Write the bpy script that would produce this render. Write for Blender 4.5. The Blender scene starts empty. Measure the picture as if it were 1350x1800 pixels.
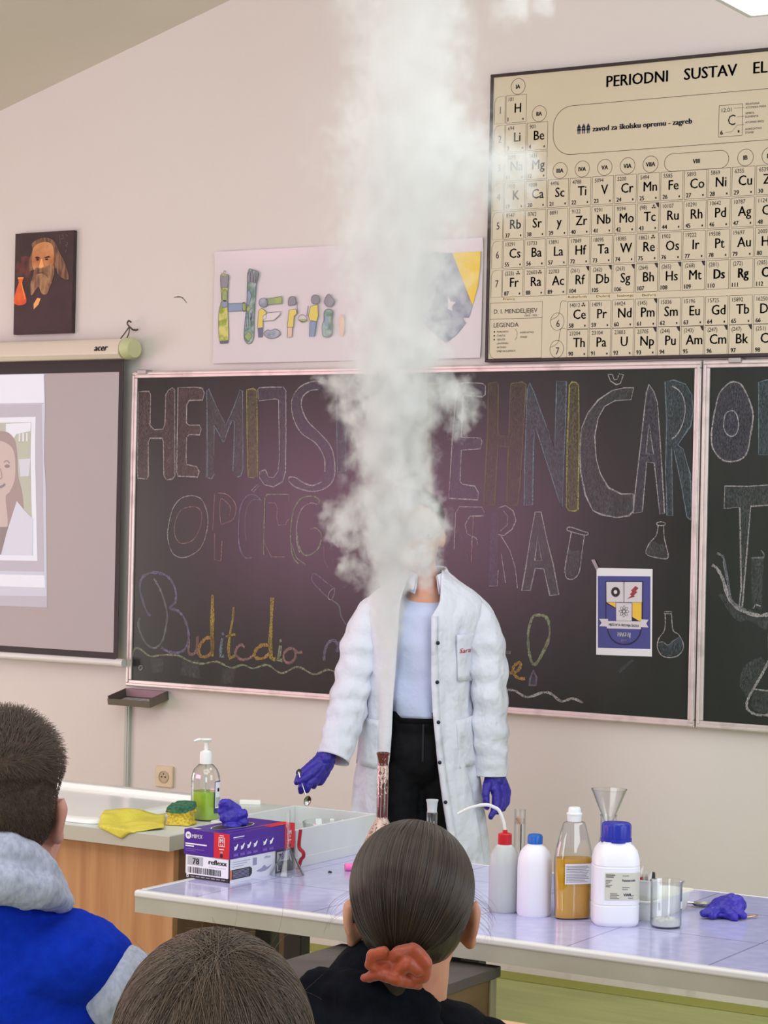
import bpy, bmesh, math, random
import numpy as np
from mathutils import Vector, Matrix, noise as mnoise
random.seed(7); RNG = np.random.default_rng(7)
S = bpy.context.scene
COL = S.collection
R_ = math.radians

# ------------------------------------------------------------------ camera, world, lights, exposure
cam = bpy.data.objects.new('camera', bpy.data.cameras.new('camera')); COL.objects.link(cam)
cam.data.sensor_fit = 'VERTICAL'; cam.data.sensor_height = 36.0; cam.data.lens = 77.6
cam.data.clip_start = .05; cam.data.clip_end = 60
YAW, ROLL = R_(31.4), R_(1.17)
fwd = Vector((-math.sin(YAW), math.cos(YAW), 0)); rt0 = Vector((math.cos(YAW), math.sin(YAW), 0)); up0 = Vector((0, 0, 1))
rt = math.cos(ROLL)*rt0 + math.sin(ROLL)*up0; up = math.cos(ROLL)*up0 - math.sin(ROLL)*rt0
M = Matrix((( rt.x, up.x, -fwd.x, 0), (rt.y, up.y, -fwd.y, -6.8), (rt.z, up.z, -fwd.z, 1.6), (0, 0, 0, 1)))
cam.matrix_world = M
S.camera = cam

w = bpy.data.worlds.new('world'); S.world = w; w.use_nodes = True
w.node_tree.nodes['Background'].inputs[0].default_value = (.93, .97, 1, 1)
w.node_tree.nodes['Background'].inputs[1].default_value = .62

def area(name, loc, target, size, power, col=(1, 1, 1), spread=180):
    l = bpy.data.lights.new(name, 'AREA'); l.shape = 'RECTANGLE'; l.size, l.size_y = size
    l.energy = power; l.color = col; l.spread = R_(spread)
    o = bpy.data.objects.new(name, l); COL.objects.link(o); o.location = loc
    o.rotation_euler = (Vector(target)-Vector(loc)).to_track_quat('-Z', 'Y').to_euler()
    return o
area('ceiling_lamps_light', (-2.9, -3.9, 3.85), (-3.6, -1.2, .8), (4.6, 1.6), 78, (.95, .985, 1))
area('rear_ceiling_lamps_light', (-3.0, -5.6, 3.2), (-3.6, -3.5, 0), (3.5, 1.2), 52, (.95, .985, 1))
area('window_daylight', (1.2, -3.2, 2.0), (-3.4, -1.6, 1.2), (2.4, 2.0), 70, (.86, .93, 1))
area('added_pink_sheen_light', (-8.6, -5.6, 1.62), (-4.4, 0, 1.6), (4.2, 1.15), 168, (1, .42, .70))  # unseen pink light, added so the chalkboard picks up a purple sheen
area('added_left_fill', (-8.6, -2.3, 1.05), (-5.0, -.4, .7), (2.6, 1.7), 82, (1, .95, .94))  # added fill to brighten the lower left of the back wall
area('added_rear_fill', (-1.9, -8.4, 1.5), (-5.2, -.2, .7), (2.4, 1.7), 38, (.93, .985, 1), 130)  # added low fill from behind the camera, no window there
vs = S.view_settings
S.display_settings.display_device = 'sRGB'
vs.view_transform = 'Standard'; vs.look = 'None'; vs.gamma = 1; vs.use_curve_mapping = False
vs.exposure = -0.3
cy = S.cycles
cy.max_bounces = 14; cy.diffuse_bounces = 4; cy.glossy_bounces = 5; cy.transmission_bounces = 12
cy.volume_bounces = 5; cy.transparent_max_bounces = 24
cy.volume_step_rate = .4; cy.volume_max_steps = 256
cy.use_adaptive_sampling = True; cy.adaptive_threshold = .03; cy.sample_clamp_indirect = 6; cy.use_denoising = True; cy.caustics_refractive = True; cy.caustics_reflective = False

# ------------------------------------------------------------------ helpers
def lin(c):
    o = []
    for v in c[:3]:
        v /= 255
        o.append(v/12.92 if v <= .04045 else ((v+.055)/1.055)**2.4)
    return (*o, 1)

def mat(name, rgb, rough=.5, metal=0, spec=.5, trans=0, ior=1.45, noise=None, bump=None, coat=0, sheen=0, emit=0, sub=0, stretch=None):
    """noise=(scale, other rgb, contrast lo, hi); bump=(scale, strength)"""
    m = bpy.data.materials.new(name); m.use_nodes = True
    nt = m.node_tree; b = nt.nodes['Principled BSDF']
    b.inputs['Base Color'].default_value = lin(rgb)
    b.inputs['Roughness'].default_value = rough; b.inputs['Metallic'].default_value = metal
    b.inputs['Specular IOR Level'].default_value = spec; b.inputs['Transmission Weight'].default_value = trans
    b.inputs['IOR'].default_value = ior; b.inputs['Coat Weight'].default_value = coat; b.inputs['Coat Roughness'].default_value = .08
    b.inputs['Sheen Weight'].default_value = sheen
    if sub:
        b.inputs['Subsurface Weight'].default_value = sub; b.inputs['Subsurface Radius'].default_value = (.012, .005, .003)
    if emit:
        b.inputs['Emission Color'].default_value = lin(rgb); b.inputs['Emission Strength'].default_value = emit
    tc = nt.nodes.new('ShaderNodeTexCoord'); src = tc.outputs['Object']
    if stretch:
        mp = nt.nodes.new('ShaderNodeMapping'); mp.inputs['Scale'].default_value = stretch
        nt.links.new(src, mp.inputs[0]); src = mp.outputs[0]
    if noise:
        n = nt.nodes.new('ShaderNodeTexNoise'); n.inputs['Scale'].default_value = noise[0]; n.inputs['Detail'].default_value = 5
        nt.links.new(src, n.inputs['Vector'])
        mr = nt.nodes.new('ShaderNodeMapRange'); mr.inputs[1].default_value = noise[2] if len(noise) > 2 else .35; mr.inputs[2].default_value = noise[3] if len(noise) > 3 else .65
        nt.links.new(n.outputs['Fac'], mr.inputs[0])
        mx = nt.nodes.new('ShaderNodeMix'); mx.data_type = 'RGBA'
        mx.inputs['A'].default_value = lin(rgb); mx.inputs['B'].default_value = lin(noise[1])
        nt.links.new(mr.outputs[0], mx.inputs['Factor']); nt.links.new(mx.outputs['Result'], b.inputs['Base Color'])
        m['mixnode'] = mx.name
    if bump:
        n2 = nt.nodes.new('ShaderNodeTexNoise'); n2.inputs['Scale'].default_value = bump[0]; n2.inputs['Detail'].default_value = 4
        nt.links.new(src, n2.inputs['Vector'])
        bp = nt.nodes.new('ShaderNodeBump'); bp.inputs['Strength'].default_value = bump[1]; bp.inputs['Distance'].default_value = bump[2] if len(bump) > 2 else .004
        nt.links.new(n2.outputs['Fac'], bp.inputs['Height']); nt.links.new(bp.outputs[0], b.inputs['Normal'])
    return m

def chalk(name, rgb, cover, scale=420, lo=.42, hi=.62, stretch=(1, 1, .35)):
    """chalk that lies on the board in grains, the board showing between them"""
    m = bpy.data.materials.new(name); m.use_nodes = True; nt = m.node_tree; b = nt.nodes['Principled BSDF']
    b.inputs['Base Color'].default_value = lin(rgb); b.inputs['Roughness'].default_value = .95; b.inputs['Specular IOR Level'].default_value = .1
    tc = nt.nodes.new('ShaderNodeTexCoord'); mp = nt.nodes.new('ShaderNodeMapping'); mp.inputs['Scale'].default_value = stretch
    n = nt.nodes.new('ShaderNodeTexNoise'); n.inputs['Scale'].default_value = scale; n.inputs['Detail'].default_value = 3
    n2 = nt.nodes.new('ShaderNodeTexNoise'); n2.inputs['Scale'].default_value = scale/9; n2.inputs['Detail'].default_value = 2
    nt.links.new(tc.outputs['Object'], mp.inputs[0]); nt.links.new(mp.outputs[0], n.inputs['Vector']); nt.links.new(mp.outputs[0], n2.inputs['Vector'])
    mr = nt.nodes.new('ShaderNodeMapRange'); mr.inputs[1].default_value = lo; mr.inputs[2].default_value = hi; mr.inputs[4].default_value = cover
    nt.links.new(n.outputs['Fac'], mr.inputs[0])
    mr2 = nt.nodes.new('ShaderNodeMapRange'); mr2.inputs[1].default_value = .3; mr2.inputs[2].default_value = .65; mr2.inputs[3].default_value = .55
    nt.links.new(n2.outputs['Fac'], mr2.inputs[0])
    mu = nt.nodes.new('ShaderNodeMath'); mu.operation = 'MULTIPLY'
    nt.links.new(mr.outputs[0], mu.inputs[0]); nt.links.new(mr2.outputs[0], mu.inputs[1]); nt.links.new(mu.outputs[0], b.inputs['Alpha'])
    return m

def tag(o, label=None, cat=None, group=None, kind=None):
    if label: o['label'] = label
    if cat: o['category'] = cat
    if group: o['group'] = group
    if kind: o['kind'] = kind
    return o

def thing(name, label, cat, loc=(0, 0, 0), rz=0, group=None):
    o = bpy.data.objects.new(name, None); COL.objects.link(o); o.empty_display_size = .05
    o.location = loc; o.rotation_euler = (0, 0, rz)
    return tag(o, label, cat, group)

class Fr:
    """a flat frame in space: 2D drawing coordinates onto a surface"""
    def __init__(s, o, u, v, eps=.0006):
        s.o, s.u, s.v = Vector(o), Vector(u), Vector(v); s.n = s.u.cross(s.v).normalized(); s.eps = eps
    def __call__(s, a, b, lift=1): return s.o + s.u*a + s.v*b + s.n*(s.eps*lift)

_txt = {}
def text_geo(t):
    if t in _txt: return _txt[t]
    c = bpy.data.curves.new('t', 'FONT'); c.body = t; c.size = 1; c.resolution_u = 2
    o = bpy.data.objects.new('t', c); COL.objects.link(o)
    me = bpy.data.meshes.new_from_object(o.evaluated_get(bpy.context.evaluated_depsgraph_get()))
    r = ([(v.co.x, v.co.y) for v in me.vertices], [tuple(p.vertices) for p in me.polygons])
    bpy.data.objects.remove(o); bpy.data.curves.remove(c); bpy.data.meshes.remove(me)
    _txt[t] = r
    return r

class MB:
    def __init__(s): s.v, s.f, s.m, s.sm = [], [], [], []
    def add(s, verts, faces, mi=0, sm=False):
        k = len(s.v); s.v += [Vector(p) for p in verts]
        for f in faces: s.f.append(tuple(i+k for i in f)); s.m.append(mi); s.sm.append(sm)
    def box(s, lo, hi, mi=0, rot=None, piv=None):
        x0, y0, z0 = lo; x1, y1, z1 = hi
        vs_ = [Vector(p) for p in ((x0,y0,z0),(x1,y0,z0),(x1,y1,z0),(x0,y1,z0),(x0,y0,z1),(x1,y0,z1),(x1,y1,z1),(x0,y1,z1))]
        if rot is not None:
            pv = Vector(piv) if piv else (Vector(lo)+Vector(hi))/2
            vs_ = [rot @ (p-pv) + pv for p in vs_]
        s.add(vs_, [(0,3,2,1),(4,5,6,7),(0,1,5,4),(1,2,6,5),(2,3,7,6),(3,0,4,7)], mi); return s
    def tube(s, pts, r, n=10, mi=0, cap=True, flat=1.0):
        pts = [Vector(p) for p in pts]; k = len(s.v); N = len(pts)
        rs = r if isinstance(r, (list, tuple)) else [r]*N
        ref = None
        for i, p in enumerate(pts):
            d = (pts[min(i+1, N-1)] - pts[max(i-1, 0)]).normalized()
            if ref is None: ref = d.orthogonal().normalized()
            ref = (ref - d*ref.dot(d)).normalized(); b2 = d.cross(ref)
            for j in range(n):
                a = 2*math.pi*j/n; s.v.append(p + (ref*math.cos(a) + b2*math.sin(a)*flat)*rs[i])
        for i in range(N-1):
            for j in range(n):
                a, b2 = k+i*n+j, k+i*n+(j+1) % n
                s.f.append((a, b2, b2+n, a+n)); s.m.append(mi); s.sm.append(True)
        if cap:
            s.f.append(tuple(k+j for j in reversed(range(n)))); s.f.append(tuple(k+(N-1)*n+j for j in range(n))); s.m += [mi, mi]; s.sm += [False, False]
        return s
    def lathe(s, prof, n=40, c=(0, 0, 0), mi=0, sx=1, sy=1, sm=True, power=2.0):
        """profile [(r, z)] turned about the vertical; power > 2 squares the section; r == 0 closes the end"""
        c = Vector(c); k = len(s.v); idx = []
        for r, z in prof:
            if r <= 1e-7:
                idx.append([len(s.v)]); s.v.append(c+Vector((0, 0, z))); continue
            row = []
            for j in range(n):
                a = 2*math.pi*j/n; ca, sa = math.cos(a), math.sin(a)
                q = (abs(ca)**power + abs(sa)**power)**(-1/power)
                row.append(len(s.v)); s.v.append(c + Vector((r*q*ca*sx, r*q*sa*sy, z)))
            idx.append(row)
        for A, B in zip(idx, idx[1:]):
            for j in range(n):
                j2 = (j+1) % n
                if len(A) == 1 and len(B) == 1: continue
                if len(A) == 1: f = (A[0], B[j2], B[j])
                elif len(B) == 1: f = (A[j], A[j2], B[0])
                else: f = (A[j], A[j2], B[j2], B[j])
                s.f.append(f); s.m.append(mi); s.sm.append(sm)
        return s
    def loft(s, rings, mi=0, closed=True, cap=False, sm=True):
        k = len(s.v); n = len(rings[0])
        for r in rings: s.v += [Vector(p) for p in r]
        for i in range(len(rings)-1):
            for j in range(n if closed else n-1):
                j2 = (j+1) % n
                s.f.append((k+i*n+j, k+i*n+j2, k+(i+1)*n+j2, k+(i+1)*n+j)); s.m.append(mi); s.sm.append(sm)
        if cap:
            s.f.append(tuple(k+j for j in reversed(range(n)))); s.f.append(tuple(k+(len(rings)-1)*n+j for j in range(n))); s.m += [mi, mi]; s.sm += [False, False]
        return s
    # flat drawing
    def poly(s, fr, pts, mi=0, lift=1):
        a = sum(p[0]*q[1]-q[0]*p[1] for p, q in zip(pts, pts[1:]+pts[:1]))
        if a < 0: pts = pts[::-1]
        s.add([fr(x, y, lift) for x, y in pts], [tuple(range(len(pts)))], mi); return s
    def rect(s, fr, x0, y0, x1, y1, mi=0, lift=1): return s.poly(fr, [(x0, y0), (x1, y0), (x1, y1), (x0, y1)], mi, lift)
    def ell(s, fr, x, y, rx, ry, mi=0, lift=1, n=36): return s.poly(fr, [(x+rx*math.cos(2*math.pi*i/n), y+ry*math.sin(2*math.pi*i/n)) for i in range(n)], mi, lift)
    def line(s, fr, pts, wd, mi=0, lift=1, closed=False, jit=0):
        P = [Vector(p) for p in pts]
        if closed: P = P + [P[0]]
        L_, R2 = [], []
        for i, p in enumerate(P):
            if closed and i in (0, len(P)-1): d = P[1]-P[-2]
            else: d = P[min(i+1, len(P)-1)] - P[max(i-1, 0)]
            if d.length < 1e-9: d = Vector((1, 0))
            nrm = Vector((-d.y, d.x)).normalized()
            h = wd/2*(1+jit*(random.random()-.5)*2)
            L_.append(p+nrm*h); R2.append(p-nrm*h)
        k = len(s.v)
        for a, b in zip(L_, R2): s.v += [fr(b.x, b.y, lift), fr(a.x, a.y, lift)]
        for i in range(len(P)-1):
            s.f.append((k+2*i, k+2*i+2, k+2*i+3, k+2*i+1)); s.m.append(mi); s.sm.append(False)
        return s
    def frame2(s, fr, x0, y0, x1, y1, wd, mi=0, lift=1):
        s.rect(fr, x0, y0, x1, y0+wd, mi, lift); s.rect(fr, x0, y1-wd, x1, y1, mi, lift)
        s.rect(fr, x0, y0+wd, x0+wd, y1-wd, mi, lift); s.rect(fr, x1-wd, y0+wd, x1, y1-wd, mi, lift); return s
    def text(s, fr, t, x, y, size, mi=0, align='l', sx=1.0, shear=0, lift=2, bold=0, width=None):
        V, F = text_geo(t)
        if not V: return s
        x0, x1 = min(p[0] for p in V), max(p[0] for p in V)
        if width: sx = width/((x1-x0)*size)
        off = {'l': -x0, 'c': -(x0+x1)/2, 'r': -x1}[align]
        for dx in ([0] if not bold else [-bold, 0, bold]):
            s.add([fr(x+dx+((px+off)*sx+shear*py)*size, y+py*size, lift) for px, py in V], F, mi)
        return s
    def build(s, name, mats, parent=None, bevel=0, seg=2, sub=0, smooth_all=False, solid=0, loc=None, rz=None, weld=False):
        me = bpy.data.meshes.new(name); me.from_pydata([tuple(v) for v in s.v], [], s.f); 
        for m in (mats if isinstance(mats, (list, tuple)) else [mats]): me.materials.append(m)
        me.polygons.foreach_set('material_index', s.m)
        me.polygons.foreach_set('use_smooth', [True]*len(s.f) if smooth_all else s.sm)
        me.update(); me.set_sharp_from_angle(angle=R_(38))
        o = bpy.data.objects.new(name, me); COL.objects.link(o)
        if parent: o.parent = parent
        if loc is not None: o.location = loc
        if rz is not None: o.rotation_euler = (0, 0, rz)
        if weld: o.modifiers.new('w', 'WELD').merge_threshold = .0004
        if solid:
            m = o.modifiers.new('s', 'SOLIDIFY'); m.thickness = solid; m.offset = 0
        if bevel:
            m = o.modifiers.new('b', 'BEVEL'); m.width = bevel; m.segments = seg; m.limit_method = 'ANGLE'; m.angle_limit = R_(40)
            me.polygons.foreach_set('use_smooth', [True]*len(s.f)); m.harden_normals = True
        if any('Principled BSDF' in m.node_tree.nodes and m.node_tree.nodes['Principled BSDF'].inputs['Transmission Weight'].default_value > .3 for m in me.materials):
            q = bmesh.new(); q.from_mesh(me); bmesh.ops.remove_doubles(q, verts=q.verts, dist=1e-6); bmesh.ops.recalc_face_normals(q, faces=q.faces); q.to_mesh(me); q.free()
        if sub:
            m = o.modifiers.new('sub', 'SUBSURF'); m.levels = m.render_levels = sub
        return o

def apply_mods(o):
    me = bpy.data.meshes.new_from_object(o.evaluated_get(bpy.context.evaluated_depsgraph_get()))
    old = o.data; o.modifiers.clear(); o.data = me; me.name = o.name
    bpy.data.meshes.remove(old)
    return o

def cloud(size, depth=2):
    t = bpy.data.textures.new('cloud', 'CLOUDS'); t.noise_scale = size; t.noise_depth = depth; return t

_S = bmesh.new(); bmesh.ops.create_icosphere(_S, subdivisions=3, radius=1)
_SV = [v.co.copy() for v in _S.verts]; _SF = [tuple(v.index for v in f.verts) for f in _S.faces]; _S.free()
def blob(name, prims, voxel, m, parent=None, smooth=6, disp=None, sub=0, loc=None, rz=None):
    """one continuous skin grown over ellipsoids ('e', centre, radii[, euler]) and tapered limbs ('c', p0, r0, p1, r1)"""
    b = MB()
    for p in prims:
        if p[0] == 'e':
            rot = Matrix() if len(p) < 4 else Matrix.Rotation(p[3][2], 4, 'Z') @ Matrix.Rotation(p[3][1], 4, 'Y') @ Matrix.Rotation(p[3][0], 4, 'X')
            b.add([rot @ Vector((v.x*p[2][0], v.y*p[2][1], v.z*p[2][2])) + Vector(p[1]) for v in _SV], _SF)
        else:
            pts = [(Vector(p[1]), p[2]), (Vector(p[3]), p[4])]
            for (q, r) in pts: b.add([v*r+q for v in _SV], _SF)
            (q0, ra), (q1, rb) = pts
            if (q1-q0).length > 1e-5: b.tube([q0, q1], [ra, rb], n=20)
    o = b.build(name, m, parent, smooth_all=True, loc=loc, rz=rz)
    rm = o.modifiers.new('r', 'REMESH'); rm.mode = 'VOXEL'; rm.voxel_size = voxel; rm.use_smooth_shade = True
    sm = o.modifiers.new('s', 'SMOOTH'); sm.factor = .5; sm.iterations = smooth
    for (size, strength) in (disp or []):
        d = o.modifiers.new('d', 'DISPLACE'); d.texture = cloud(size); d.strength = strength; d.mid_level = .5; d.texture_coords = 'LOCAL'
    apply_mods(o)
    o.data.polygons.foreach_set('use_smooth', [True]*len(o.data.polygons))
    return o

def chain(pts):
    """[(x,y,z,r), ...] -> tapered limbs for blob()"""
    return [('c', a[:3], a[3], b[:3], b[3]) for a, b in zip(pts, pts[1:])]

def strands(name, P, radius, m, parent):
    """P: array (n, k, 3) of hair strands"""
    n, k, _ = P.shape
    hc = bpy.data.hair_curves.new(name); hc.add_curves([k]*n)
    hc.attributes['position'].data.foreach_set('vector', P.astype(np.float32).ravel())
    ra = hc.attributes.new('radius', 'FLOAT', 'POINT')
    taper = np.tile(np.linspace(1, .55, k), n).astype(np.float32)*radius
    ra.data.foreach_set('value', taper)
    hc.materials.append(m)
    o = bpy.data.objects.new(name, hc); COL.objects.link(o); o.parent = parent
    return o

def hair_mat(name, rgb, rgb2, rough=.45):
    m = bpy.data.materials.new(name); m.use_nodes = True; nt = m.node_tree; b = nt.nodes['Principled BSDF']
    hi = nt.nodes.new('ShaderNodeHairInfo'); mx = nt.nodes.new('ShaderNodeMix'); mx.data_type = 'RGBA'
    mx.inputs['A'].default_value = lin(rgb); mx.inputs['B'].default_value = lin(rgb2)
    nt.links.new(hi.outputs['Random'], mx.inputs['Factor']); nt.links.new(mx.outputs['Result'], b.inputs['Base Color'])
    b.inputs['Roughness'].default_value = rough; b.inputs['Specular IOR Level'].default_value = .5
    return m

# ------------------------------------------------------------------ materials shared
def thin_glass():
    m = bpy.data.materials.new('clear_glass'); m.use_nodes = True; nt = m.node_tree
    for n in list(nt.nodes): nt.nodes.remove(n)
    out = nt.nodes.new('ShaderNodeOutputMaterial'); mx = nt.nodes.new('ShaderNodeMixShader'); tr = nt.nodes.new('ShaderNodeBsdfTransparent'); gl = nt.nodes.new('ShaderNodeBsdfGlossy')
    gl.inputs['Roughness'].default_value = .03; lw = nt.nodes.new('ShaderNodeLayerWeight'); lw.inputs['Blend'].default_value = .5
    pw = nt.nodes.new('ShaderNodeMath'); pw.operation = 'POWER'; pw.inputs[1].default_value = 3.2; nt.links.new(lw.outputs['Facing'], pw.inputs[0])
    ma = nt.nodes.new('ShaderNodeMath'); ma.operation = 'MULTIPLY_ADD'; ma.inputs[1].default_value = .85; ma.inputs[2].default_value = .06; nt.links.new(pw.outputs[0], ma.inputs[0])
    cr = nt.nodes.new('ShaderNodeMix'); cr.data_type = 'RGBA'; cr.inputs['A'].default_value = (.985, .99, .988, 1); cr.inputs['B'].default_value = (.42, .48, .46, 1); nt.links.new(pw.outputs[0], cr.inputs['Factor'])
    nt.links.new(cr.outputs['Result'], tr.inputs[0]); nt.links.new(ma.outputs[0], mx.inputs[0]); nt.links.new(tr.outputs[0], mx.inputs[1]); nt.links.new(gl.outputs[0], mx.inputs[2]); nt.links.new(mx.outputs[0], out.inputs[0])
    return m
glass = thin_glass()
white_pl = mat('white_plastic', (232, 233, 234), .35)
ink = mat('black_ink', (38, 34, 36), .6)
steel = mat('steel', (190, 190, 188), .22, metal=1)
paper = mat('white_paper', (228, 228, 234), .6)
glove_m = mat('violet_nitrile', (46, 36, 150), .42, noise=(30, (58, 46, 168)), bump=(90, .25))
skin_m = mat('skin', (206, 158, 132), .5, sub=.15, noise=(25, (214, 150, 128)))

# ------------------------------------------------------------------ room shell
wall_m = mat('painted_plaster', (225, 219, 215), .75, noise=(1.1, (223, 215, 211), .3, .7), bump=(60, .12))
b = MB().box((-8.7, 0, -.05), (2.2, .12, 4.7)); tag(b.build('wall_back', wall_m), kind='structure')
b = MB().box((-8.82, -8.6, -.05), (-8.7, .12, 2.7)); tag(b.build('wall_left', wall_m), kind='structure')
floor_m = mat('green_linoleum', (172, 180, 108), .45, noise=(3, (158, 164, 100)), bump=(20, .1), stretch=(1, 6, 1))
b = MB().box((-8.7, -8.6, -.06), (2.2, 0, 0)); tag(b.build('floor', floor_m), kind='structure')
ceil_m = mat('ceiling_plaster', (226, 219, 208), .8, noise=(2, (222, 215, 205)), bump=(40, .1))
b = MB()
z0 = 3.1915; k = .293
prof = [(-8.75, z0+k*(-8.75+6.0104)), (-2.6, z0+k*(-2.6+6.0104)), (2.2, z0+k*(-2.6+6.0104))]
for (xa, za), (xb, zb) in zip(prof, prof[1:]):
    b.add([(xa,0,za),(xb,0,zb),(xb,-8.6,zb),(xa,-8.6,za),(xa,0,za+.1),(xb,0,zb+.1),(xb,-8.6,zb+.1),(xa,-8.6,za+.1)], [(0,1,2,3),(7,6,5,4),(0,4,5,1),(3,2,6,7),(0,3,7,4),(1,5,6,2)])
tag(b.build('ceiling', ceil_m), kind='structure')
b = MB().box((-8.7, -.014, .012), (2.2, 0, .052)); tag(b.build('baseboard_back', mat('baseboard_paint', (222, 216, 208), .5, noise=(9, (200, 192, 184), .5, .7)), bevel=.003), kind='structure')
# coved upturn of the linoleum along the wall
b = MB(); b.add([(-8.7,-.075,.001),(2.2,-.075,.001),(2.2,-.012,.014),(-8.7,-.012,.014),(-8.7,-.012,.001),(2.2,-.012,.001)], [(0,1,2,3),(3,2,5,4),(0,3,4),(1,5,2)])
tag(b.build('trim_1', mat('dark_green_linoleum', (146, 148, 62), .45)), kind='structure')

WALLF = Fr((0, 0, 0), (1, 0, 0), (0, 0, 1))
def wf(off, eps=.0006): return Fr((0, -off, 0), (1, 0, 0), (0, 0, 1), eps)

# ------------------------------------------------------------------ chalkboards
board_m = mat('green_black_board', (42, 48, 43), .22, spec=.34, noise=(2.2, (49, 53, 49), .3, .7), stretch=(3, 1, .5))
alu = mat('aluminium_frame', (226, 214, 210), .32, metal=.35, noise=(14, (200, 190, 186), .5, .7))
dust = mat('chalk_dust_white', (214, 214, 212), .9)
def board(name, label, x0, x1):
    t = thing(name, label, 'chalkboard', ((x0+x1)/2, 0, .908))
    ox, oz = (x0+x1)/2, .908
    z0, z1 = .908, 2.122; W = .025
    b = MB().box((x0+W*.5-ox, -.03, z0+W*.5-oz), (x1-W*.5-ox, -.004, z1-W*.5-oz)); b.build('writing_surface', board_m, t)
    b = MB()
    for i, (wa, d) in enumerate(((W, .037), (W*.55, .042))):
        o = 0 if i == 0 else .003
        b.box((x0+o-ox, -d, z0+o-oz), (x1-o-ox, -.001 - o, z0+wa-oz)); b.box((x0+o-ox, -d, z1-wa-oz), (x1-o-ox, -.001-o, z1-o-oz))
        b.box((x0+o-ox, -d, z0+wa-oz), (x0+wa-ox, -.001-o, z1-wa-oz)); b.box((x1-wa-ox, -d, z0+wa-oz), (x1-o-ox, -.001-o, z1-wa-oz))
    b.build('frame', alu, t, bevel=.003)
    return t, ox, oz
bd, BOX, BOZ = board('chalkboard', 'long framed dark chalkboard with big coloured chalk lettering, behind the person in lab coat', -5.281, -2.912)
bd2, BOX2, BOZ2 = board('chalkboard', 'second dark chalkboard at the right edge, chalk letters and a flask drawn on it', -2.907, -1.70)
clip_m = mat('grey_clip', (170, 168, 166), .4, metal=.6)
def clip(px, t, ox, oz):
    b = MB().box((px-.022-ox, -.052, 2.111-oz), (px+.022-ox, -.012, 2.128-oz)); b.build('frame_clip', clip_m, t, bevel=.003)
clip(-5.225, bd, BOX, BOZ); clip(-2.79, bd2, BOX2, BOZ2)

CH = {}
for nm, rgb, cov in (('white', (205, 200, 200), .62), ('pink', (205, 160, 160), .5), ('yellow', (186, 178, 106), .68), ('blue', (142, 164, 180), .6), ('violet', (158, 150, 182), .55), ('orange', (196, 156, 96), .75), ('brown', (158, 136, 100), .55), ('green', (172, 184, 150), .65), ('grey', (160, 165, 172), .5), ('ochre', (184, 162, 92), .75)):
    CH[nm] = chalk('chalk_'+nm, rgb, cov, lo=.34, hi=.5); CH[nm+'_f'] = chalk('chalk_fill_'+nm, rgb, cov*.44, scale=300, lo=.38, hi=.66)
CHN = list(CH); CHI = {n: i for i, n in enumerate(CHN)}; CHM = [CH[n] for n in CHN]
bf = wf(.0302)
def chalk_parts(parts, name, par, ox, oz):
    b = MB()
    f = Fr((-ox, -.0302, -oz), (1, 0, 0), (0, 0, 1), .0005)
    for kind, pts, col, wd in parts:
        if kind == 'F': b.poly(f, pts, CHI[col], 1)
        elif kind == 'L': b.line(f, pts, wd*.85, CHI[col], 2, jit=.35)
        elif kind == 'C': b.line(f, pts, wd*.85, CHI[col], 2, closed=True, jit=.35)
        elif kind == 'G':            # letter: filled and outlined
            b.poly(f, pts, CHI[col+'_f'], 1); b.line(f, pts, wd*.8, CHI['white' if col not in ('yellow', 'blue', 'brown') else col], 2, closed=True, jit=.4)
    return b.build(name, CHM, par)
def smooth_pts(pts, closed=False, n=5):
    """Catmull-Rom through the points"""
    P = [Vector(p) for p in pts]; out = []; N = len(P)
    rng = range(N if closed else N-1)
    for i in rng:
        p0, p1, p2, p3 = (P[(i-1) % N], P[i], P[(i+1) % N], P[(i+2) % N]) if closed else (P[max(i-1, 0)], P[i], P[i+1], P[min(i+2, N-1)])
        for j in range(n):
            t = j/n; q = .5*((2*p1) + (p2-p0)*t + (2*p0-5*p1+4*p2-p3)*t*t + (3*p1-p0-3*p2+p3)*t**3); out.append(tuple(q))
    if not closed: out.append(tuple(P[-1]))
    return out
sp = smooth_pts
o_ = .0305
A = []
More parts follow.
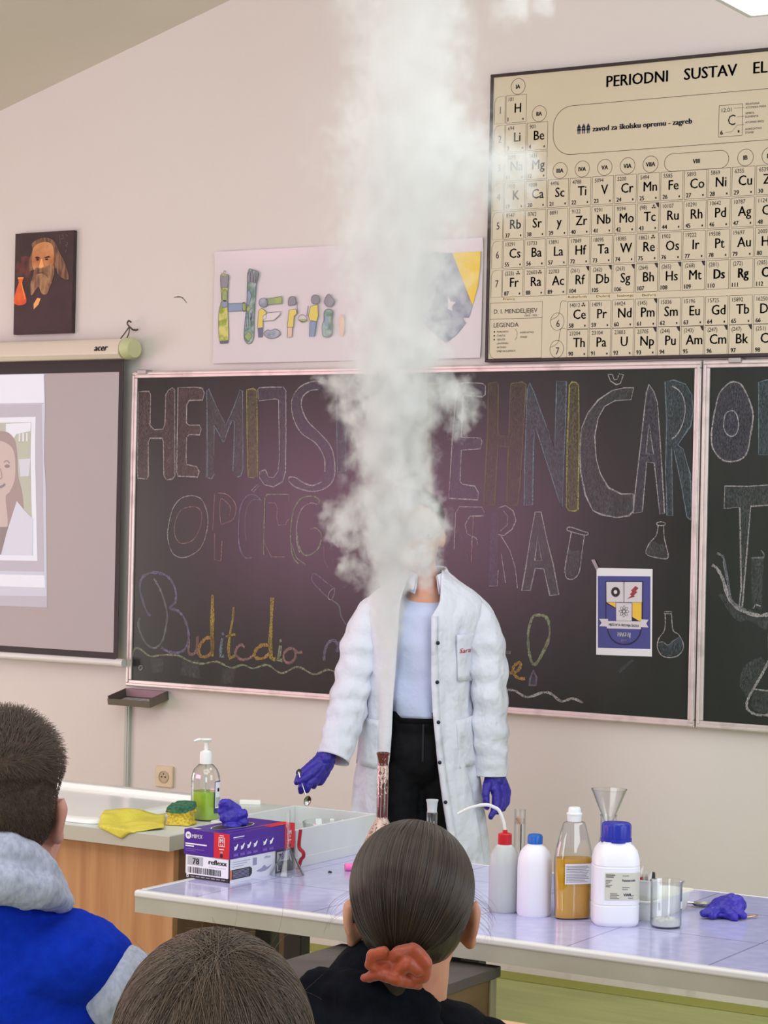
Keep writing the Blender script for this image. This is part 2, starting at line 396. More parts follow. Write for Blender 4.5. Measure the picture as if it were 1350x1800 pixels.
# HEMIJSKI
A += [('G', [(-5.253,2.044),(-5.226,2.046),(-5.201,2.045),(-5.193,2.032),(-5.193,1.915),(-5.173,1.898),(-5.130,1.900),(-5.121,1.923),(-5.121,2.031),(-5.109,2.048),(-5.090,2.058),(-5.078,2.050),(-5.069,1.722),(-5.081,1.709),(-5.108,1.706),(-5.122,1.722),(-5.127,1.853),(-5.134,1.865),(-5.192,1.865),(-5.200,1.849),(-5.196,1.721),(-5.202,1.708),(-5.247,1.711),(-5.250,1.752)], 'pink', .006),
      ('G', [(-5.063,2.058),(-4.985,2.059),(-4.947,2.054),(-4.939,2.037),(-4.946,2.010),(-5.008,2.009),(-5.020,1.992),(-5.020,1.923),(-5.008,1.915),(-4.958,1.915),(-4.950,1.899),(-4.957,1.878),(-5.004,1.879),(-5.017,1.869),(-5.018,1.784),(-5.014,1.765),(-4.968,1.758),(-4.955,1.738),(-4.962,1.718),(-5.055,1.721),(-5.061,1.738)], 'pink', .006),
      ('F', [(-4.928,2.045),(-4.919,2.052),(-4.836,1.914),(-4.774,2.047),(-4.760,2.043),(-4.753,1.755),(-4.762,1.725),(-4.789,1.721),(-4.799,1.740),(-4.797,1.929),(-4.808,1.933),(-4.841,1.853),(-4.848,1.853),(-4.887,1.922),(-4.892,1.914),(-4.892,1.800),(-4.883,1.728),(-4.896,1.712),(-4.925,1.716)], 'grey_f', 0),
      ('L', [(-4.918,1.716),(-4.919,1.800),(-4.927,2.045),(-4.919,2.052),(-4.880,1.983),(-4.836,1.913),(-4.800,1.983),(-4.774,2.047),(-4.762,2.041),(-4.757,1.899),(-4.753,1.755),(-4.762,1.725),(-4.778,1.719)], 'blue', .005),
      ('L', [(-4.892,1.914),(-4.868,1.884),(-4.848,1.852),(-4.841,1.853),(-4.830,1.884),(-4.808,1.933),(-4.796,1.928),(-4.796,1.838),(-4.799,1.740)], 'blue', .005), ('L', [(-4.889,1.914),(-4.888,1.800)], 'grey', .005), ('L', [(-4.925,1.722),(-4.910,1.714),(-4.896,1.713),(-4.883,1.730)], 'grey', .005),
      ('G', [(-4.744,2.046),(-4.731,2.048),(-4.714,2.051),(-4.698,2.042),(-4.690,1.861),(-4.686,1.722),(-4.706,1.718),(-4.729,1.719),(-4.738,1.891)], 'yellow', .006),
      ('G', [(-4.694,2.046),(-4.687,2.053),(-4.632,2.055),(-4.578,2.054),(-4.567,2.041),(-4.563,1.891),(-4.561,1.742),(-4.574,1.704),(-4.614,1.685),(-4.655,1.692),(-4.677,1.718),(-4.677,1.741),(-4.652,1.748),(-4.643,1.733),(-4.638,1.722),(-4.615,1.719),(-4.596,1.741),(-4.590,1.786),(-4.594,1.899),(-4.599,2.007),(-4.613,2.011),(-4.688,2.004)], 'violet', .005),
      ('F', sp([(-4.400,2.065),(-4.436,2.075),(-4.489,2.062),(-4.524,2.036),(-4.541,1.996),(-4.530,1.936),(-4.493,1.883),(-4.430,1.846),(-4.393,1.795),(-4.392,1.743),(-4.418,1.713),(-4.453,1.698),(-4.516,1.712),(-4.534,1.719),(-4.547,1.712),(-4.542,1.697),(-4.506,1.682),(-4.443,1.670),(-4.382,1.684),(-4.348,1.721),(-4.349,1.787),(-4.368,1.839),(-4.413,1.883),(-4.468,1.928),(-4.496,1.980),(-4.492,2.017),(-4.461,2.039),(-4.426,2.043),(-4.399,2.039)], True), 'violet_f', 0),
      ('L', sp([(-4.400,2.065),(-4.436,2.075),(-4.489,2.062),(-4.524,2.036),(-4.541,1.996),(-4.530,1.936),(-4.493,1.883),(-4.430,1.846),(-4.393,1.795),(-4.388,1.743)]), 'white', .005),
      ('L', sp([(-4.547,1.712),(-4.543,1.721),(-4.516,1.720),(-4.480,1.701),(-4.440,1.692),(-4.400,1.706)]), 'white', .005), ('L', sp([(-4.547,1.708),(-4.515,1.685),(-4.443,1.670),(-4.382,1.684),(-4.348,1.721),(-4.348,1.787),(-4.368,1.839),(-4.413,1.883),(-4.468,1.928),(-4.496,1.980),(-4.492,2.017),(-4.461,2.039),(-4.426,2.043)]), 'white', .005),
      ('G', [(-4.347,2.053),(-4.307,2.054),(-4.302,1.935),(-4.298,1.744),(-4.333,1.742),(-4.340,1.898)], 'blue', .005),
      ('G', [(-4.302,1.913),(-4.230,2.051),(-4.187,2.049),(-4.265,1.905),(-4.175,1.745),(-4.218,1.741)], 'blue', .005),
      ('G', [(-4.148,2.050),(-4.106,2.050),(-4.097,1.742),(-4.139,1.741)], 'yellow', .005)]
# TEHNICAR
A += [('G', [(-4.053,2.061),(-3.910,2.059),(-3.909,2.018),(-3.946,2.017),(-3.941,1.645),(-3.994,1.644),(-3.999,2.018),(-4.052,2.020)], 'yellow', .005),
      ('G', [(-3.842,2.054),(-3.806,2.061),(-3.739,2.057),(-3.726,2.048),(-3.727,2.017),(-3.738,2.010),(-3.815,2.016),(-3.819,1.868),(-3.744,1.866),(-3.736,1.855),(-3.742,1.828),(-3.818,1.823),(-3.821,1.712),(-3.808,1.703),(-3.761,1.697),(-3.746,1.675),(-3.748,1.649),(-3.866,1.653),(-3.863,1.691),(-3.856,1.855)], 'violet', .005),
      ('G', [(-3.716,2.057),(-3.682,2.061),(-3.675,2.050),(-3.673,1.882),(-3.665,1.874),(-3.630,1.873),(-3.628,2.033),(-3.625,2.055),(-3.581,2.060),(-3.566,2.051),(-3.573,1.899),(-3.583,1.695),(-3.589,1.632),(-3.632,1.631),(-3.632,1.765),(-3.630,1.835),(-3.672,1.837),(-3.675,1.765),(-3.680,1.631),(-3.723,1.632),(-3.719,1.747),(-3.714,1.900)], 'brown', .005),
      ('G', [(-3.562,2.033),(-3.552,2.057),(-3.535,2.024),(-3.493,1.926),(-3.450,1.828),(-3.449,1.987),(-3.449,2.061),(-3.411,2.059),(-3.411,1.943),(-3.415,1.767),(-3.417,1.624),(-3.433,1.661),(-3.480,1.784),(-3.527,1.904),(-3.532,1.855),(-3.532,1.635),(-3.564,1.633),(-3.565,1.810)], 'blue', .005),
      ('G', [(-3.399,2.048),(-3.390,2.057),(-3.373,2.055),(-3.364,2.046),(-3.358,1.855),(-3.357,1.623),(-3.368,1.616),(-3.393,1.618),(-3.402,1.631),(-3.403,1.855)], 'yellow', .006),
      ('G', [(-3.158,2.035),(-3.194,2.035),(-3.237,2.027),(-3.289,1.995),(-3.327,1.951),(-3.350,1.899),(-3.355,1.829),(-3.350,1.750),(-3.330,1.671),(-3.300,1.619),(-3.271,1.607),(-3.213,1.597),(-3.166,1.604),(-3.149,1.622),(-3.152,1.678),(-3.196,1.677),(-3.244,1.698),(-3.274,1.742),(-3.292,1.794),(-3.300,1.873),(-3.288,1.934),(-3.265,1.973),(-3.227,1.992),(-3.167,1.995)], 'grey', .006),
      ('L', [(-3.255,2.081),(-3.245,2.059),(-3.223,2.046),(-3.208,2.050),(-3.197,2.079),(-3.213,2.083),(-3.220,2.064),(-3.231,2.062),(-3.238,2.081),(-3.255,2.081)], 'white', .005),
      ('G', [(-3.102,2.045),(-3.085,2.023),(-3.070,1.984),(-3.053,1.812),(-3.036,1.615),(-3.053,1.611),(-3.077,1.782),(-3.105,1.785),(-3.117,1.618),(-3.151,1.613),(-3.145,1.682),(-3.123,1.898),(-3.111,2.019)], 'violet', .005),
      ('F', [(-3.099,1.915),(-3.081,1.812),(-3.108,1.812)], 'grey_f', 0), ('C', [(-3.099,1.915),(-3.081,1.812),(-3.108,1.812)], 'white', .004),
      ('G', [(-3.044,2.053),(-3.012,2.059),(-2.970,2.045),(-2.946,2.009),(-2.940,1.957),(-2.948,1.906),(-2.979,1.864),(-2.993,1.842),(-2.974,1.830),(-2.946,1.745),(-2.936,1.608),(-2.943,1.595),(-2.955,1.604),(-2.976,1.702),(-3.006,1.825),(-3.015,1.830),(-3.006,1.607),(-3.027,1.608),(-3.036,1.770),(-3.035,1.924)], 'blue', .005),
      ('L', sp([(-3.018,2.039),(-2.987,2.018),(-2.970,1.975),(-2.974,1.924),(-2.994,1.881),(-3.016,1.862)]), 'white', .005)]
# second line  OPCEG SMJERA
A += [('C', sp([(-5.003,1.646),(-5.041,1.634),(-5.074,1.599),(-5.094,1.536),(-5.097,1.482),(-5.074,1.429),(-5.035,1.411),(-4.988,1.420),(-4.941,1.451),(-4.915,1.509),(-4.911,1.571),(-4.936,1.628),(-4.970,1.645)], True), 'white', .004),
      ('C', sp([(-5.000,1.604),(-5.040,1.588),(-5.063,1.545),(-5.064,1.498),(-5.042,1.468),(-5.008,1.467),(-4.971,1.485),(-4.944,1.532),(-4.939,1.578),(-4.959,1.602)], True), 'pink', .004),
      ('L', [(-4.881,1.657),(-4.884,1.586),(-4.887,1.518)], 'pink', .004), ('L', sp([(-4.867,1.659),(-4.825,1.654),(-4.789,1.626),(-4.781,1.596),(-4.794,1.561),(-4.831,1.546),(-4.850,1.547),(-4.854,1.633),(-4.824,1.624),(-4.807,1.603),(-4.812,1.576)]), 'pink', .004), ('L', [(-4.877,1.507),(-4.876,1.408),(-4.846,1.402),(-4.843,1.478)], 'pink', .004),
      ('G', [(-4.714,1.669),(-4.685,1.695),(-4.678,1.688),(-4.703,1.665)], 'grey', .003),
      ('L', sp([(-4.666,1.635),(-4.705,1.656),(-4.741,1.642),(-4.763,1.596),(-4.768,1.528),(-4.762,1.460),(-4.735,1.419),(-4.703,1.420)]), 'violet', .006), ('L', sp([(-4.667,1.635),(-4.704,1.635),(-4.731,1.604),(-4.739,1.544),(-4.732,1.483)]), 'grey', .004),
      ('L', [(-4.545,1.631),(-4.543,1.658),(-4.641,1.657),(-4.651,1.643),(-4.652,1.560),(-4.652,1.433)], 'green', .004), ('L', [(-4.635,1.625),(-4.604,1.625),(-4.594,1.606),(-4.597,1.576),(-4.588,1.543),(-4.557,1.546),(-4.544,1.566)], 'pink', .004), ('L', [(-4.649,1.430),(-4.653,1.482),(-4.617,1.425),(-4.554,1.427)], 'pink', .004),
      ('L', sp([(-4.414,1.624),(-4.409,1.639),(-4.439,1.652),(-4.487,1.645),(-4.518,1.608),(-4.531,1.548),(-4.531,1.473),(-4.518,1.425),(-4.495,1.403)]), 'green', .005), ('L', sp([(-4.418,1.623),(-4.451,1.627),(-4.486,1.605),(-4.505,1.556),(-4.506,1.489),(-4.491,1.444)]), 'white', .004),
      ('L', sp([(-4.507,1.523),(-4.496,1.471),(-4.473,1.438),(-4.442,1.439),(-4.408,1.466),(-4.397,1.511),(-4.422,1.536),(-4.445,1.532)]), 'green', .005), ('L', [(-4.533,1.485),(-4.504,1.423),(-4.465,1.402)], 'green', .004), ('L', [(-4.386,1.470),(-4.384,1.422),(-4.366,1.393)], 'pink', .003),
      ('L', [(-3.877,1.589),(-3.882,1.422),(-3.824,1.552),(-3.769,1.425),(-3.764,1.591)], 'pink', .004),
      ('L', [(-3.720,1.605),(-3.731,1.624),(-3.821,1.624),(-3.836,1.601),(-3.839,1.474)], 'white', .004), ('L', [(-3.723,1.594),(-3.779,1.591),(-3.797,1.561),(-3.788,1.530),(-3.746,1.511)], 'white', .004), ('L', [(-3.769,1.492),(-3.768,1.523),(-3.750,1.516),(-3.745,1.492)], 'white', .003),
      ('F', [(-3.696,1.608),(-3.664,1.608),(-3.663,1.350),(-3.698,1.349)], 'violet_f', 0), ('L', [(-3.664,1.623),(-3.637,1.631),(-3.607,1.613),(-3.595,1.580),(-3.610,1.549),(-3.643,1.526),(-3.664,1.530)], 'white', .004), ('L', [(-3.645,1.612),(-3.628,1.594),(-3.629,1.564),(-3.656,1.542)], 'white', .003), ('L', [(-3.653,1.526),(-3.616,1.475),(-3.594,1.416),(-3.584,1.345)], 'white', .004), ('L', [(-3.650,1.463),(-3.631,1.362)], 'white', .003), ('L', [(-3.661,1.406),(-3.663,1.350),(-3.698,1.349)], 'white', .003),
      ('G', [(-3.521,1.611),(-3.498,1.611),(-3.475,1.523),(-3.448,1.435),(-3.423,1.329),(-3.458,1.325),(-3.483,1.415),(-3.516,1.417),(-3.534,1.340),(-3.567,1.338),(-3.552,1.424),(-3.538,1.521)], 'grey', .005), ('C', [(-3.510,1.526),(-3.492,1.445),(-3.519,1.442)], 'white', .004),
      ('C', sp([(-3.394,1.560),(-3.377,1.560),(-3.336,1.548),(-3.317,1.543),(-3.324,1.535),(-3.352,1.539),(-3.385,1.547),(-3.397,1.551)], True), 'white', .004), ('L', sp([(-3.380,1.547),(-3.392,1.481),(-3.402,1.422),(-3.398,1.392),(-3.382,1.383),(-3.361,1.390),(-3.346,1.416),(-3.338,1.482),(-3.331,1.535)]), 'white', .004), ('F', [(-3.390,1.487),(-3.371,1.478),(-3.348,1.483),(-3.350,1.430),(-3.361,1.393),(-3.382,1.387),(-3.397,1.400),(-3.399,1.429)], 'grey_f', 0),
      ('C', sp([(-3.064,1.581),(-3.050,1.586),(-3.033,1.582),(-3.036,1.575),(-3.058,1.574)], True), 'white', .004), ('L', sp([(-3.058,1.574),(-3.065,1.540),(-3.088,1.514),(-3.101,1.485),(-3.087,1.471),(-3.032,1.463),(-3.020,1.470),(-3.023,1.490),(-3.035,1.533),(-3.039,1.575)]), 'white', .004), ('F', [(-3.088,1.514),(-3.072,1.521),(-3.053,1.511),(-3.035,1.512),(-3.023,1.483),(-3.024,1.466),(-3.087,1.472),(-3.100,1.485)], 'grey_f', 0),
      ('C', [(-3.031,1.287),(-3.002,1.288),(-3.003,1.281),(-3.030,1.280)], 'white', .003), ('L', sp([(-3.026,1.280),(-3.027,1.227),(-3.048,1.196),(-3.052,1.167),(-3.037,1.142),(-3.009,1.135),(-2.978,1.143),(-2.960,1.164),(-2.960,1.186),(-2.976,1.213),(-2.997,1.228),(-3.003,1.281)]), 'white', .004), ('L', sp([(-3.051,1.181),(-3.034,1.186),(-3.014,1.177),(-2.995,1.191),(-2.972,1.206)]), 'grey', .004), ('F', [(-3.051,1.181),(-3.034,1.186),(-3.014,1.177),(-2.995,1.191),(-2.972,1.206),(-2.960,1.178),(-2.971,1.153),(-3.005,1.137),(-3.037,1.146)], 'blue_f', 0),
      ('C', sp([(-4.432,1.365),(-4.418,1.368),(-4.374,1.340),(-4.336,1.315),(-4.342,1.287),(-4.356,1.279),(-4.408,1.318),(-4.434,1.343)], True), 'violet', .005), ('C', sp([(-4.336,1.319),(-4.357,1.305),(-4.363,1.283),(-4.350,1.276),(-4.337,1.295)], True), 'white', .003), ('L', sp([(-4.346,1.276),(-4.315,1.255),(-4.305,1.219),(-4.282,1.187)]), 'grey', .006)]
# "Budite dio n...je!"
A += [('L', sp([(-5.172,1.182),(-5.194,1.205),(-5.220,1.266),(-5.224,1.309),(-5.203,1.338),(-5.159,1.350),(-5.111,1.344),(-5.076,1.322),(-5.053,1.280),(-5.055,1.241),(-5.079,1.217),(-5.040,1.207),(-5.009,1.178),(-4.990,1.129),(-4.991,1.090),(-5.012,1.058),(-5.055,1.047),(-5.094,1.054),(-5.118,1.065)]), 'violet', .012),
      ('L', sp([(-5.159,1.327),(-5.127,1.285),(-5.103,1.232),(-5.092,1.186),(-5.100,1.131),(-5.114,1.088),(-5.147,1.061),(-5.186,1.073),(-5.216,1.110),(-5.230,1.149),(-5.223,1.174)]), 'grey', .01),
      ('L', sp([(-4.990,1.121),(-4.987,1.090),(-4.988,1.056),(-4.974,1.045),(-4.951,1.061),(-4.947,1.115),(-4.949,1.062),(-4.941,1.047)]), 'pink', .012), ('L', sp([(-4.876,1.111),(-4.909,1.109),(-4.937,1.077),(-4.933,1.043),(-4.903,1.041),(-4.877,1.065),(-4.876,1.111)]), 'orange', .014), ('L', [(-4.881,1.275),(-4.880,1.179),(-4.880,1.096),(-4.875,1.042)], 'ochre', .018),
      ('L', [(-4.832,1.113),(-4.838,1.075),(-4.839,1.043),(-4.823,1.047)], 'blue', .016), ('L', [(-4.835,1.127),(-4.826,1.132)], 'blue', .012), ('L', [(-4.783,1.233),(-4.785,1.191),(-4.798,1.130),(-4.803,1.069),(-4.795,1.040),(-4.772,1.051)], 'ochre', .014), ('L', [(-4.816,1.121),(-4.772,1.131)], 'ochre', .01),
      ('L', sp([(-4.729,1.084),(-4.746,1.093),(-4.766,1.078),(-4.768,1.055),(-4.744,1.038),(-4.710,1.043),(-4.690,1.056)]), 'pink', .012), ('L', sp([(-4.618,1.097),(-4.654,1.095),(-4.681,1.071),(-4.680,1.049),(-4.644,1.048),(-4.613,1.071)]), 'orange', .014), ('L', [(-4.609,1.275),(-4.611,1.191),(-4.614,1.108),(-4.609,1.052),(-4.589,1.046)], 'ochre', .018),
      ('L', [(-4.568,1.099),(-4.572,1.065),(-4.579,1.046),(-4.558,1.044)], 'green', .014), ('L', [(-4.573,1.113),(-4.564,1.120)], 'green', .012), ('C', sp([(-4.527,1.090),(-4.552,1.070),(-4.549,1.044),(-4.526,1.037),(-4.504,1.054),(-4.502,1.084)], True), 'pink', .012), ('L', [(-4.505,1.085),(-4.487,1.076),(-4.472,1.080)], 'pink', .01),
      ('L', sp([(-4.375,1.053),(-4.372,1.090),(-4.355,1.121),(-4.333,1.129),(-4.317,1.112),(-4.319,1.086),(-4.307,1.123),(-4.281,1.132)]), 'violet', .013),
      ('L', sp([(-5.256,1.023),(-5.244,1.053),(-5.220,1.054),(-5.170,1.029),(-5.112,1.036),(-5.036,1.038),(-4.978,1.018),(-4.921,1.013),(-4.856,1.024),(-4.790,1.005),(-4.735,1.018),(-4.689,1.008),(-4.625,1.024),(-4.561,0.997),(-4.490,1.024),(-4.418,1.001),(-4.357,1.021),(-4.304,1.009),(-4.261,1.023)]), 'green', .008),
      ('L', sp([(-3.631,0.990),(-3.588,0.991),(-3.538,0.971),(-3.480,0.990),(-3.447,0.989),(-3.405,0.965),(-3.364,0.977),(-3.323,0.965)]), 'white', .009),
      ('L', sp([(-3.607,1.050),(-3.581,1.057),(-3.565,1.078),(-3.574,1.089),(-3.592,1.073),(-3.594,1.051),(-3.573,1.035),(-3.547,1.034)]), 'orange', .012), ('L', [(-3.634,1.122),(-3.604,1.121)], 'grey', .01),
      ('C', sp([(-3.498,1.256),(-3.523,1.247),(-3.538,1.195),(-3.535,1.135),(-3.522,1.092),(-3.507,1.087),(-3.483,1.123),(-3.459,1.176),(-3.457,1.221),(-3.471,1.250)], True), 'green', .012), ('C', [(-3.516,1.066),(-3.502,1.041),(-3.505,1.013),(-3.530,1.013),(-3.527,1.036)], 'violet', .008), ('F', [(-3.516,1.066),(-3.502,1.041),(-3.505,1.013),(-3.530,1.013),(-3.527,1.036)], 'violet_f', 0),
      ('C', sp([(-5.223,0.985),(-5.210,0.990),(-5.208,0.979),(-5.218,0.973)], True), 'white', .004)]
def chalk_groups(A, bd_, ox, oz, names):
    i = 0
    for nm, k in names:
        chalk_parts(A[i:i+k], nm, bd_, ox, oz); i += k
    assert i == len(A), (i, len(A))
NAMES_A = [('chalk_letter', k) for k in (1, 1, 5, 1, 1, 4, 2, 1,  1, 1, 1, 1, 1, 2, 3, 2,  2, 3, 3, 3, 5, 1, 3, 6, 2)] + [('chalk_test_tube', 3), ('chalk_flask', 3), ('chalk_flask', 4), ('chalk_test_tube', 3)]
NAMES_A += [('chalk_letter', k) for k in (2, 1, 2, 2, 2, 1, 2, 2, 2, 1)] + [('chalk_wave', 1), ('chalk_wave', 1), ('chalk_letter', 1), ('chalk_stroke', 1), ('chalk_exclamation', 3), ('chalk_ring', 1)]
chalk_groups(A, bd, BOX, BOZ, NAMES_A)
# wiped patches and tape marks
A = [('F', [(-3.302,1.452),(-3.292,1.453),(-3.278,1.424),(-3.287,1.421)], 'white_f', 0), ('F', [(-3.197,1.080),(-3.146,1.122),(-3.136,1.119),(-3.189,1.073)], 'grey_f', 0), ('F', [(-5.016,1.027),(-4.940,1.024),(-4.929,0.955),(-5.024,0.965)], 'grey_f', 0), ('F', [(-4.827,0.999),(-4.767,1.003),(-4.779,0.949),(-4.835,0.938)], 'grey_f', 0), ('F', [(-5.170,1.019),(-5.104,1.023),(-5.109,0.972),(-5.159,0.964)], 'grey_f', 0)]
chalk_groups(A, bd, BOX, BOZ, [('chalk_smear', 1)]*5)
# right-hand board
A = [('F', sp([(-2.804,2.050),(-2.827,2.037),(-2.849,2.011),(-2.862,1.963),(-2.870,1.915),(-2.874,1.874),(-2.869,1.836),(-2.848,1.805),(-2.822,1.790),(-2.789,1.790),(-2.760,1.802),(-2.744,1.830),(-2.736,1.881),(-2.729,1.935),(-2.738,1.976),(-2.757,2.017),(-2.776,2.043)], True), 'violet_f', 0),
     ('C', sp([(-2.804,2.050),(-2.827,2.037),(-2.849,2.011),(-2.862,1.963),(-2.870,1.915),(-2.874,1.874),(-2.869,1.836),(-2.848,1.805),(-2.822,1.790),(-2.789,1.790),(-2.760,1.802),(-2.744,1.830),(-2.736,1.881),(-2.729,1.935),(-2.738,1.976),(-2.757,2.017),(-2.776,2.043)], True), 'white', .006),
     ('F', sp([(-2.805,1.955),(-2.822,1.949),(-2.830,1.929),(-2.830,1.898),(-2.816,1.876),(-2.798,1.872),(-2.784,1.884),(-2.779,1.912),(-2.785,1.939),(-2.794,1.952)], True), 'violet_f', 0),
     ('C', sp([(-2.805,1.955),(-2.822,1.949),(-2.830,1.929),(-2.830,1.898),(-2.816,1.876),(-2.798,1.872),(-2.784,1.884),(-2.779,1.912),(-2.785,1.939),(-2.794,1.952)], True), 'white', .004),
     ('G', [(-2.712,2.047),(-2.686,2.055),(-2.593,2.054),(-2.564,2.022),(-2.570,1.961),(-2.605,1.935),(-2.655,1.928),(-2.659,1.810),(-2.707,1.811)], 'blue', .006),
     ('G', [(-2.823,1.708),(-2.740,1.708),(-2.604,1.719),(-2.599,1.653),(-2.731,1.643),(-2.735,1.581),(-2.753,1.315),(-2.764,1.313),(-2.758,1.376),(-2.769,1.639),(-2.824,1.634)], 'grey', .006),
     ('L', sp([(-2.862,1.448),(-2.844,1.436),(-2.823,1.402),(-2.803,1.345),(-2.767,1.308),(-2.730,1.294),(-2.690,1.288),(-2.650,1.297)]), 'white', .012), ('L', sp([(-2.845,1.487),(-2.824,1.475),(-2.817,1.444),(-2.806,1.398),(-2.793,1.337),(-2.767,1.316),(-2.739,1.303)]), 'grey', .010),
     ('F', sp([(-2.838,1.351),(-2.821,1.329),(-2.796,1.291),(-2.762,1.266),(-2.730,1.271),(-2.673,1.243),(-2.649,1.267),(-2.674,1.289),(-2.714,1.302),(-2.763,1.316),(-2.797,1.341),(-2.813,1.352)], True), 'grey_f', 0),
     ('F', [(-2.726,1.475),(-2.682,1.477),(-2.684,1.410),(-2.686,1.304),(-2.715,1.318),(-2.724,1.355)], 'grey_f', 0), ('L', [(-2.726,1.475),(-2.682,1.477),(-2.681,1.488),(-2.692,1.501)], 'grey', .006), ('L', sp([(-2.715,1.310),(-2.707,1.322),(-2.690,1.319)]), 'white', .006),
     ('F', sp([(-2.743,1.118),(-2.715,1.142),(-2.679,1.152),(-2.670,1.114),(-2.701,1.063),(-2.724,1.016),(-2.737,1.027),(-2.758,1.060),(-2.754,1.091)], True), 'grey_f', 0),
     ('L', sp([(-2.658,1.142),(-2.678,1.102),(-2.705,1.055),(-2.726,1.016),(-2.731,0.993),(-2.724,0.978),(-2.699,0.966),(-2.667,0.966),(-2.603,0.971),(-2.532,0.983),(-2.509,1.011),(-2.533,1.065),(-2.562,1.109),(-2.575,1.146)]), 'white', .010), ('L', [(-2.707,1.048),(-2.676,1.046),(-2.612,1.044),(-2.533,1.054)], 'white', .006),
     ('F', [(-2.707,1.048),(-2.676,1.046),(-2.612,1.044),(-2.533,1.054),(-2.516,1.010),(-2.540,0.986),(-2.683,0.971),(-2.722,0.986)], 'grey_f', 0), ('L', [(-2.656,1.145),(-2.660,1.229),(-2.640,1.237),(-2.577,1.240),(-2.575,1.150)], 'white', .008)]
chalk_groups(A, bd2, BOX2, BOZ2, [('chalk_letter', 4), ('chalk_letter', 1), ('chalk_letter', 1), ('chalk_drawing', 6), ('chalk_flask', 5)])

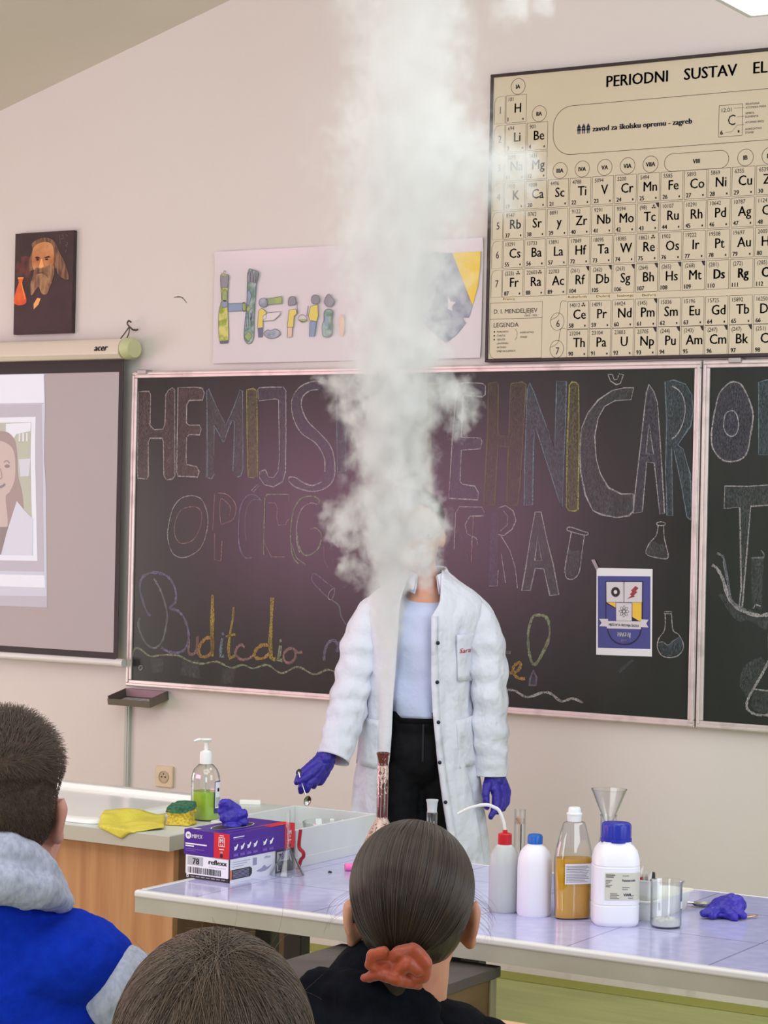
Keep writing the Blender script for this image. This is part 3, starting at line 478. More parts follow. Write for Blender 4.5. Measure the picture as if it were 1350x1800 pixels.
# ------------------------------------------------------------------ periodic chart
def chart():
    x0, x1, z0, z1 = -3.731, -2.07, 2.131, 3.137
    t = thing('periodic_chart', 'large black-framed beige periodic table of the elements hung above the chalkboards', 'wall chart', ((x0+x1)/2, 0, z0))
    ox, oz = (x0+x1)/2, z0
    pm = mat('aged_chart_paper', (214, 204, 178), .42, noise=(1.6, (208, 197, 170), .3, .7)); lm = mat('brown_line', (92, 76, 66), .6); hm = mat('hand_ink', (30, 26, 26), .6); bm_ = mat('pale_strip', (222, 206, 172), .6); ym = mat('hazard_mark', (150, 120, 30), .6)
    b = MB().box((x0+.006-ox, -.028, z0+.006-oz), (x1-.006-ox, -.004, z1-.006-oz))
    f = Fr((-ox, -.0282, -oz), (1, 0, 0), (0, 0, 1), .0004)
    P, Rr = .0848, .1010; X0, Z0 = -3.669, 3.0585; cw, ch = .0805, .0965
    def cell(cx, cz, mass, sym, num, hand=False, corner=False, haz=False, mark=True):
        b.frame2(f, cx, cz-ch, cx+cw, cz, .0012, 1, 1)
        b.text(f, mass, cx+.010, cz-.0205, .0195, 3, 'l', .86, lift=2)
        w_ = .047
        b.text(f, sym, cx+.047, cz-.0615, w_ if not hand else .046, 4 if hand else 3, 'c', .90 if not hand else .8, lift=2, bold=.0006 if not hand else .0016)
        b.text(f, num, cx+.008, cz-.0905, .0205, 3, 'l', .9, lift=2, bold=.0005)
        if mark: b.rect(f, cx+.0655, cz-.0885, cx+.0705, cz-.082, 3, 2)
        if corner: b.poly(f, [(cx+cw-.013, cz-.001), (cx+cw-.001, cz-.001), (cx+cw-.001, cz-.017), (cx+cw-.006, cz-.014)], 3, 2)
        if haz:
            for a in (90, 210, 330): b.poly(f, [(cx+.061, cz-.014), (cx+.061+.008*math.cos(R_(a-28)), cz-.014+.008*math.sin(R_(a-28))), (cx+.061+.008*math.cos(R_(a+28)), cz-.014+.008*math.sin(R_(a+28)))], 4, 3)
            b.ell(f, cx+.061, cz-.014, .002, .002, 5, 4, 10)
    rows = {
     1: [(0, '1.01', 'H', '1')], 2: [(0, '6.94', 'Li', '3'), (1, '9.01', 'Be', '4')], 3: [(0, '22.99', 'Na', '11'), (1, '24.31', 'Mg', '12')],
     4: list(zip(range(18), '39.10 40.08 44.96 47.88 50.94 52.00 54.94 55.85 58.93 58.69 63.55 65.39 69.72 72.61 74.92 78.96 79.90 83.80'.split(), 'K Ca Sc Ti V Cr Mn Fe Co Ni Cu Zn Ga Ge As Se Br Kr'.split(), map(str, range(19, 37)))),
     5: list(zip(range(18), '85.47 87.62 88.91 91.22 92.91 95.94 (98) 101.07 102.91 106.42 107.87 112.41 114.82 118.71 121.75 127.60 126.90 131.29'.split(), 'Rb Sr y Zr Nb Mo Tc Ru Rh Pd Ag Cd In Sn Sb Te I Xe'.split(), map(str, range(37, 55)))),
     6: list(zip(range(18), '132.91 137.33 138.91 178.49 180.95 183.85 186.21 190.2 192.22 195.08 196.97 200.59 204.38 207.2 208.98 (209) (210) (222)'.split(), 'Cs Ba La Hf Ta W Re Os Ir Pt Au Hg Tl Pb Bi Po At Rn'.split(), ['55', '56', '57']+[str(i) for i in range(72, 87)])),
     7: list(zip(range(12), '(223) 226.03 227.03 (261) (262) (263) (264) (265) (268) (281) (272) (285)'.split(), 'Fr Ra Ac Rf Db Sg Bh Hs Mt Ds Rg Cn'.split(), ['87', '88', '89']+[str(i) for i in range(104, 113)]))}
    for r, L_ in rows.items():
        for (c_, ma, sy, nu) in L_:
            hand = r == 7 and c_ >= 9
            ma2 = ma.replace('.', '') if not hand else ma
            cell(X0+c_*P, Z0-(r-1)*Rr, ma2, sy, nu, hand, corner=(r == 7 and 3 <= c_ <= 8) or (r == 5 and c_ == 6), haz=(r, c_) in ((5, 6), (6, 6), (7, 0), (7, 1)), mark=not (r == 7 and c_ > 2))
    for r in range(1, 8):
        zt = Z0-(r-1)*Rr-.001
        b.line(f, [(X0-.0035, zt-ch+.002), (X0-.045, zt-ch+.002), (X0-.045, zt-.02), (X0-.038, zt-.005), (X0-.028, zt), (X0-.0035, zt)], .0012, 1, 1, closed=True)
        b.text(f, str(r), X0-.022, zt-.060, .036, 3, 'c', .8, lift=2)
    def pill(x, z, rx, rz, t_, size=.021):
        pts = []
        for i in range(40):
            a = 2*math.pi*i/40; cx = (rx-rz)*(1 if math.cos(a) >= 0 else -1) if rx > rz else 0
            pts.append((x+cx+rz*math.cos(a), z+rz*math.sin(a)))
        b.line(f, pts, .0016, 1, 1, closed=True); b.text(f, t_, x, z-size*.36, size, 3, 'c', .9, lift=2, bold=.0007)
    for c_, r_, t_ in ((0, 1, 'IA'), (1, 2, 'IIA'), (2, 4, 'IIIA'), (3, 4, 'IVA'), (4, 4, 'VA'), (5, 4, 'VIA'), (6, 4, 'VIIA'), (10, 4, 'IB'), (11, 4, 'IIB'), (12, 4, 'IIIB'), (13, 4, 'IVB'), (14, 4, 'VB'), (15, 4, 'VIB'), (16, 4, 'VIIB'), (17, 4, 'O')):
        pill(X0+c_*P+.046, Z0-(r_-1)*Rr+.029, .0275, .0275, t_)
    pill(X0+8*P+.042, Z0-3*Rr+.029, .115, .0295, 'VIII', .021)
    b.text(f, 'PERIODNI', -3.283, 3.057, .055, 3, 'l', width=.225, lift=2, bold=.0012)
    b.text(f, 'SUSTAV', -2.998, 3.057, .055, 3, 'l', width=.187, lift=2, bold=.0012)
    b.text(f, 'ELEMENATA', -2.753, 3.057, .055, 3, 'l', width=.285, lift=2, bold=.0012)
    # maker's panel
    xl, xr, zb, zt, rr = -3.483, -2.585, 2.837, 3.004, .07
    pts = []
    for cx, cz, a0 in ((xr-rr, zt-rr, 0), (xl+rr, zt-rr, 90), (xl+rr, zb+rr, 180), (xr-rr, zb+rr, 270)):
        pts += [(cx+rr*math.cos(R_(a0+i*11.25)), cz+rr*math.sin(R_(a0+i*11.25))) for i in range(9)]
    b.line(f, pts, .0018, 1, 1, closed=True)
    for i in range(3):
        x = -3.392+i*.0175
        b.rect(f, x+.003, 2.905, x+.0065, 2.929, 6, 2); b.rect(f, x+.0095, 2.905, x+.013, 2.929, 6, 2); b.poly(f, [(x, 2.925), (x+.016, 2.925), (x+.008, 2.940)], 6, 2); b.rect(f, x+.001, 2.916, x+.015, 2.922, 6, 2)
    b.text(f, 'zavod za školsku opremu - zagreb', -3.332, 2.910, .026, 6, 'l', width=.365, lift=2, bold=.0012)
    cx, cz = -2.872, 2.962
    b.frame2(f, cx, cz-.105, cx+.084, cz, .0014, 1, 1); b.text(f, '12.01', cx+.01, cz-.023, .019, 3, lift=2); b.text(f, 'C', cx+.046, cz-.068, .05, 3, 'c', .85, lift=2); b.text(f, '6', cx+.007, cz-.097, .02, 3, lift=2, bold=.0008); b.rect(f, cx+.068, cz-.094, cx+.074, cz-.086, 3, 2)
    b.line(f, [(cx+.052, cz-.013), (cx+.09, cz-.013)], .001, 1, 2); b.line(f, [(cx+.065, cz-.042), (cx+.09, cz-.042)], .001, 1, 2); b.line(f, [(cx+.024, cz-.09), (cx+.047, cz-.09), (cx+.066, cz-.069), (cx+.09, cz-.069)], .001, 1, 2)
    for dz, l1, l2 in ((-.006, 'RELATIVNA', 'ATOMSKA MASA'), (-.036, 'SIMBOL', 'ELEMENTA'), (-.066, 'ATOMSKI BROJ', ''), (-.088, 'AGREGATNO', 'STANJE')):
        b.text(f, l1, cx+.094, cz+dz, .0095, 3, lift=2); b.text(f, l2, cx+.094, cz+dz-.0115, .0095, 3, lift=2)
    # f block
    lan = list(zip('140.12 140.91 144.24 (145) 150.36 151.96 157.25 158.92 162.50 164.93 167.26 168.93 173.04 174.97'.split(), 'Ce Pr Nd Pm Sm Eu Gd Tb Dy Ho Er Tm Yb Lu'.split(), range(58, 72)))
    act = list(zip('232.04 231.04 238.03 237.05 (244) (243) (247) (247) (251) (252) (257) (258) (259) (262)'.split(), 'Th Pa U Np Pu Am Cm Bk Cf Es Fm Md No Lr'.split(), range(90, 104)))
    for k_, L_ in enumerate((lan, act)):
        for i, (ma, sy, nu) in enumerate(L_):
            cell(-3.4145+i*P, 2.334-k_*.0965, ma.replace('.', ''), sy, str(nu), corner=(sy == 'Pm' or (k_ == 1 and i >= 3)), haz=sy == 'Ce', mark=not (k_ == 1 and i >= 4))
        zc = 2.266-k_*.0945
        pts = [(-3.452+.026*math.cos(2*math.pi*i/32), zc+.030*math.sin(2*math.pi*i/32)) for i in range(32)]
        b.line(f, pts, .0014, 1, 1, closed=True); b.text(f, str(6+k_), -3.449, zc-.019, .036, 3, 'c', .85, lift=2)
        b.line(f, sp([(-3.477, zc+.006), (-3.455, zc+.016), (-3.445, zc+.03), (-3.438, zc+.068), (-3.418, zc+.068)]), .0014, 1, 1)
    # pasted strips with hand lettering
    for x, z, w_, t_ in ((-3.665, 2.346, .045, 'Francij'), (-3.412, 2.345, .07, 'Rutherfordij'), (-3.305, 2.344, .05, 'Dubnij'), (-3.228, 2.343, .06, 'Seaborgij'), (-3.135, 2.342, .05, 'Bohrij')):
        b.rect(f, x-.003, z-.004, x+w_+.003, z+.0115, 7, 1); b.text(f, t_, x, z, .011, 4, width=w_, lift=2)
    # legend
    xl, xr, zb, zt = -3.716, -3.511, 2.143, 2.337
    b.line(f, [(xl, zb+.022), (xl+.008, zb+.006), (xl+.02, zb), (xr, zb), (xr, zt), (xl, zt)], .0014, 1, 1, closed=True); b.line(f, [(xl, zt-.056), (xr, zt-.056)], .0014, 1, 1)
    b.text(f, 'D. I. MENDELJEJEV', xl+.016, zt-.037, .0215, 3, width=.170, lift=2); b.text(f, '(1834 - 1907)', xr-.02, zt-.05, .009, 3, 'r', lift=2)
    b.text(f, 'LEGENDA', xl+.016, zt-.085, .0225, 3, width=.098, lift=2)
    for i, t_ in enumerate(('PLINOVITO', 'ČVRSTO', 'TEKUĆE', 'LANTANIDI', 'AKTINIDI', 'UMJETNI ELEMENTI')):
        z = zt-.104-i*.0135; b.text(f, t_, xl+.03, z, .0088, 3, lift=2)
        if i < 3: b.rect(f, xl+.0165, z+.001, xl+.0215, z+.006, 3, 2)
    b.line(f, sp([(xl+.100, zt-.093), (xl+.108, zt-.102), (xl+.108, zt-.12), (xl+.1, zt-.131)]), .001, 1, 2); b.text(f, 'AGREGATNO', xl+.12, zt-.108, .0088, 3, lift=2); b.text(f, 'STANJE', xl+.12, zt-.124, .0088, 3, lift=2)
    b.build('chart_panel', [pm, lm, lm, ink, hm, ym, mat('navy_ink', (40, 46, 76), .6), bm_], t)
    b = MB(); fr_ = .011
    for lo, hi in (((x0, -.034, z0), (x1, -.002, z0+fr_)), ((x0, -.034, z1-fr_), (x1, -.002, z1)), ((x0, -.034, z0+fr_), (x0+fr_, -.002, z1-fr_)), ((x1-fr_, -.034, z0+fr_), (x1, -.002, z1-fr_))):
        b.box((lo[0]-ox, lo[1], lo[2]-oz), (hi[0]-ox, hi[1], hi[2]-oz))
    b.build('frame', mat('dark_wood_frame', (52, 42, 42), .35, spec=.5), t, bevel=.002)
chart()

# ------------------------------------------------------------------ painted portrait (a plain bearded sitter)
def portrait():
    x0, x1, z0, z1 = -5.896, -5.596, 2.281, 2.686
    t = thing('portrait', 'narrow dark portrait of a grey-bearded man with an orange flask, high on the left wall', 'painting', ((x0+x1)/2, 0, z0))
    W, Hh = x1-x0, z1-z0
    cv = mat('dark_canvas', (58, 44, 46), .55, noise=(14, (72, 54, 52), .4, .7)); 
    cols = [cv, mat('paint_coat', (74, 52, 58), .6, noise=(9, (64, 44, 50))), mat('paint_skin', (214, 152, 100), .6, noise=(20, (186, 112, 70), .4, .7)), mat('paint_hair', (150, 112, 84), .6, noise=(60, (96, 66, 54), .4, .6), stretch=(1, 1, .25)), mat('paint_orange', (236, 110, 50), .5, noise=(25, (214, 70, 46))), mat('paint_glow', (250, 178, 110), .5), mat('paint_dark', (58, 34, 30), .6), mat('paint_grey', (104, 90, 88), .6), mat('paint_smoke', (112, 62, 58), .6, noise=(30, (64, 46, 48), .4, .65)), mat('paint_beard', (176, 136, 98), .6, noise=(70, (120, 84, 66), .4, .6), stretch=(1, 1, .25))]
    b = MB().box((-W/2, -.022, 0), (W/2, -.002, Hh))
    f = Fr((-W/2, -.0222, 0), (W, 0, 0), (0, 0, Hh), .0004); f.n = Vector((0, -1, 0))
    g = lambda s: [((float(a.split(',')[0])-228)/872, 1-(float(a.split(',')[1])-160)/1520) for a in s.split()]
    b.poly(f, sp(g('245,640 330,520 430,520 480,620 470,820 360,830 270,820'), True), 8, 1)
    b.poly(f, g('228,1680 228,1250 300,1240 380,1000 480,900 620,1000 760,950 900,870 1010,900 1095,960 1095,1680'), 1, 1)
    b.poly(f, sp(g('500,420 480,330 560,270 680,245 780,280 850,360 900,480 960,600 1010,720 1040,880 960,870 880,800 820,700 500,720 450,760 440,620 470,500'), True), 3, 2)
    b.poly(f, sp(g('495,420 560,340 680,310 780,350 812,450 815,600 790,720 740,800 620,830 560,760 510,700 490,600'), True), 2, 3)
    b.poly(f, sp(g('545,690 620,700 690,690 800,640 830,760 800,900 760,1000 720,1090 650,1080 600,980 560,1010 490,1100 470,950 500,850'), True), 9, 4)
    b.poly(f, sp(g('560,690 620,710 680,700 730,780 740,860 690,800 620,770 560,800 530,850 540,760'), True), 3, 5)
    for s_ in ('530,530 570,520 620,550 560,560', '660,545 740,520 770,545 700,555'): b.poly(f, g(s_), 6, 4)
    b.ell(f, (575-228)/872, 1-(572-160)/1520, .028, .008, 6, 5); b.ell(f, (712-228)/872, 1-(572-160)/1520, .03, .008, 6, 5)
    b.poly(f, g('625,560 640,560 672,680 620,700 595,680'), 5, 4); b.line(f, g('590,775 660,770'), .006, 6, 6)
    b.poly(f, g('530,1310 525,1230 580,1140 630,1150 600,1240'), 5, 2)
    b.poly(f, sp(g('288,830 362,830 350,900 365,980 410,1120 415,1200 370,1235 280,1238 232,1200 235,1110 270,980 296,900'), True), 4, 3)
    b.line(f, g('340,900 360,1000 395,1150'), .01, 5, 4); b.line(f, g('280,830 368,830'), .012, 5, 4)
    for s_ in ('300,800 280,700 310,620', '340,800 400,720 380,620 430,560', '390,830 440,870 380,930'): b.line(f, sp(g(s_)), .012, 8, 3)
    for s_ in ('890,220 910,360', '930,220 960,270 920,280', '1000,330 1020,360 980,380 1010,400', '990,220 1010,240', '1000,450 980,480'): b.line(f, g(s_), .01, 7, 2)
    b.build('canvas', cols, t)
portrait()

# ------------------------------------------------------------------ laminated drawing
def drawing():
    x0, x1, z0, z1 = -4.919, -3.760, 2.149, 2.571
    t = thing('laminated_poster', 'wide white laminated sheet with coloured letter drawings, taped above the chalkboard', 'poster', ((x0+x1)/2, 0, z0))
    ox, oz = (x0+x1)/2, z0
    pm = mat('laminated_sheet', (222, 214, 220), .28, spec=.5, bump=(5, .25)); 
    cols = [pm, mat('pencil_grey', (150, 146, 158), .6), mat('pencil_green', (150, 170, 126), .6, noise=(40, (170, 186, 110), .4, .6)), mat('pencil_yellow', (216, 210, 128), .6, noise=(40, (150, 168, 70), .42, .6)), mat('pencil_blue', (142, 160, 188), .6, noise=(40, (146, 160, 190))), mat('pencil_teal', (164, 184, 180), .6, noise=(40, (110, 140, 128), .4, .6)), mat('pencil_line', (112, 110, 122), .6), mat('pencil_coat', (228, 208, 112), .6), mat('pencil_slate', (140, 146, 166), .6, noise=(30, (176, 180, 192), .4, .6)), mat('pencil_gold', (238, 202, 72), .6, noise=(25, (242, 212, 100))), mat('pencil_peach', (228, 196, 176), .6), mat('pencil_navy', (112, 118, 150), .6)]
    b = MB()
    nx, nz = 24, 8; rows_ = []
    for i in range(nz+1):
        for j in range(nx+1):
            u, v_ = j/nx, i/nz
            curl = .010*(max(0, abs(v_-.5)-.36)/.14)**2*(.6+.4*math.sin(u*9)) + .003*math.sin(u*7+v_*3)
            b.v.append(Vector((x0+(x1-x0)*u-ox, -.006-curl, (z0+(z1-z0)*v_)-oz)))
    for i in range(nz):
        for j in range(nx):
            a = i*(nx+1)+j; b.f.append((a, a+1, a+nx+2, a+nx+1)); b.m.append(0); b.sm.append(True)
    f = Fr((-ox, -.0115, -oz), (1, 0, 0), (0, 0, 1), .0004)
    p = lambda pts, c, l=1, o=True: (b.poly(f, pts, c, l), b.line(f, pts, .002, 6, l+1, closed=True) if o else 0)
    p(sp([(-4.888,2.479),(-4.870,2.485),(-4.851,2.477),(-4.853,2.438),(-4.852,2.360),(-4.847,2.285),(-4.847,2.231),(-4.866,2.224),(-4.885,2.230),(-4.893,2.286),(-4.892,2.344),(-4.883,2.390)], True), 3)
    p([(-4.888,2.480),(-4.851,2.479),(-4.852,2.434),(-4.884,2.435)], 1, 2); p(sp([(-4.876,2.418),(-4.861,2.426),(-4.855,2.397),(-4.865,2.381),(-4.878,2.394)], True), 2, 2); p(sp([(-4.882,2.377),(-4.867,2.387),(-4.852,2.376),(-4.854,2.362),(-4.874,2.360)], True), 4, 2)
    p([(-4.885,2.232),(-4.847,2.234),(-4.847,2.225),(-4.884,2.224)], 6, 3); b.line(f, sp([(-4.874,2.489),(-4.871,2.499),(-4.863,2.492)]), .002, 6, 2)
    p([(-4.849,2.373),(-4.774,2.373),(-4.772,2.344),(-4.849,2.343)], 4); p(sp([(-4.784,2.373),(-4.770,2.371),(-4.769,2.346),(-4.781,2.344)], True), 2, 2)
    p(sp([(-4.765,2.435),(-4.759,2.496),(-4.744,2.497),(-4.714,2.484),(-4.723,2.446),(-4.727,2.389),(-4.730,2.323),(-4.731,2.241),(-4.753,2.219),(-4.774,2.242),(-4.772,2.304),(-4.764,2.365)], True), 5)
    for s_ in ([(-4.764,2.451),(-4.763,2.486),(-4.757,2.496),(-4.752,2.486),(-4.751,2.451)], [(-4.749,2.451),(-4.749,2.486),(-4.744,2.497),(-4.739,2.485),(-4.739,2.450)], [(-4.736,2.446),(-4.734,2.479),(-4.729,2.490),(-4.725,2.481),(-4.727,2.446)], [(-4.727,2.450),(-4.719,2.478),(-4.714,2.484),(-4.715,2.470),(-4.723,2.446)]): p(s_, 1, 2)
    p(sp([(-4.763,2.414),(-4.753,2.418),(-4.745,2.397),(-4.756,2.365),(-4.764,2.373)], True), 4, 2); p([(-4.754,2.266),(-4.736,2.249),(-4.753,2.229),(-4.772,2.248)], 2, 2); p([(-4.768,2.349),(-4.756,2.363),(-4.743,2.352),(-4.758,2.339)], 2, 2)
    for s_ in ([(-4.768,2.334),(-4.764,2.283)], [(-4.758,2.336),(-4.754,2.287)], [(-4.745,2.336),(-4.742,2.282)], [(-4.736,2.340),(-4.747,2.307)]): b.line(f, s_, .004, 11, 3)
    # E: figure with tray and green flag
    p([(-4.675,2.387),(-4.648,2.388),(-4.608,2.393),(-4.605,2.365),(-4.637,2.365),(-4.672,2.363)], 2); p(sp([(-4.706,2.363),(-4.707,2.382),(-4.687,2.389),(-4.670,2.378),(-4.672,2.362),(-4.686,2.354)], True), 8, 2); p([(-4.710,2.343),(-4.696,2.351),(-4.676,2.338),(-4.675,2.313),(-4.690,2.306),(-4.689,2.279),(-4.714,2.278)], 7, 1); p([(-4.712,2.277),(-4.690,2.278),(-4.691,2.244),(-4.708,2.243)], 11, 1)
    p([(-4.690,2.322),(-4.668,2.333),(-4.613,2.336),(-4.614,2.324),(-4.641,2.304),(-4.687,2.303)], 0, 2); p(sp([(-4.684,2.256),(-4.669,2.270),(-4.654,2.266),(-4.635,2.272),(-4.615,2.263),(-4.612,2.250),(-4.634,2.239),(-4.664,2.239)], True), 8, 1)
    # M: two figures and a flask
    p(sp([(-4.576,2.359),(-4.575,2.384),(-4.559,2.391),(-4.545,2.383),(-4.545,2.362),(-4.559,2.359)], True), 1, 2); p([(-4.573,2.341),(-4.544,2.344),(-4.538,2.326),(-4.550,2.318),(-4.553,2.277),(-4.580,2.278)], 7, 1); p([(-4.579,2.277),(-4.557,2.277),(-4.558,2.241),(-4.578,2.239)], 10, 1)
    p(sp([(-4.474,2.368),(-4.472,2.388),(-4.458,2.393),(-4.442,2.385),(-4.443,2.363),(-4.462,2.360)], True), 1, 2); p([(-4.478,2.352),(-4.447,2.357),(-4.444,2.315),(-4.451,2.295),(-4.480,2.300),(-4.487,2.316)], 7, 1); p([(-4.480,2.296),(-4.451,2.295),(-4.459,2.241),(-4.481,2.241)], 4, 1)
    b.line(f, sp([(-4.528,2.317),(-4.514,2.322),(-4.497,2.314),(-4.494,2.300),(-4.513,2.295),(-4.531,2.305)], True), .002, 6, 2, closed=True); p(sp([(-4.528,2.305),(-4.497,2.304),(-4.508,2.294),(-4.518,2.295)], True), 2, 2, False); b.line(f, [(-4.539,2.370),(-4.536,2.326)], .003, 6, 2); b.line(f, [(-4.488,2.354),(-4.494,2.316)], .003, 6, 2)
    # I: burner
    p(sp([(-4.418,2.330),(-4.399,2.340),(-4.382,2.329),(-4.384,2.297),(-4.381,2.273),(-4.387,2.241),(-4.420,2.241),(-4.426,2.278),(-4.419,2.298)], True), 5); p(sp([(-4.419,2.366),(-4.410,2.386),(-4.399,2.394),(-4.386,2.381),(-4.375,2.369),(-4.385,2.349),(-4.406,2.350)], True), 1); p([(-4.414,2.314),(-4.403,2.314),(-4.403,2.273),(-4.413,2.278)], 4, 2, False)
    p(sp([(-4.353,2.296),(-4.341,2.320),(-4.329,2.292),(-4.330,2.256),(-4.339,2.236),(-4.350,2.256)], True), 10, 1, False)
    # round emblem sector at the right
    pts = [(-3.882,2.522),(-3.768,2.523),(-3.769,2.463),(-3.776,2.402),(-3.796,2.333)]; b.poly(f, pts, 9, 1)
    b.poly(f, [(-4.017,2.536),(-3.882,2.522),(-3.797,2.332),(-3.810,2.291),(-3.836,2.292),(-3.822,2.272),(-3.857,2.234),(-3.903,2.204),(-3.956,2.244),(-4.030,2.301),(-4.059,2.404),(-4.052,2.490)], 8, 1)
    b.poly(f, [(-3.896,2.371),(-3.885,2.351),(-3.864,2.347),(-3.879,2.334),(-3.877,2.316),(-3.895,2.325)], 0, 2)
    b.build('sheet', cols, t)
drawing()

# ------------------------------------------------------------------ school emblem print on the board
def emblem():
    t = thing('paper_notice', 'white sheet with blue school emblem and banner, taped low on the dark chalkboard', 'poster', (-3.1736, -.031, 1.134))
    O_ = (t.location.x, t.location.z)
    cols = [paper, mat('print_blue', (66, 72, 140), .5), mat('print_navy', (30, 30, 62), .5), mat('print_grey', (210, 206, 212), .5), mat('print_yellow', (232, 190, 66), .5), mat('print_red', (150, 58, 66), .5), ink, paper]
    f = Fr((-O_[0], -.0012, -O_[1]), (1, 0, 0), (0, 0, 1), .0003)
    b = MB(); out = [(-3.282,1.425),(-3.075,1.428),(-3.071,1.135),(-3.277,1.131)]
    b.add([f(x, y, 0) for x, y in out] + [f(x, y, 0)+Vector((0, .0008, 0)) for x, y in out], [(3,2,1,0), (4,5,6,7), (0,1,5,4), (1,2,6,5), (2,3,7,6), (3,0,4,7)])
    q = lambda s_, c, l: b.poly(f, s_, c, l)
    q([(-3.277,1.398),(-3.082,1.403),(-3.077,1.160),(-3.271,1.155)], 1, 1)
    q([(-3.248,1.382),(-3.108,1.386),(-3.106,1.254),(-3.245,1.250)], 2, 2); q(sp([(-3.240,1.228),(-3.234,1.206),(-3.220,1.184),(-3.198,1.171),(-3.173,1.168),(-3.149,1.172),(-3.127,1.187),(-3.114,1.207),(-3.109,1.234)]), 2, 2); q(sp([(-3.236,1.228),(-3.230,1.208),(-3.217,1.188),(-3.196,1.176),(-3.173,1.173),(-3.150,1.178),(-3.130,1.191),(-3.118,1.210),(-3.114,1.234)]), 1, 3)
    q([(-3.242,1.309),(-3.112,1.314),(-3.111,1.254),(-3.241,1.249)], 1, 3)
    q([(-3.244,1.379),(-3.180,1.381),(-3.178,1.313),(-3.242,1.311)], 3, 3); q([(-3.177,1.381),(-3.112,1.383),(-3.111,1.315),(-3.176,1.313)], 3, 3)
    q([(-3.241,1.310),(-3.208,1.311),(-3.207,1.293)], 4, 4); q([(-3.242,1.309),(-3.207,1.293),(-3.207,1.290),(-3.242,1.305)], 6, 4); q([(-3.146,1.313),(-3.112,1.314),(-3.111,1.253),(-3.120,1.252),(-3.145,1.265)], 4, 4); q([(-3.145,1.265),(-3.120,1.252),(-3.145,1.251)], 6, 4)
    q([(-3.206,1.310),(-3.148,1.311),(-3.147,1.251),(-3.204,1.249)], 3, 5)
    c0, c1, c2 = [(-3.209,1.346),(-3.176,1.282),(-3.175,1.202)]; m_ = .0000
    g_ = []
    for i in range(48):
        a = 2*math.pi*i/48; r_ = .0182 if i % 2 else .0155; g_.append((c0[0]+r_*.98*math.cos(a), c0[1]+r_*math.sin(a)))
    q(g_, 6, 4); b.ell(f, c0[0], c0[1], .0068, .0068, 3, 5)
    q([(-3.136,1.369),(-3.124,1.362),(-3.134,1.352),(-3.128,1.349),(-3.141,1.337),(-3.137,1.333),(-3.166,1.324),(-3.150,1.336),(-3.156,1.340),(-3.147,1.349),(-3.152,1.353)], 5, 4)
    for i in range(4):
        a = math.pi*i/4; b.line(f, [(c1[0]+.0185*math.cos(t2)*math.cos(a)-.005*math.sin(t2)*math.sin(a), c1[1]+.0195*math.cos(t2)*math.sin(a)+.005*math.sin(t2)*math.cos(a)) for t2 in [2*math.pi*j/32 for j in range(32)]], .0013, 6, 6, closed=True)
    q([(-3.268,1.253),(-3.234,1.254),(-3.237,1.228),(-3.267,1.228),(-3.258,1.240)], 3, 6); q([(-3.113,1.258),(-3.085,1.258),(-3.093,1.245),(-3.085,1.232),(-3.113,1.232)], 3, 6); q([(-3.239,1.247),(-3.113,1.251),(-3.112,1.225),(-3.238,1.222)], 3, 7)
    a_, b_ = [(-3.175,1.231),(-3.174,1.197)]
    b.text(f, 'MJEŠOVITA SREDNJA ŠKOLA', a_[0], a_[1]+.0005, .0115, 6, 'c', width=.111, lift=8, bold=.0003)
    b.text(f, 'MAGLAJ', b_[0], b_[1], .021, 7, 'c', width=.046, lift=5, bold=.0008); e_ = [(-3.173,1.180)][0]; b.text(f, '1952', e_[0], e_[1], .0115, 7, 'c', width=.02, lift=5, bold=.0003)
    b.build('sheet', cols, t)
    b = MB(); tp = mat('clear_tape', (150, 140, 146), .25)
    b.poly(f, [(-3.302,1.452),(-3.289,1.454),(-3.274,1.427),(-3.282,1.417)], 0, 8); b.build('tape', tp, t)
emblem()

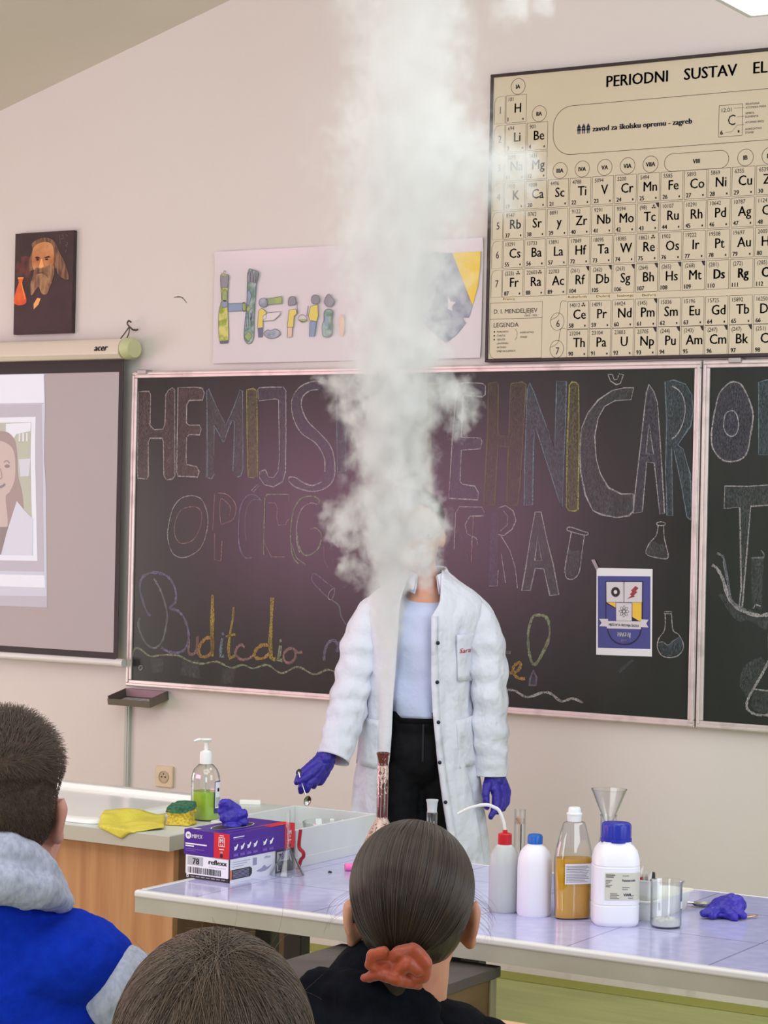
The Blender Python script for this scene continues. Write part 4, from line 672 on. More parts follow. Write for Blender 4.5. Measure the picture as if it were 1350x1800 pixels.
# ------------------------------------------------------------------ projection screen
def screen():
    t = thing('projection_screen', 'pull-down projection screen with black border at the left edge, slide shown on it', 'projection screen', (-6.4, 0, .98))
    ox, oz = -6.4, .98
    blk = mat('screen_border', (52, 42, 46), .6); fab = mat('screen_fabric', (184, 175, 178), .7); case = mat('cream_casing', (226, 216, 200), .4); cap = mat('yellowed_cap', (204, 208, 160), .4); wht = mat('white_bar', (228, 226, 226), .35)
    Y = -.07
    b = MB().box((-7.3-ox, Y, 1.0-oz), (-5.297-ox, Y+.002, 2.19-oz), 0)
    f = Fr((-ox, Y, -oz), (1, 0, 0), (0, 0, 1), .0006)
    b.rect(f, -7.2, 1.036, -5.3175, 2.119, 1, 1)
    b.build('screen_sheet', [blk, fab], t)
    # projected slide: light on the screen
    def em(n, c, e=.28): return mat(n, c, .8, emit=e)
    cols = [em('slide_pale', (196, 200, 214)), em('slide_white', (222, 226, 238)), em('slide_grey', (184, 180, 192)), em('slide_skin', (196, 180, 176)), em('slide_hair', (164, 146, 146)), em('slide_coat', (206, 208, 222)), em('slide_room', (182, 184, 172)), em('slide_dark', (150, 138, 140), .2), em('slide_paper', (204, 206, 218))]
    b = MB(); f = Fr((-ox, Y-.0012, -oz), (1, 0, 0), (0, 0, 1), .0005)
    b.poly(f, [(-6.288,2.119),(-5.690,2.117),(-5.683,1.999),(-5.682,1.785),(-5.670,1.670),(-5.651,1.197),(-6.263,1.190)], 0, 1)
    b.poly(f, [(-6.288,2.116),(-5.693,2.116),(-5.688,2.003),(-6.285,1.999)], 1, 2); b.line(f, [(-6.285,1.999),(-5.688,2.001)], .004, 2, 3)
    b.poly(f, [(-6.285,1.993),(-5.700,1.997),(-5.689,1.785),(-5.670,1.337),(-6.267,1.331)], 2, 2)
    b.poly(f, [(-6.249,1.942),(-5.729,1.948),(-5.727,1.785),(-5.705,1.379),(-6.234,1.370)], 1, 3)
    b.poly(f, [(-6.226,1.922),(-5.750,1.927),(-5.750,1.785),(-5.729,1.400),(-6.212,1.392)], 6, 4)
    b.poly(f, [(-5.881,1.921),(-5.752,1.925),(-5.753,1.892),(-5.826,1.880),(-5.847,1.851),(-5.880,1.884)], 1, 5)
    for s_ in ([(-5.813,1.884),(-5.807,1.884),(-5.806,1.851),(-5.812,1.851)], [(-5.794,1.884),(-5.787,1.884),(-5.786,1.851),(-5.793,1.851)], [(-5.774,1.884),(-5.768,1.884),(-5.767,1.851),(-5.773,1.851)]): b.poly(f, s_, 1, 5)
    b.poly(f, sp([(-6.023,1.859),(-5.968,1.884),(-5.913,1.892),(-5.864,1.884),(-5.831,1.851),(-5.818,1.784),(-5.813,1.718),(-5.787,1.635),(-5.782,1.536),(-5.838,1.502),(-5.966,1.399),(-6.057,1.497)], True), 4, 6)
    b.poly(f, [(-5.810,1.780),(-5.750,1.783),(-5.755,1.714),(-5.800,1.711)], 8, 6)
    b.poly(f, sp([(-5.998,1.783),(-5.967,1.850),(-5.901,1.852),(-5.846,1.826),(-5.828,1.776),(-5.828,1.701),(-5.852,1.651),(-5.873,1.626),(-5.860,1.518),(-5.902,1.450),(-5.958,1.499),(-5.972,1.633),(-5.996,1.700)], True), 3, 7)
    b.poly(f, [(-5.815,1.614),(-5.775,1.578),(-5.731,1.545),(-5.729,1.400),(-6.212,1.392),(-6.057,1.497),(-5.925,1.500),(-5.895,1.409),(-5.859,1.501)], 5, 8)
    b.poly(f, [(-5.925,1.508),(-5.857,1.510),(-5.891,1.399),(-5.922,1.398)], 7, 9)
    b.line(f, sp([(-5.886,1.767),(-5.871,1.774),(-5.855,1.764)]), .006, 4, 9); b.ell(f, *[(-5.868,1.752)][0], .014, .007, 7, 9); b.ell(f, *[(-5.940,1.750)][0], .014, .007, 7, 9); b.line(f, sp([(-5.932,1.767),(-5.945,1.774),(-5.960,1.763)]), .006, 4, 9); b.line(f, sp([(-5.924,1.675),(-5.899,1.669),(-5.877,1.681)]), .01, 7, 9); b.line(f, sp([(-5.904,1.742),(-5.895,1.709),(-5.908,1.700)]), .005, 4, 9)
    b.poly(f, [(-6.266,1.315),(-5.667,1.323),(-5.662,1.275),(-6.265,1.267)], 1, 3); b.poly(f, [(-6.265,1.254),(-5.657,1.263),(-5.654,1.249),(-6.264,1.239)], 0, 3); b.poly(f, [(-6.264,1.227),(-5.655,1.241),(-5.651,1.197),(-6.263,1.190)], 2, 3)
    b.build('projected_slide', cols, t)
    # case
    b = MB(); prof = [(-.02, 2.168), (-.105, 2.168), (-.125, 2.186), (-.118, 2.228), (-.10, 2.245), (-.02, 2.245)]
    xs = (-7.4, -5.284)
    b.loft([[(xs[i]-ox, y, z-oz) for y, z in prof] for i in (0, 1)], sm=False, cap=True); b.build('casing', case, t, bevel=.004)
    f2 = Fr((-ox, -.1234, 2.197-oz), (1, 0, 0), (0, .167, 1), .0012)
    b = MB().text(f2, 'acer', -5.3678-.0, .001, .036, 0, 'c', shear=.2, bold=.0014, sx=1.0); b.build('maker_mark', ink, t)
    b = MB(); b.lathe([(0, -.021), (.036, -.021), (.042, -.014), (.042, .010), (.034, .021), (0, .021)], 28)
    e = b.build('end_cap', cap, t); e.rotation_euler = (0, R_(90), 0); e.location = (-5.262-ox, -.075, 2.2075-oz); e.scale = (1, 1.25, 1)
    b = MB().tube([(-7.4-ox, Y, .998-oz), (-5.29-ox, Y, .998-oz)], .0135, 16); br = b.build('bottom_bar', wht, t)
    b = MB().tube([(-5.30-ox, Y, .998-oz), (-5.265-ox, Y, .998-oz)], .0165, 16); b.build('bar_cap', wht, br)
screen()
# wall hook the casing hangs from
hk = thing('wall_hook', 'small steel screw hook in the wall over the end of the screen casing', 'hook', (-5.2986, 0, 2.2893))
MB().tube(sp([(.008, -.002, -.004), (.006, -.02, -.004), (0, -.03, .004), (-.012, -.034, .018), (-.006, -.034, .03), (.006, -.034, .024)]), .0035, 8).lathe([(0, -.0), (.009, 0), (.009, .004), (0, .004)], 16, (.008, -.006, -.004)).build('screw_hook', mat('dark_steel', (96, 88, 84), .35, metal=.8), hk)
MB().tube(sp([(0, -.036, .008), (-.012, -.05, -.02), (-.016, -.07, -.045), (.010, -.07, -.045), (.008, -.05, -.02), (0, -.036, .008)]), .0025, 8).build('ring', mat('dark_wire', (110, 104, 98), .35, metal=.8), hk)
# scratch in the plaster
f = wf(.0004); MB().line(f, sp([(-5.113,2.407),(-5.087,2.408),(-5.070,2.401),(-5.053,2.384)]), .004, 0, 1, jit=.6).build('trim_2', mat('scratch', (120, 104, 96), .9))['kind'] = 'structure'

# ------------------------------------------------------------------ chalk tray, conduit, socket
def tray():
    x0, x1 = -5.303, -5.10; zt = .896; d = .118
    t = thing('chalk_tray', 'shallow dark metal chalk tray below the left corner of the chalkboard', 'tray', ((x0+x1)/2, 0, zt-.032)); t.rotation_euler = (R_(12), 0, 0)
    ox, oz = (x0+x1)/2, zt-.036
    m1 = mat('tray_metal', (112, 104, 96), .4, metal=.4); m2 = mat('tray_rear', (176, 146, 154), .5); m3 = mat('tray_dust', (150, 156, 158), .7, noise=(30, (190, 192, 192), .4, .6))
    b = MB()
    b.box((x0-ox, -d, 0), (x1-ox, 0, .004)); b.box((x0-ox, -d, .004), (x1-ox, -d+.004, .024)); b.box((x0-ox, -d+.004, .004), (x0+.004-ox, 0, .034)); b.box((x1-.004-ox, -d+.004, .004), (x1-ox, 0, .034))
    b.build('pan', m1, t)
    MB().box((x0+.004-ox, -.006, .004), (x1-.004-ox, -.001, .034)).build('back_plate', m2, t)
    MB().box((x0+.02-ox, -d+.02, .0042), (x1-.03-ox, -.03, .0062)).build('dust_layer', m3, t)
tray()
cd = MB(); cd.box((-.011, -.016, 0), (.011, 0, .43)); cd.box((-.004, -.0185, 0), (.004, -.016, .43))
o = cd.build('cable_conduit', mat('grey_conduit', (190, 194, 188), .45), bevel=.002); o.location = (-5.289, 0, .43); tag(o, 'thin grey vertical cable conduit on the wall below the chalk tray', 'conduit')
def socket():
    t = thing('wall_socket', 'cream round-pin wall socket low on the wall beside the cable conduit', 'socket', (-5.1078, 0, 0.5686))
    cr = mat('cream_plastic', (226, 208, 178), .35)
    MB().box((-.041, -.012, -.041), (.041, 0, .041)).build('plate', cr, t, bevel=.005)
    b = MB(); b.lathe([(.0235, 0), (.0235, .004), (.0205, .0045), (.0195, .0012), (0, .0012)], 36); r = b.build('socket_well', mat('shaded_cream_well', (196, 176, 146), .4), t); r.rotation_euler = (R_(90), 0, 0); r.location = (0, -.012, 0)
    b = MB(); b.lathe([(0, .0024), (.0032, .0024), (.0032, .001)], 14, (-.0085, 0, 0)).lathe([(0, .0024), (.0032, .0024), (.0032, .001)], 14, (.0085, 0, 0)).lathe([(0, .0024), (.0026, .0024), (.0026, .001)], 14, (0, .011, 0)); b.build('pin_holes', ink, r)
socket()

# ------------------------------------------------------------------ hanging lamp
lx, ly, lz = (-2.3688,-1.0214,3)
def lamp():
    t = thing('ceiling_lamp', 'bright white rectangular ceiling lamp in the top right corner', 'lamp', (lx+.32, ly-.65, lz))
    tr = mat('lamp_body', (236, 238, 238), .4)
    b = MB(); W, D_ = .32, .65
    for lo, hi in (((-W, -D_, 0), (-W+.018, D_, .05)), ((W-.018, -D_, 0), (W, D_, .05)), ((-W+.018, -D_, 0), (W-.018, -D_+.018, .05)), ((-W+.018, D_-.018, 0), (W-.018, D_, .05))): b.box(lo, hi)
    b.box((-W+.018, -D_+.018, .042), (W-.018, D_-.018, .05)); b.build('housing', tr, t, bevel=.003)
    MB().box((-W+.02, -D_+.02, .012), (W-.02, D_-.02, .018)).build('diffuser', mat('lit_diffuser', (244, 252, 255), .5, emit=6), t)
    for y in (-.5, .5): MB().tube([(0, y, .05), (0, y, 1.17)], .006, 8).build('suspension_rod', tr, t)
lamp()

# ------------------------------------------------------------------ demonstration table
TX0, TX1, TY0, TY1, TZ = -2.975, -.75, -2.948, -2.150, .76
def tile_mat():
    m = mat('lilac_tiles', (190, 188, 226), .12, spec=.5, noise=(30, (180, 180, 220), .35, .6))
    nt = m.node_tree; b = nt.nodes['Principled BSDF']
    tc = nt.nodes.new('ShaderNodeTexCoord'); br = nt.nodes.new('ShaderNodeTexBrick'); br.offset = 0; br.squash = 1
    br.inputs['Scale'].default_value = 1; br.inputs['Mortar Size'].default_value = .0022; br.inputs['Brick Width'].default_value = .298; br.inputs['Row Height'].default_value = .298; br.inputs['Mortar Smooth'].default_value = 0
    mp = nt.nodes.new('ShaderNodeMapping'); mp.inputs['Location'].default_value = (.063, .118, 0)
    nt.links.new(tc.outputs['Object'], mp.inputs[0]); nt.links.new(mp.outputs[0], br.inputs['Vector'])
    mx = nt.nodes.new('ShaderNodeMix'); mx.data_type = 'RGBA'; mx.inputs['B'].default_value = lin((146, 142, 176))
    nt.links.new(nt.nodes[m['mixnode']].outputs['Result'], mx.inputs['A']); nt.links.new(br.outputs['Fac'], mx.inputs['Factor']); nt.links.new(mx.outputs['Result'], b.inputs['Base Color'])
    return m
def demo_table():
    ox, oy = (TX0+TX1)/2, (TY0+TY1)/2; W, D_ = (TX1-TX0)/2, (TY1-TY0)/2
    t = thing('demonstration_table', 'long lilac-tiled demonstration table with beige metal edge, covered with bottles and glassware', 'table', (ox, oy, 0))
    MB().box((-W+.02, -D_+.02, TZ-.03), (W-.02, D_-.012, TZ)).build('tabletop', tile_mat(), t)
    edge = mat('white_rim', (222, 220, 220), .25); band = mat('beige_metal_edge', (180, 178, 162), .42, noise=(6, (170, 166, 150), .4, .7))
    b = MB()
    for lo, hi in (((-W, -D_, TZ-.016), (W, -D_+.021, TZ+.001)), ((-W, -D_+.021, TZ-.016), (-W+.021, D_, TZ+.001)), ((-W+.021, D_-.013, TZ-.016), (W, D_, TZ+.001)), ((W-.021, -D_+.021, TZ-.016), (W, D_-.013, TZ+.001))): b.box(lo, hi)
    b.build('rim', edge, t, bevel=.007, seg=4)
    b = MB()
    for lo, hi in (((-W+.003, -D_+.003, TZ-.048), (W-.003, -D_+.012, TZ-.014)), ((-W+.003, -D_+.012, TZ-.048), (-W+.012, D_-.003, TZ-.014)), ((-W+.012, D_-.012, TZ-.048), (W-.003, D_-.003, TZ-.014)), ((W-.012, -D_+.012, TZ-.048), (W-.003, D_-.012, TZ-.014))): b.box(lo, hi)
    b.build('edge_band', band, t)
    MB().box((-W+.013, -D_+.013, TZ-.04), (W-.013, D_-.013, TZ-.0301)).build('underside', mat('dark_underside', (70, 62, 54), .7), t)
    dk = mat('dark_steel_leg', (62, 58, 54), .4, metal=.3)
    for (x, y) in ((-2.7731, -2.6), (-3.0923, -2.25), (-2.4678, -2.32), (-.85, -2.75), (-.85, -2.3)):
        wd = .024 if x < -2.3 else .045
        MB().box((x-wd-ox, y-.02-oy, 0), (x+wd-ox, y+.02-oy, TZ-.03)).build('leg', dk, t, bevel=.003)
demo_table()

# ------------------------------------------------------------------ sink counter
CX1, CY0, CY1, CZ = -3.151, -2.585, -1.955, .82; CX0 = -4.75
def counter():
    t = thing('sink_counter', 'beech-fronted sink unit with pale grey worktop at the left of the demonstration table', 'sink unit', (-3.9, (CY0+CY1)/2, 0))
    ox, oy = -3.9, (CY0+CY1)/2
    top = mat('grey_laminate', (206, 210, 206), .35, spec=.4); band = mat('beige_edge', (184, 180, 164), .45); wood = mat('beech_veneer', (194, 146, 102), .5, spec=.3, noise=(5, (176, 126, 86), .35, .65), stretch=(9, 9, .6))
    hx0, hx1, hy0, hy1 = -4.3, -3.42, -2.535, -2.02
    b = MB()
    for lo, hi in (((CX0, CY0, CZ-.012), (CX1, hy0, CZ)), ((CX0, hy1, CZ-.012), (CX1, CY1, CZ)), ((CX0, hy0, CZ-.012), (hx0, hy1, CZ)), ((hx1, hy0, CZ-.012), (CX1, hy1, CZ))): b.box((lo[0]-ox, lo[1]-oy, lo[2]), (hi[0]-ox, hi[1]-oy, hi[2]))
    b.build('worktop', top, t)
    b = MB()
    for lo, hi in (((CX0, CY0-.001, CZ-.036), (CX1+.001, CY0+.02, CZ-.0015)), ((CX1-.02, CY0+.02, CZ-.036), (CX1+.001, CY1, CZ-.0015)), ((CX0, CY1-.02, CZ-.036), (CX1-.02, CY1+.001, CZ-.0015))): b.box((lo[0]-ox, lo[1]-oy, lo[2]), (hi[0]-ox, hi[1]-oy, hi[2]))
    b.build('worktop_edge', band, t)
    # basin
    b = MB()
    def ring(x0, x1, y0, y1, z, r, n=8):
        out = []
        for cx, cy_, a0 in ((x1-r, y1-r, 0), (x0+r, y1-r, 90), (x0+r, y0+r, 180), (x1-r, y0+r, 270)):
            out += [(cx+r*math.cos(R_(a0+90*i/n))-ox, cy_+r*math.sin(R_(a0+90*i/n))-oy, z) for i in range(n+1)]
        return out
    e = .006
    b.loft([ring(hx0-e-.02, hx1+e+.02, hy0-e-.012, hy1+e+.02, CZ+.001, .05), ring(hx0-e-.018, hx1+e+.018, hy0-e-.010, hy1+e+.018, CZ+.010, .05), ring(hx0-.008, hx1+.008, hy0-.002, hy1+.01, CZ+.015, .055), ring(hx0+.012, hx1-.012, hy0+.012, hy1-.01, CZ+.012, .06), ring(hx0+.03, hx1-.06, hy0+.04, hy1-.04, CZ-.03, .07), ring(hx0+.06, hx1-.12, hy0+.07, hy1-.08, CZ-.15, .08), ring(hx0+.12, hx1-.2, hy0+.14, hy1-.15, CZ-.165, .05)], cap=True)
    b.build('basin', mat('white_enamel', (240, 240, 236), .12, spec=.5), t)
    y0, x1 = CY0+.035, CX1-.012
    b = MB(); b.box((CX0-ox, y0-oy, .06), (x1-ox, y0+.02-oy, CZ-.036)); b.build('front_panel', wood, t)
    b = MB(); b.box((x1-.02-ox, y0+.0205-oy, .0), (x1-ox, CY1-.03-oy, CZ-.036)); b.build('side_panel', mat('shaded_veneer', (120, 84, 56), .45, noise=(5, (104, 72, 48)), stretch=(9, 9, .6)), t)  # veneer colour darkened to stand in for the shade beneath the table
    b = MB(); b.box((CX0-ox, y0+.05-oy, 0), (x1-.021-ox, y0+.07-oy, .06)); b.box((CX0-ox, CY1-.05-oy, .0), (x1-.021-ox, CY1-.03-oy, CZ-.036)); b.build('plinth', mat('plinth', (70, 60, 52), .6), t)
    b = MB(); b.lathe([(0, .002), (.012, .002), (.012, 0)], 16); k_ = b.build('panel_knob', ink, t); k_.rotation_euler = (0, R_(90), 0); k_.location = (x1-ox, CY0+.11-oy, CZ-.06)
counter()

# ------------------------------------------------------------------ desks of the audience
def dark_desk():
    x0, x1, y0, y1, z = -2.455, -2.078, -3.375, -2.912, .70
    ox, oy = (x0+x1)/2, (y0+y1)/2
    t = thing('low_cabinet', 'low dark brown cabinet with a worn grey top pushed against the table front', 'cabinet', (ox, oy, 0))
    MB().box((x0-ox, y0-oy, z-.022), (x1-ox, y1-oy, z)).build('cabinet_top', mat('worn_dark_laminate', (84, 76, 74), .5, noise=(7, (70, 62, 62), .4, .65), bump=(30, .1)), t, bevel=.002)
    MB().box((x0+.012-ox, y0+.012-oy, 0), (x1-.008-ox, y1-.01-oy, z-.0222)).build('carcass', mat('dark_walnut', (112, 84, 54), .5, noise=(4, (98, 72, 46)), stretch=(1, 1, 6)), t)
    MB().box((x1-.0075-ox, y1-.035-oy, 0), (x1-.004-ox, y1-.0105-oy, z-.0235)).build('edge_strip', mat('pale_edge', (150, 140, 112), .5), t)
dark_desk()
def student_desk(label, x0, x1, y0, y1, z=.72):
    ox, oy = (x0+x1)/2, (y0+y1)/2
    t = thing('student_desk', label, 'desk', (ox, oy, 0))
    wood = mat('pale_birch', (216, 178, 134), .4, noise=(5, (204, 164, 120)), stretch=(1, 12, 1))
    MB().box((x0-ox, y0-oy, z-.022), (x1-ox, y1-oy, z)).build('desktop', wood, t, bevel=.002)
    lg = mat('desk_leg_steel', (110, 112, 114), .4, metal=.5)
    for x in (x0+.05, x1-.05):
        for y in (y0+.05, y1-.05): MB().box((x-.015-ox, y-.015-oy, 0), (x+.015-ox, y+.015-oy, z-.022)).build('leg', lg, t)
student_desk('pale birch student desk in front of the person with the orange hair tie', -2.80, -1.45, -3.86, -3.40)

# ------------------------------------------------------------------ things on the sink counter
def soap():
    t = thing('soap_bottle', 'clear pump bottle half full of green liquid soap on the sink unit', 'soap bottle', (-3.2506,-2.3059,0.82))
    k = 0.001423*26; h = 0.001423
    r = k; zb = 0
    sh = 100*h
    prof = [(0, .001), (r*.9, .001), (r, .006), (r, sh*.72), (r*.96, sh*.80), (r*.82, sh*.89), (r*.55, sh*.965), (r*.40, sh*.985), (r*.40, sh*1.03)]
    inner = [(a-.0012 if a > .003 else 0, z+.0012) for a, z in reversed(prof[:-1])]
    b = MB(); b.lathe(prof+[(r*.40-.0012, sh*1.03)]+inner, 40, power=2.6, sy=.8); b.build('bottle', glass, t)
    lv = sh*.505
    b = MB(); b.lathe([(0, .003), (r*.88, .003), (r-.0022, .008), (r-.0022, lv), (0, lv)], 40, power=2.6, sy=.8); b.build('liquid_soap', mat('green_soap', (180, 224, 78), .1, spec=.5, trans=.15, ior=1.34), t)
    wp = white_pl
    b = MB(); b.lathe([(r*.43, sh*.99), (r*.43, sh*1.16), (r*.40, sh*1.2), (r*.22, sh*1.22), (r*.16, sh*1.23), (0, sh*1.23)], 28); p_ = b.build('pump_collar', wp, t)
    b = MB(); b.lathe([(r*.13, sh*1.23), (r*.13, sh*1.36), (r*.30, sh*1.38), (r*.42, sh*1.415), (r*.30, sh*1.435), (0, sh*1.44)], 24); b.tube([(0, 0, sh*1.405), (-r*.4, -r*.35, sh*1.41), (-r*.62, -r*.55, sh*1.38)], [r*.12, r*.1, r*.08], 12); b.build('pump_head', wp, t)
    MB().tube([(0, 0, .01), (0, 0, sh*1.0)], r*.06, 8).build('dip_tube', mat('clear_tube', (225, 232, 225), .2, trans=.5), t)
    lab = [paper, mat('label_navy', (50, 56, 116), .5), mat('label_grey', (170, 176, 182), .5), ink]
    b = MB(); n = 14
    def sec(a):
        ca, sa = math.cos(a), math.sin(a); q = (abs(ca)**2.6+abs(sa)**2.6)**(-1/2.6); rr = r+.0006; return rr*q*ca, rr*q*sa*.8
    def patch(a0, a1, z0, z1, mi, off=0):
        for i in range(n):
            A, B = a0+(a1-a0)*i/n, a0+(a1-a0)*(i+1)/n; (xa, ya), (xb, yb) = sec(A), sec(B); m_ = 1+off
            b.add([(xa*m_, ya*m_, z0), (xb*m_, yb*m_, z0), (xb*m_, yb*m_, z1), (xa*m_, ya*m_, z1)], [(0, 1, 2, 3)], mi, True)
    a0 = R_(-10); a1 = R_(70)
    patch(a0, a1, sh*.14, sh*.70, 1); patch(a0+.06, a1, sh*.23, sh*.685, 0, .006); patch(a0+.12, a1, sh*.25, sh*.42, 2, .01); patch(a0+.3, a0+.55, sh*.52, sh*.58, 3, .012)
    b.build('label', lab, t)
    t.rotation_euler = (0, 0, R_(-8))
soap()
def sponge():
    t = thing('sponge', 'yellow kitchen sponge with green scouring side next to the soap bottle', 'sponge', (-3.2485,-2.4086,0.8215), R_(20))
    b = MB(); n = 9; rings = []
    for i in range(n):
        z = .036*i/(n-1); pinch = 1-.16*math.sin(math.pi*i/(n-1))**2
        w_, d_ = .034*pinch, .030*pinch
        rings.append([(w_*math.copysign(abs(math.cos(a))**.35, math.cos(a))+.002*math.sin(i*2+a*3), d_*math.copysign(abs(math.sin(a))**.35, math.sin(a)), z) for a in [2*math.pi*j/32 for j in range(32)]])
    b.loft(rings, cap=True); b.build('foam_block', mat('yellow_sponge', (214, 190, 70), .9, noise=(160, (180, 150, 44), .45, .6), bump=(200, .6)), t)
    b = MB(); rings = []
    for i in range(4):
        z = .0362+.011*i/3
        rings.append([(.0345*math.copysign(abs(math.cos(a))**.35, math.cos(a))*(1-.03*i), .030*math.copysign(abs(math.sin(a))**.35, math.sin(a)), z+.006*math.cos(a-1)+.002*math.sin(a*5)) for a in [2*math.pi*j/32 for j in range(32)]])
    b.loft(rings, cap=True); b.build('scouring_pad', mat('green_scourer', (62, 116, 88), .95, noise=(150, (40, 84, 66), .4, .6), bump=(240, .6)), t)
sponge()
def cloth():
    O_ = Vector((-3.267,-2.5843,0.82))
    corners = [Vector((-3.2909,-2.6991,0.82)), Vector((-3.2231,-2.5116,0.82)), Vector((-3.3566,-2.3279,0.82)), Vector((-3.4673,-2.4334,0.82))]
    t = MB(); n = 18
    for i in range(n+1):
        for j in range(n+1):
            u, v_ = j/n, i/n
            p = corners[0]*(1-u)*(1-v_)+corners[1]*u*(1-v_)+corners[2]*u*v_+corners[3]*(1-u)*v_
            over = max(0, (CY0-.004)-p.y)
            z = CZ+.0022+.004*math.sin(u*5+v_*3)**2
            z += .016*max(0, min(1, ((p.y-(CY0+.03))/.03)))*max(0, min(1, (-3.37-p.x)/.03))
            if over > 0: z -= over*.17+.002; p.y = CY0-.004
            t.v.append(Vector((p.x, p.y, z))-O_)
    for i in range(n):
        for j in range(n):
            a = i*(n+1)+j; t.f.append((a, a+1, a+n+2, a+n+1)); t.m.append(0); t.sm.append(True)
    o = t.build('dish_cloth', mat('yellow_cloth', (222, 208, 84), .9, noise=(18, (206, 190, 70), .4, .65), bump=(260, .5)), solid=.002, loc=O_)
    tag(o, 'yellow dish cloth lying over the front edge of the white basin', 'cloth')
cloth()
o = MB().box((-.028, -.009, 0), (.028, .009, .012)).build('plastic_strip', mat('white_strip', (238, 238, 232), .4), bevel=.002, loc=(-3.328,-1.9957,0.82), rz=R_(28)); tag(o, 'small white plastic strip lying on the back of the worktop', 'plastic strip')

# ------------------------------------------------------------------ glove boxes
def glove_boxes():
    A, B = Vector((-2.985,-2.7281,0.76)), Vector((-2.8596,-2.746,0.76))
    A.z = B.z = TZ
    W = (B-A).length; ang = -.03; A = B-Vector((math.cos(ang), math.sin(ang), 0))*W; Lg = .245; H1 = 0.001289*41; H2 = 0.001289*44
    wht = mat('carton_white', (222, 224, 234), .4); blk = mat('carton_black', (46, 44, 50), .4); org = mat('carton_orange', (224, 116, 60), .45); gry = mat('carton_grey', (180, 180, 188), .45); pur = mat('carton_purple', (74, 34, 144), .35); red = mat('carton_red', (206, 36, 48), .4); vio = mat('carton_violet', (120, 92, 178), .4); wh2 = mat('carton_print', (236, 234, 240), .45); sm_ = mat('carton_film', (150, 150, 180), .4)
    M_ = [wht, blk, org, gry, pur, red, vio, wh2, ink, sm_]
    # lower box
    t = thing('glove_box', 'white and black carton of disposable gloves marked 78, under the purple carton', 'glove box', A, ang, 'glove cartons')
    b = MB(); b.box((0, 0, 0), (W, Lg, H1), 0)
    f = Fr((0, 0, 0), (1, 0, 0), (0, 0, 1), .0004)
    b.rect(f, 0, 0, W, .011, 1, 1); b.rect(f, W-.004, 0, W, H1, 1, 1); b.rect(f, .003, .0095, W-.0045, H1-.001, 7, 2)
    b.rect(f, .006, H1-.022, W*.40, H1-.0025, 3, 3); b.text(f, '78', W*.17, H1-.0195, .0195, 8, bold=.0006, lift=4); b.text(f, 'reflexx', W*.53, H1-.0155, .0155, 8, width=W*.40, bold=.0007, lift=4)
    random.seed(3); x = .008
    while x < W*.80:
        w_ = random.choice((.0008, .0012, .002, .0028)); b.rect(f, x, .0125, x+w_, .0265, 8, 3); x += w_+random.choice((.0008, .0014, .002))
    for i in range(9): b.rect(f, W*.53+i*.0055, H1-.0225, W*.53+i*.0055+.0035, H1-.0214, 9, 3)
    b.rect(f, .004, .002, .010, .0095, 7, 3); b.rect(f, .0055, .0035, .0085, .007, 8, 4); 
    for i in range(7): b.rect(f, .016+i*.0145, .0045, .027+i*.0145, .006, 3, 3)
    g = Fr((W, 0, 0), (0, 1, 0), (0, 0, 1), .0004)
    b.poly(g, [(.003, .007), (.075, .007), (.082, .013), (.082, .024), (.075, .029), (.003, .029)], 1, 1); b.rect(g, .0, .007, .006, .029, 2, 2)
    for i in range(6): b.rect(g, .010, .010+i*.003, .07, .0112+i*.003, 9, 2)
    b.rect(g, .085, .030, .1, .047, 9, 1)
    for i in range(3): b.rect(g, .008, H1-.008-i*.005, .075-i*.012, H1-.0068-i*.005, 9, 1)
    b.text(g, 'reflexx', .128, H1-.012, .009, 9, lift=2); b.poly(g, sp([(.10, .016), (.118, .02), (.13, .026), (.14, .02), (.158, .024), (.14, .014), (.118, .012)], True), 9, 1)
    b.rect(g, .172, 0, Lg, H1, 1, 1); b.rect(g, .177, H1-.026, .225, H1-.004, 3, 2); b.text(g, '78', .184, H1-.0225, .020, 8, bold=.0006, lift=3); b.text(g, 'L', .18, .005, .020, 7, bold=.0008, lift=3)
    h_ = Fr((0, Lg, 0), (0, -1, 0), (0, 0, 1), .0004); b.rect(h_, Lg-.02, .02, Lg, H1*.8, 2, 1)
    b.build('carton', M_, t, bevel=.0008, seg=1)
    # upper box
    A2 = A + Vector((math.cos(ang), math.sin(ang), 0))*(-.006) + Vector((0, 0, H1+.0006))
    W2 = W*1.04
    t = thing('glove_box', 'purple and red carton of disposable gloves with a violet glove pulled out on top', 'glove box', A2, ang-R_(1), 'glove cartons')
    b = MB(); b.box((0, 0, 0), (W2, Lg, H2), 4)
    b.rect(f, W2*.66, 0, W2, H2, 5, 1); b.ell(f, .013, H2-.013, .0082, .0082, 7, 2); b.text(f, 'M', .013, H2-.0165, .0095, 6, 'c', lift=3, bold=.0004); b.text(f, 'MIPEX', .024, H2-.018, .0125, 7, width=.030, lift=2, bold=.0004)
    for i, wd in enumerate((.062, .025)): b.rect(f, .005, .0235-i*.005, .005+wd, .0265-i*.005, 7, 2)
    for i, wd in enumerate((.055, .03)): b.rect(f, .005, .0125-i*.004, .005+wd, .014-i*.004, 6, 2)
    cx = W2*.83; b.frame2(f, cx-.0085, H2-.030, cx+.0085, H2-.009, .0012, 7, 2); b.text(f, 'M', cx, H2-.0215, .0135, 7, 'c', bold=.0008, lift=3); b.text(f, '7-8', cx, H2-.0285, .0065, 7, 'c', lift=3); b.rect(f, cx-.007, H2-.037, cx+.007, H2-.035, 7, 2); b.text(f, '100', cx, H2-.045, .006, 7, 'c', lift=3); b.poly(f, [(cx-.003, .002), (cx+.003, .002), (cx+.004, .008), (cx, .012), (cx-.004, .008)], 8, 3); b.rect(f, cx-.006, H2-.006, cx+.006, H2-.0045, 7, 2)
    g2 = Fr((W2, 0, 0), (0, 1, 0), (0, 0, 1), .0004)
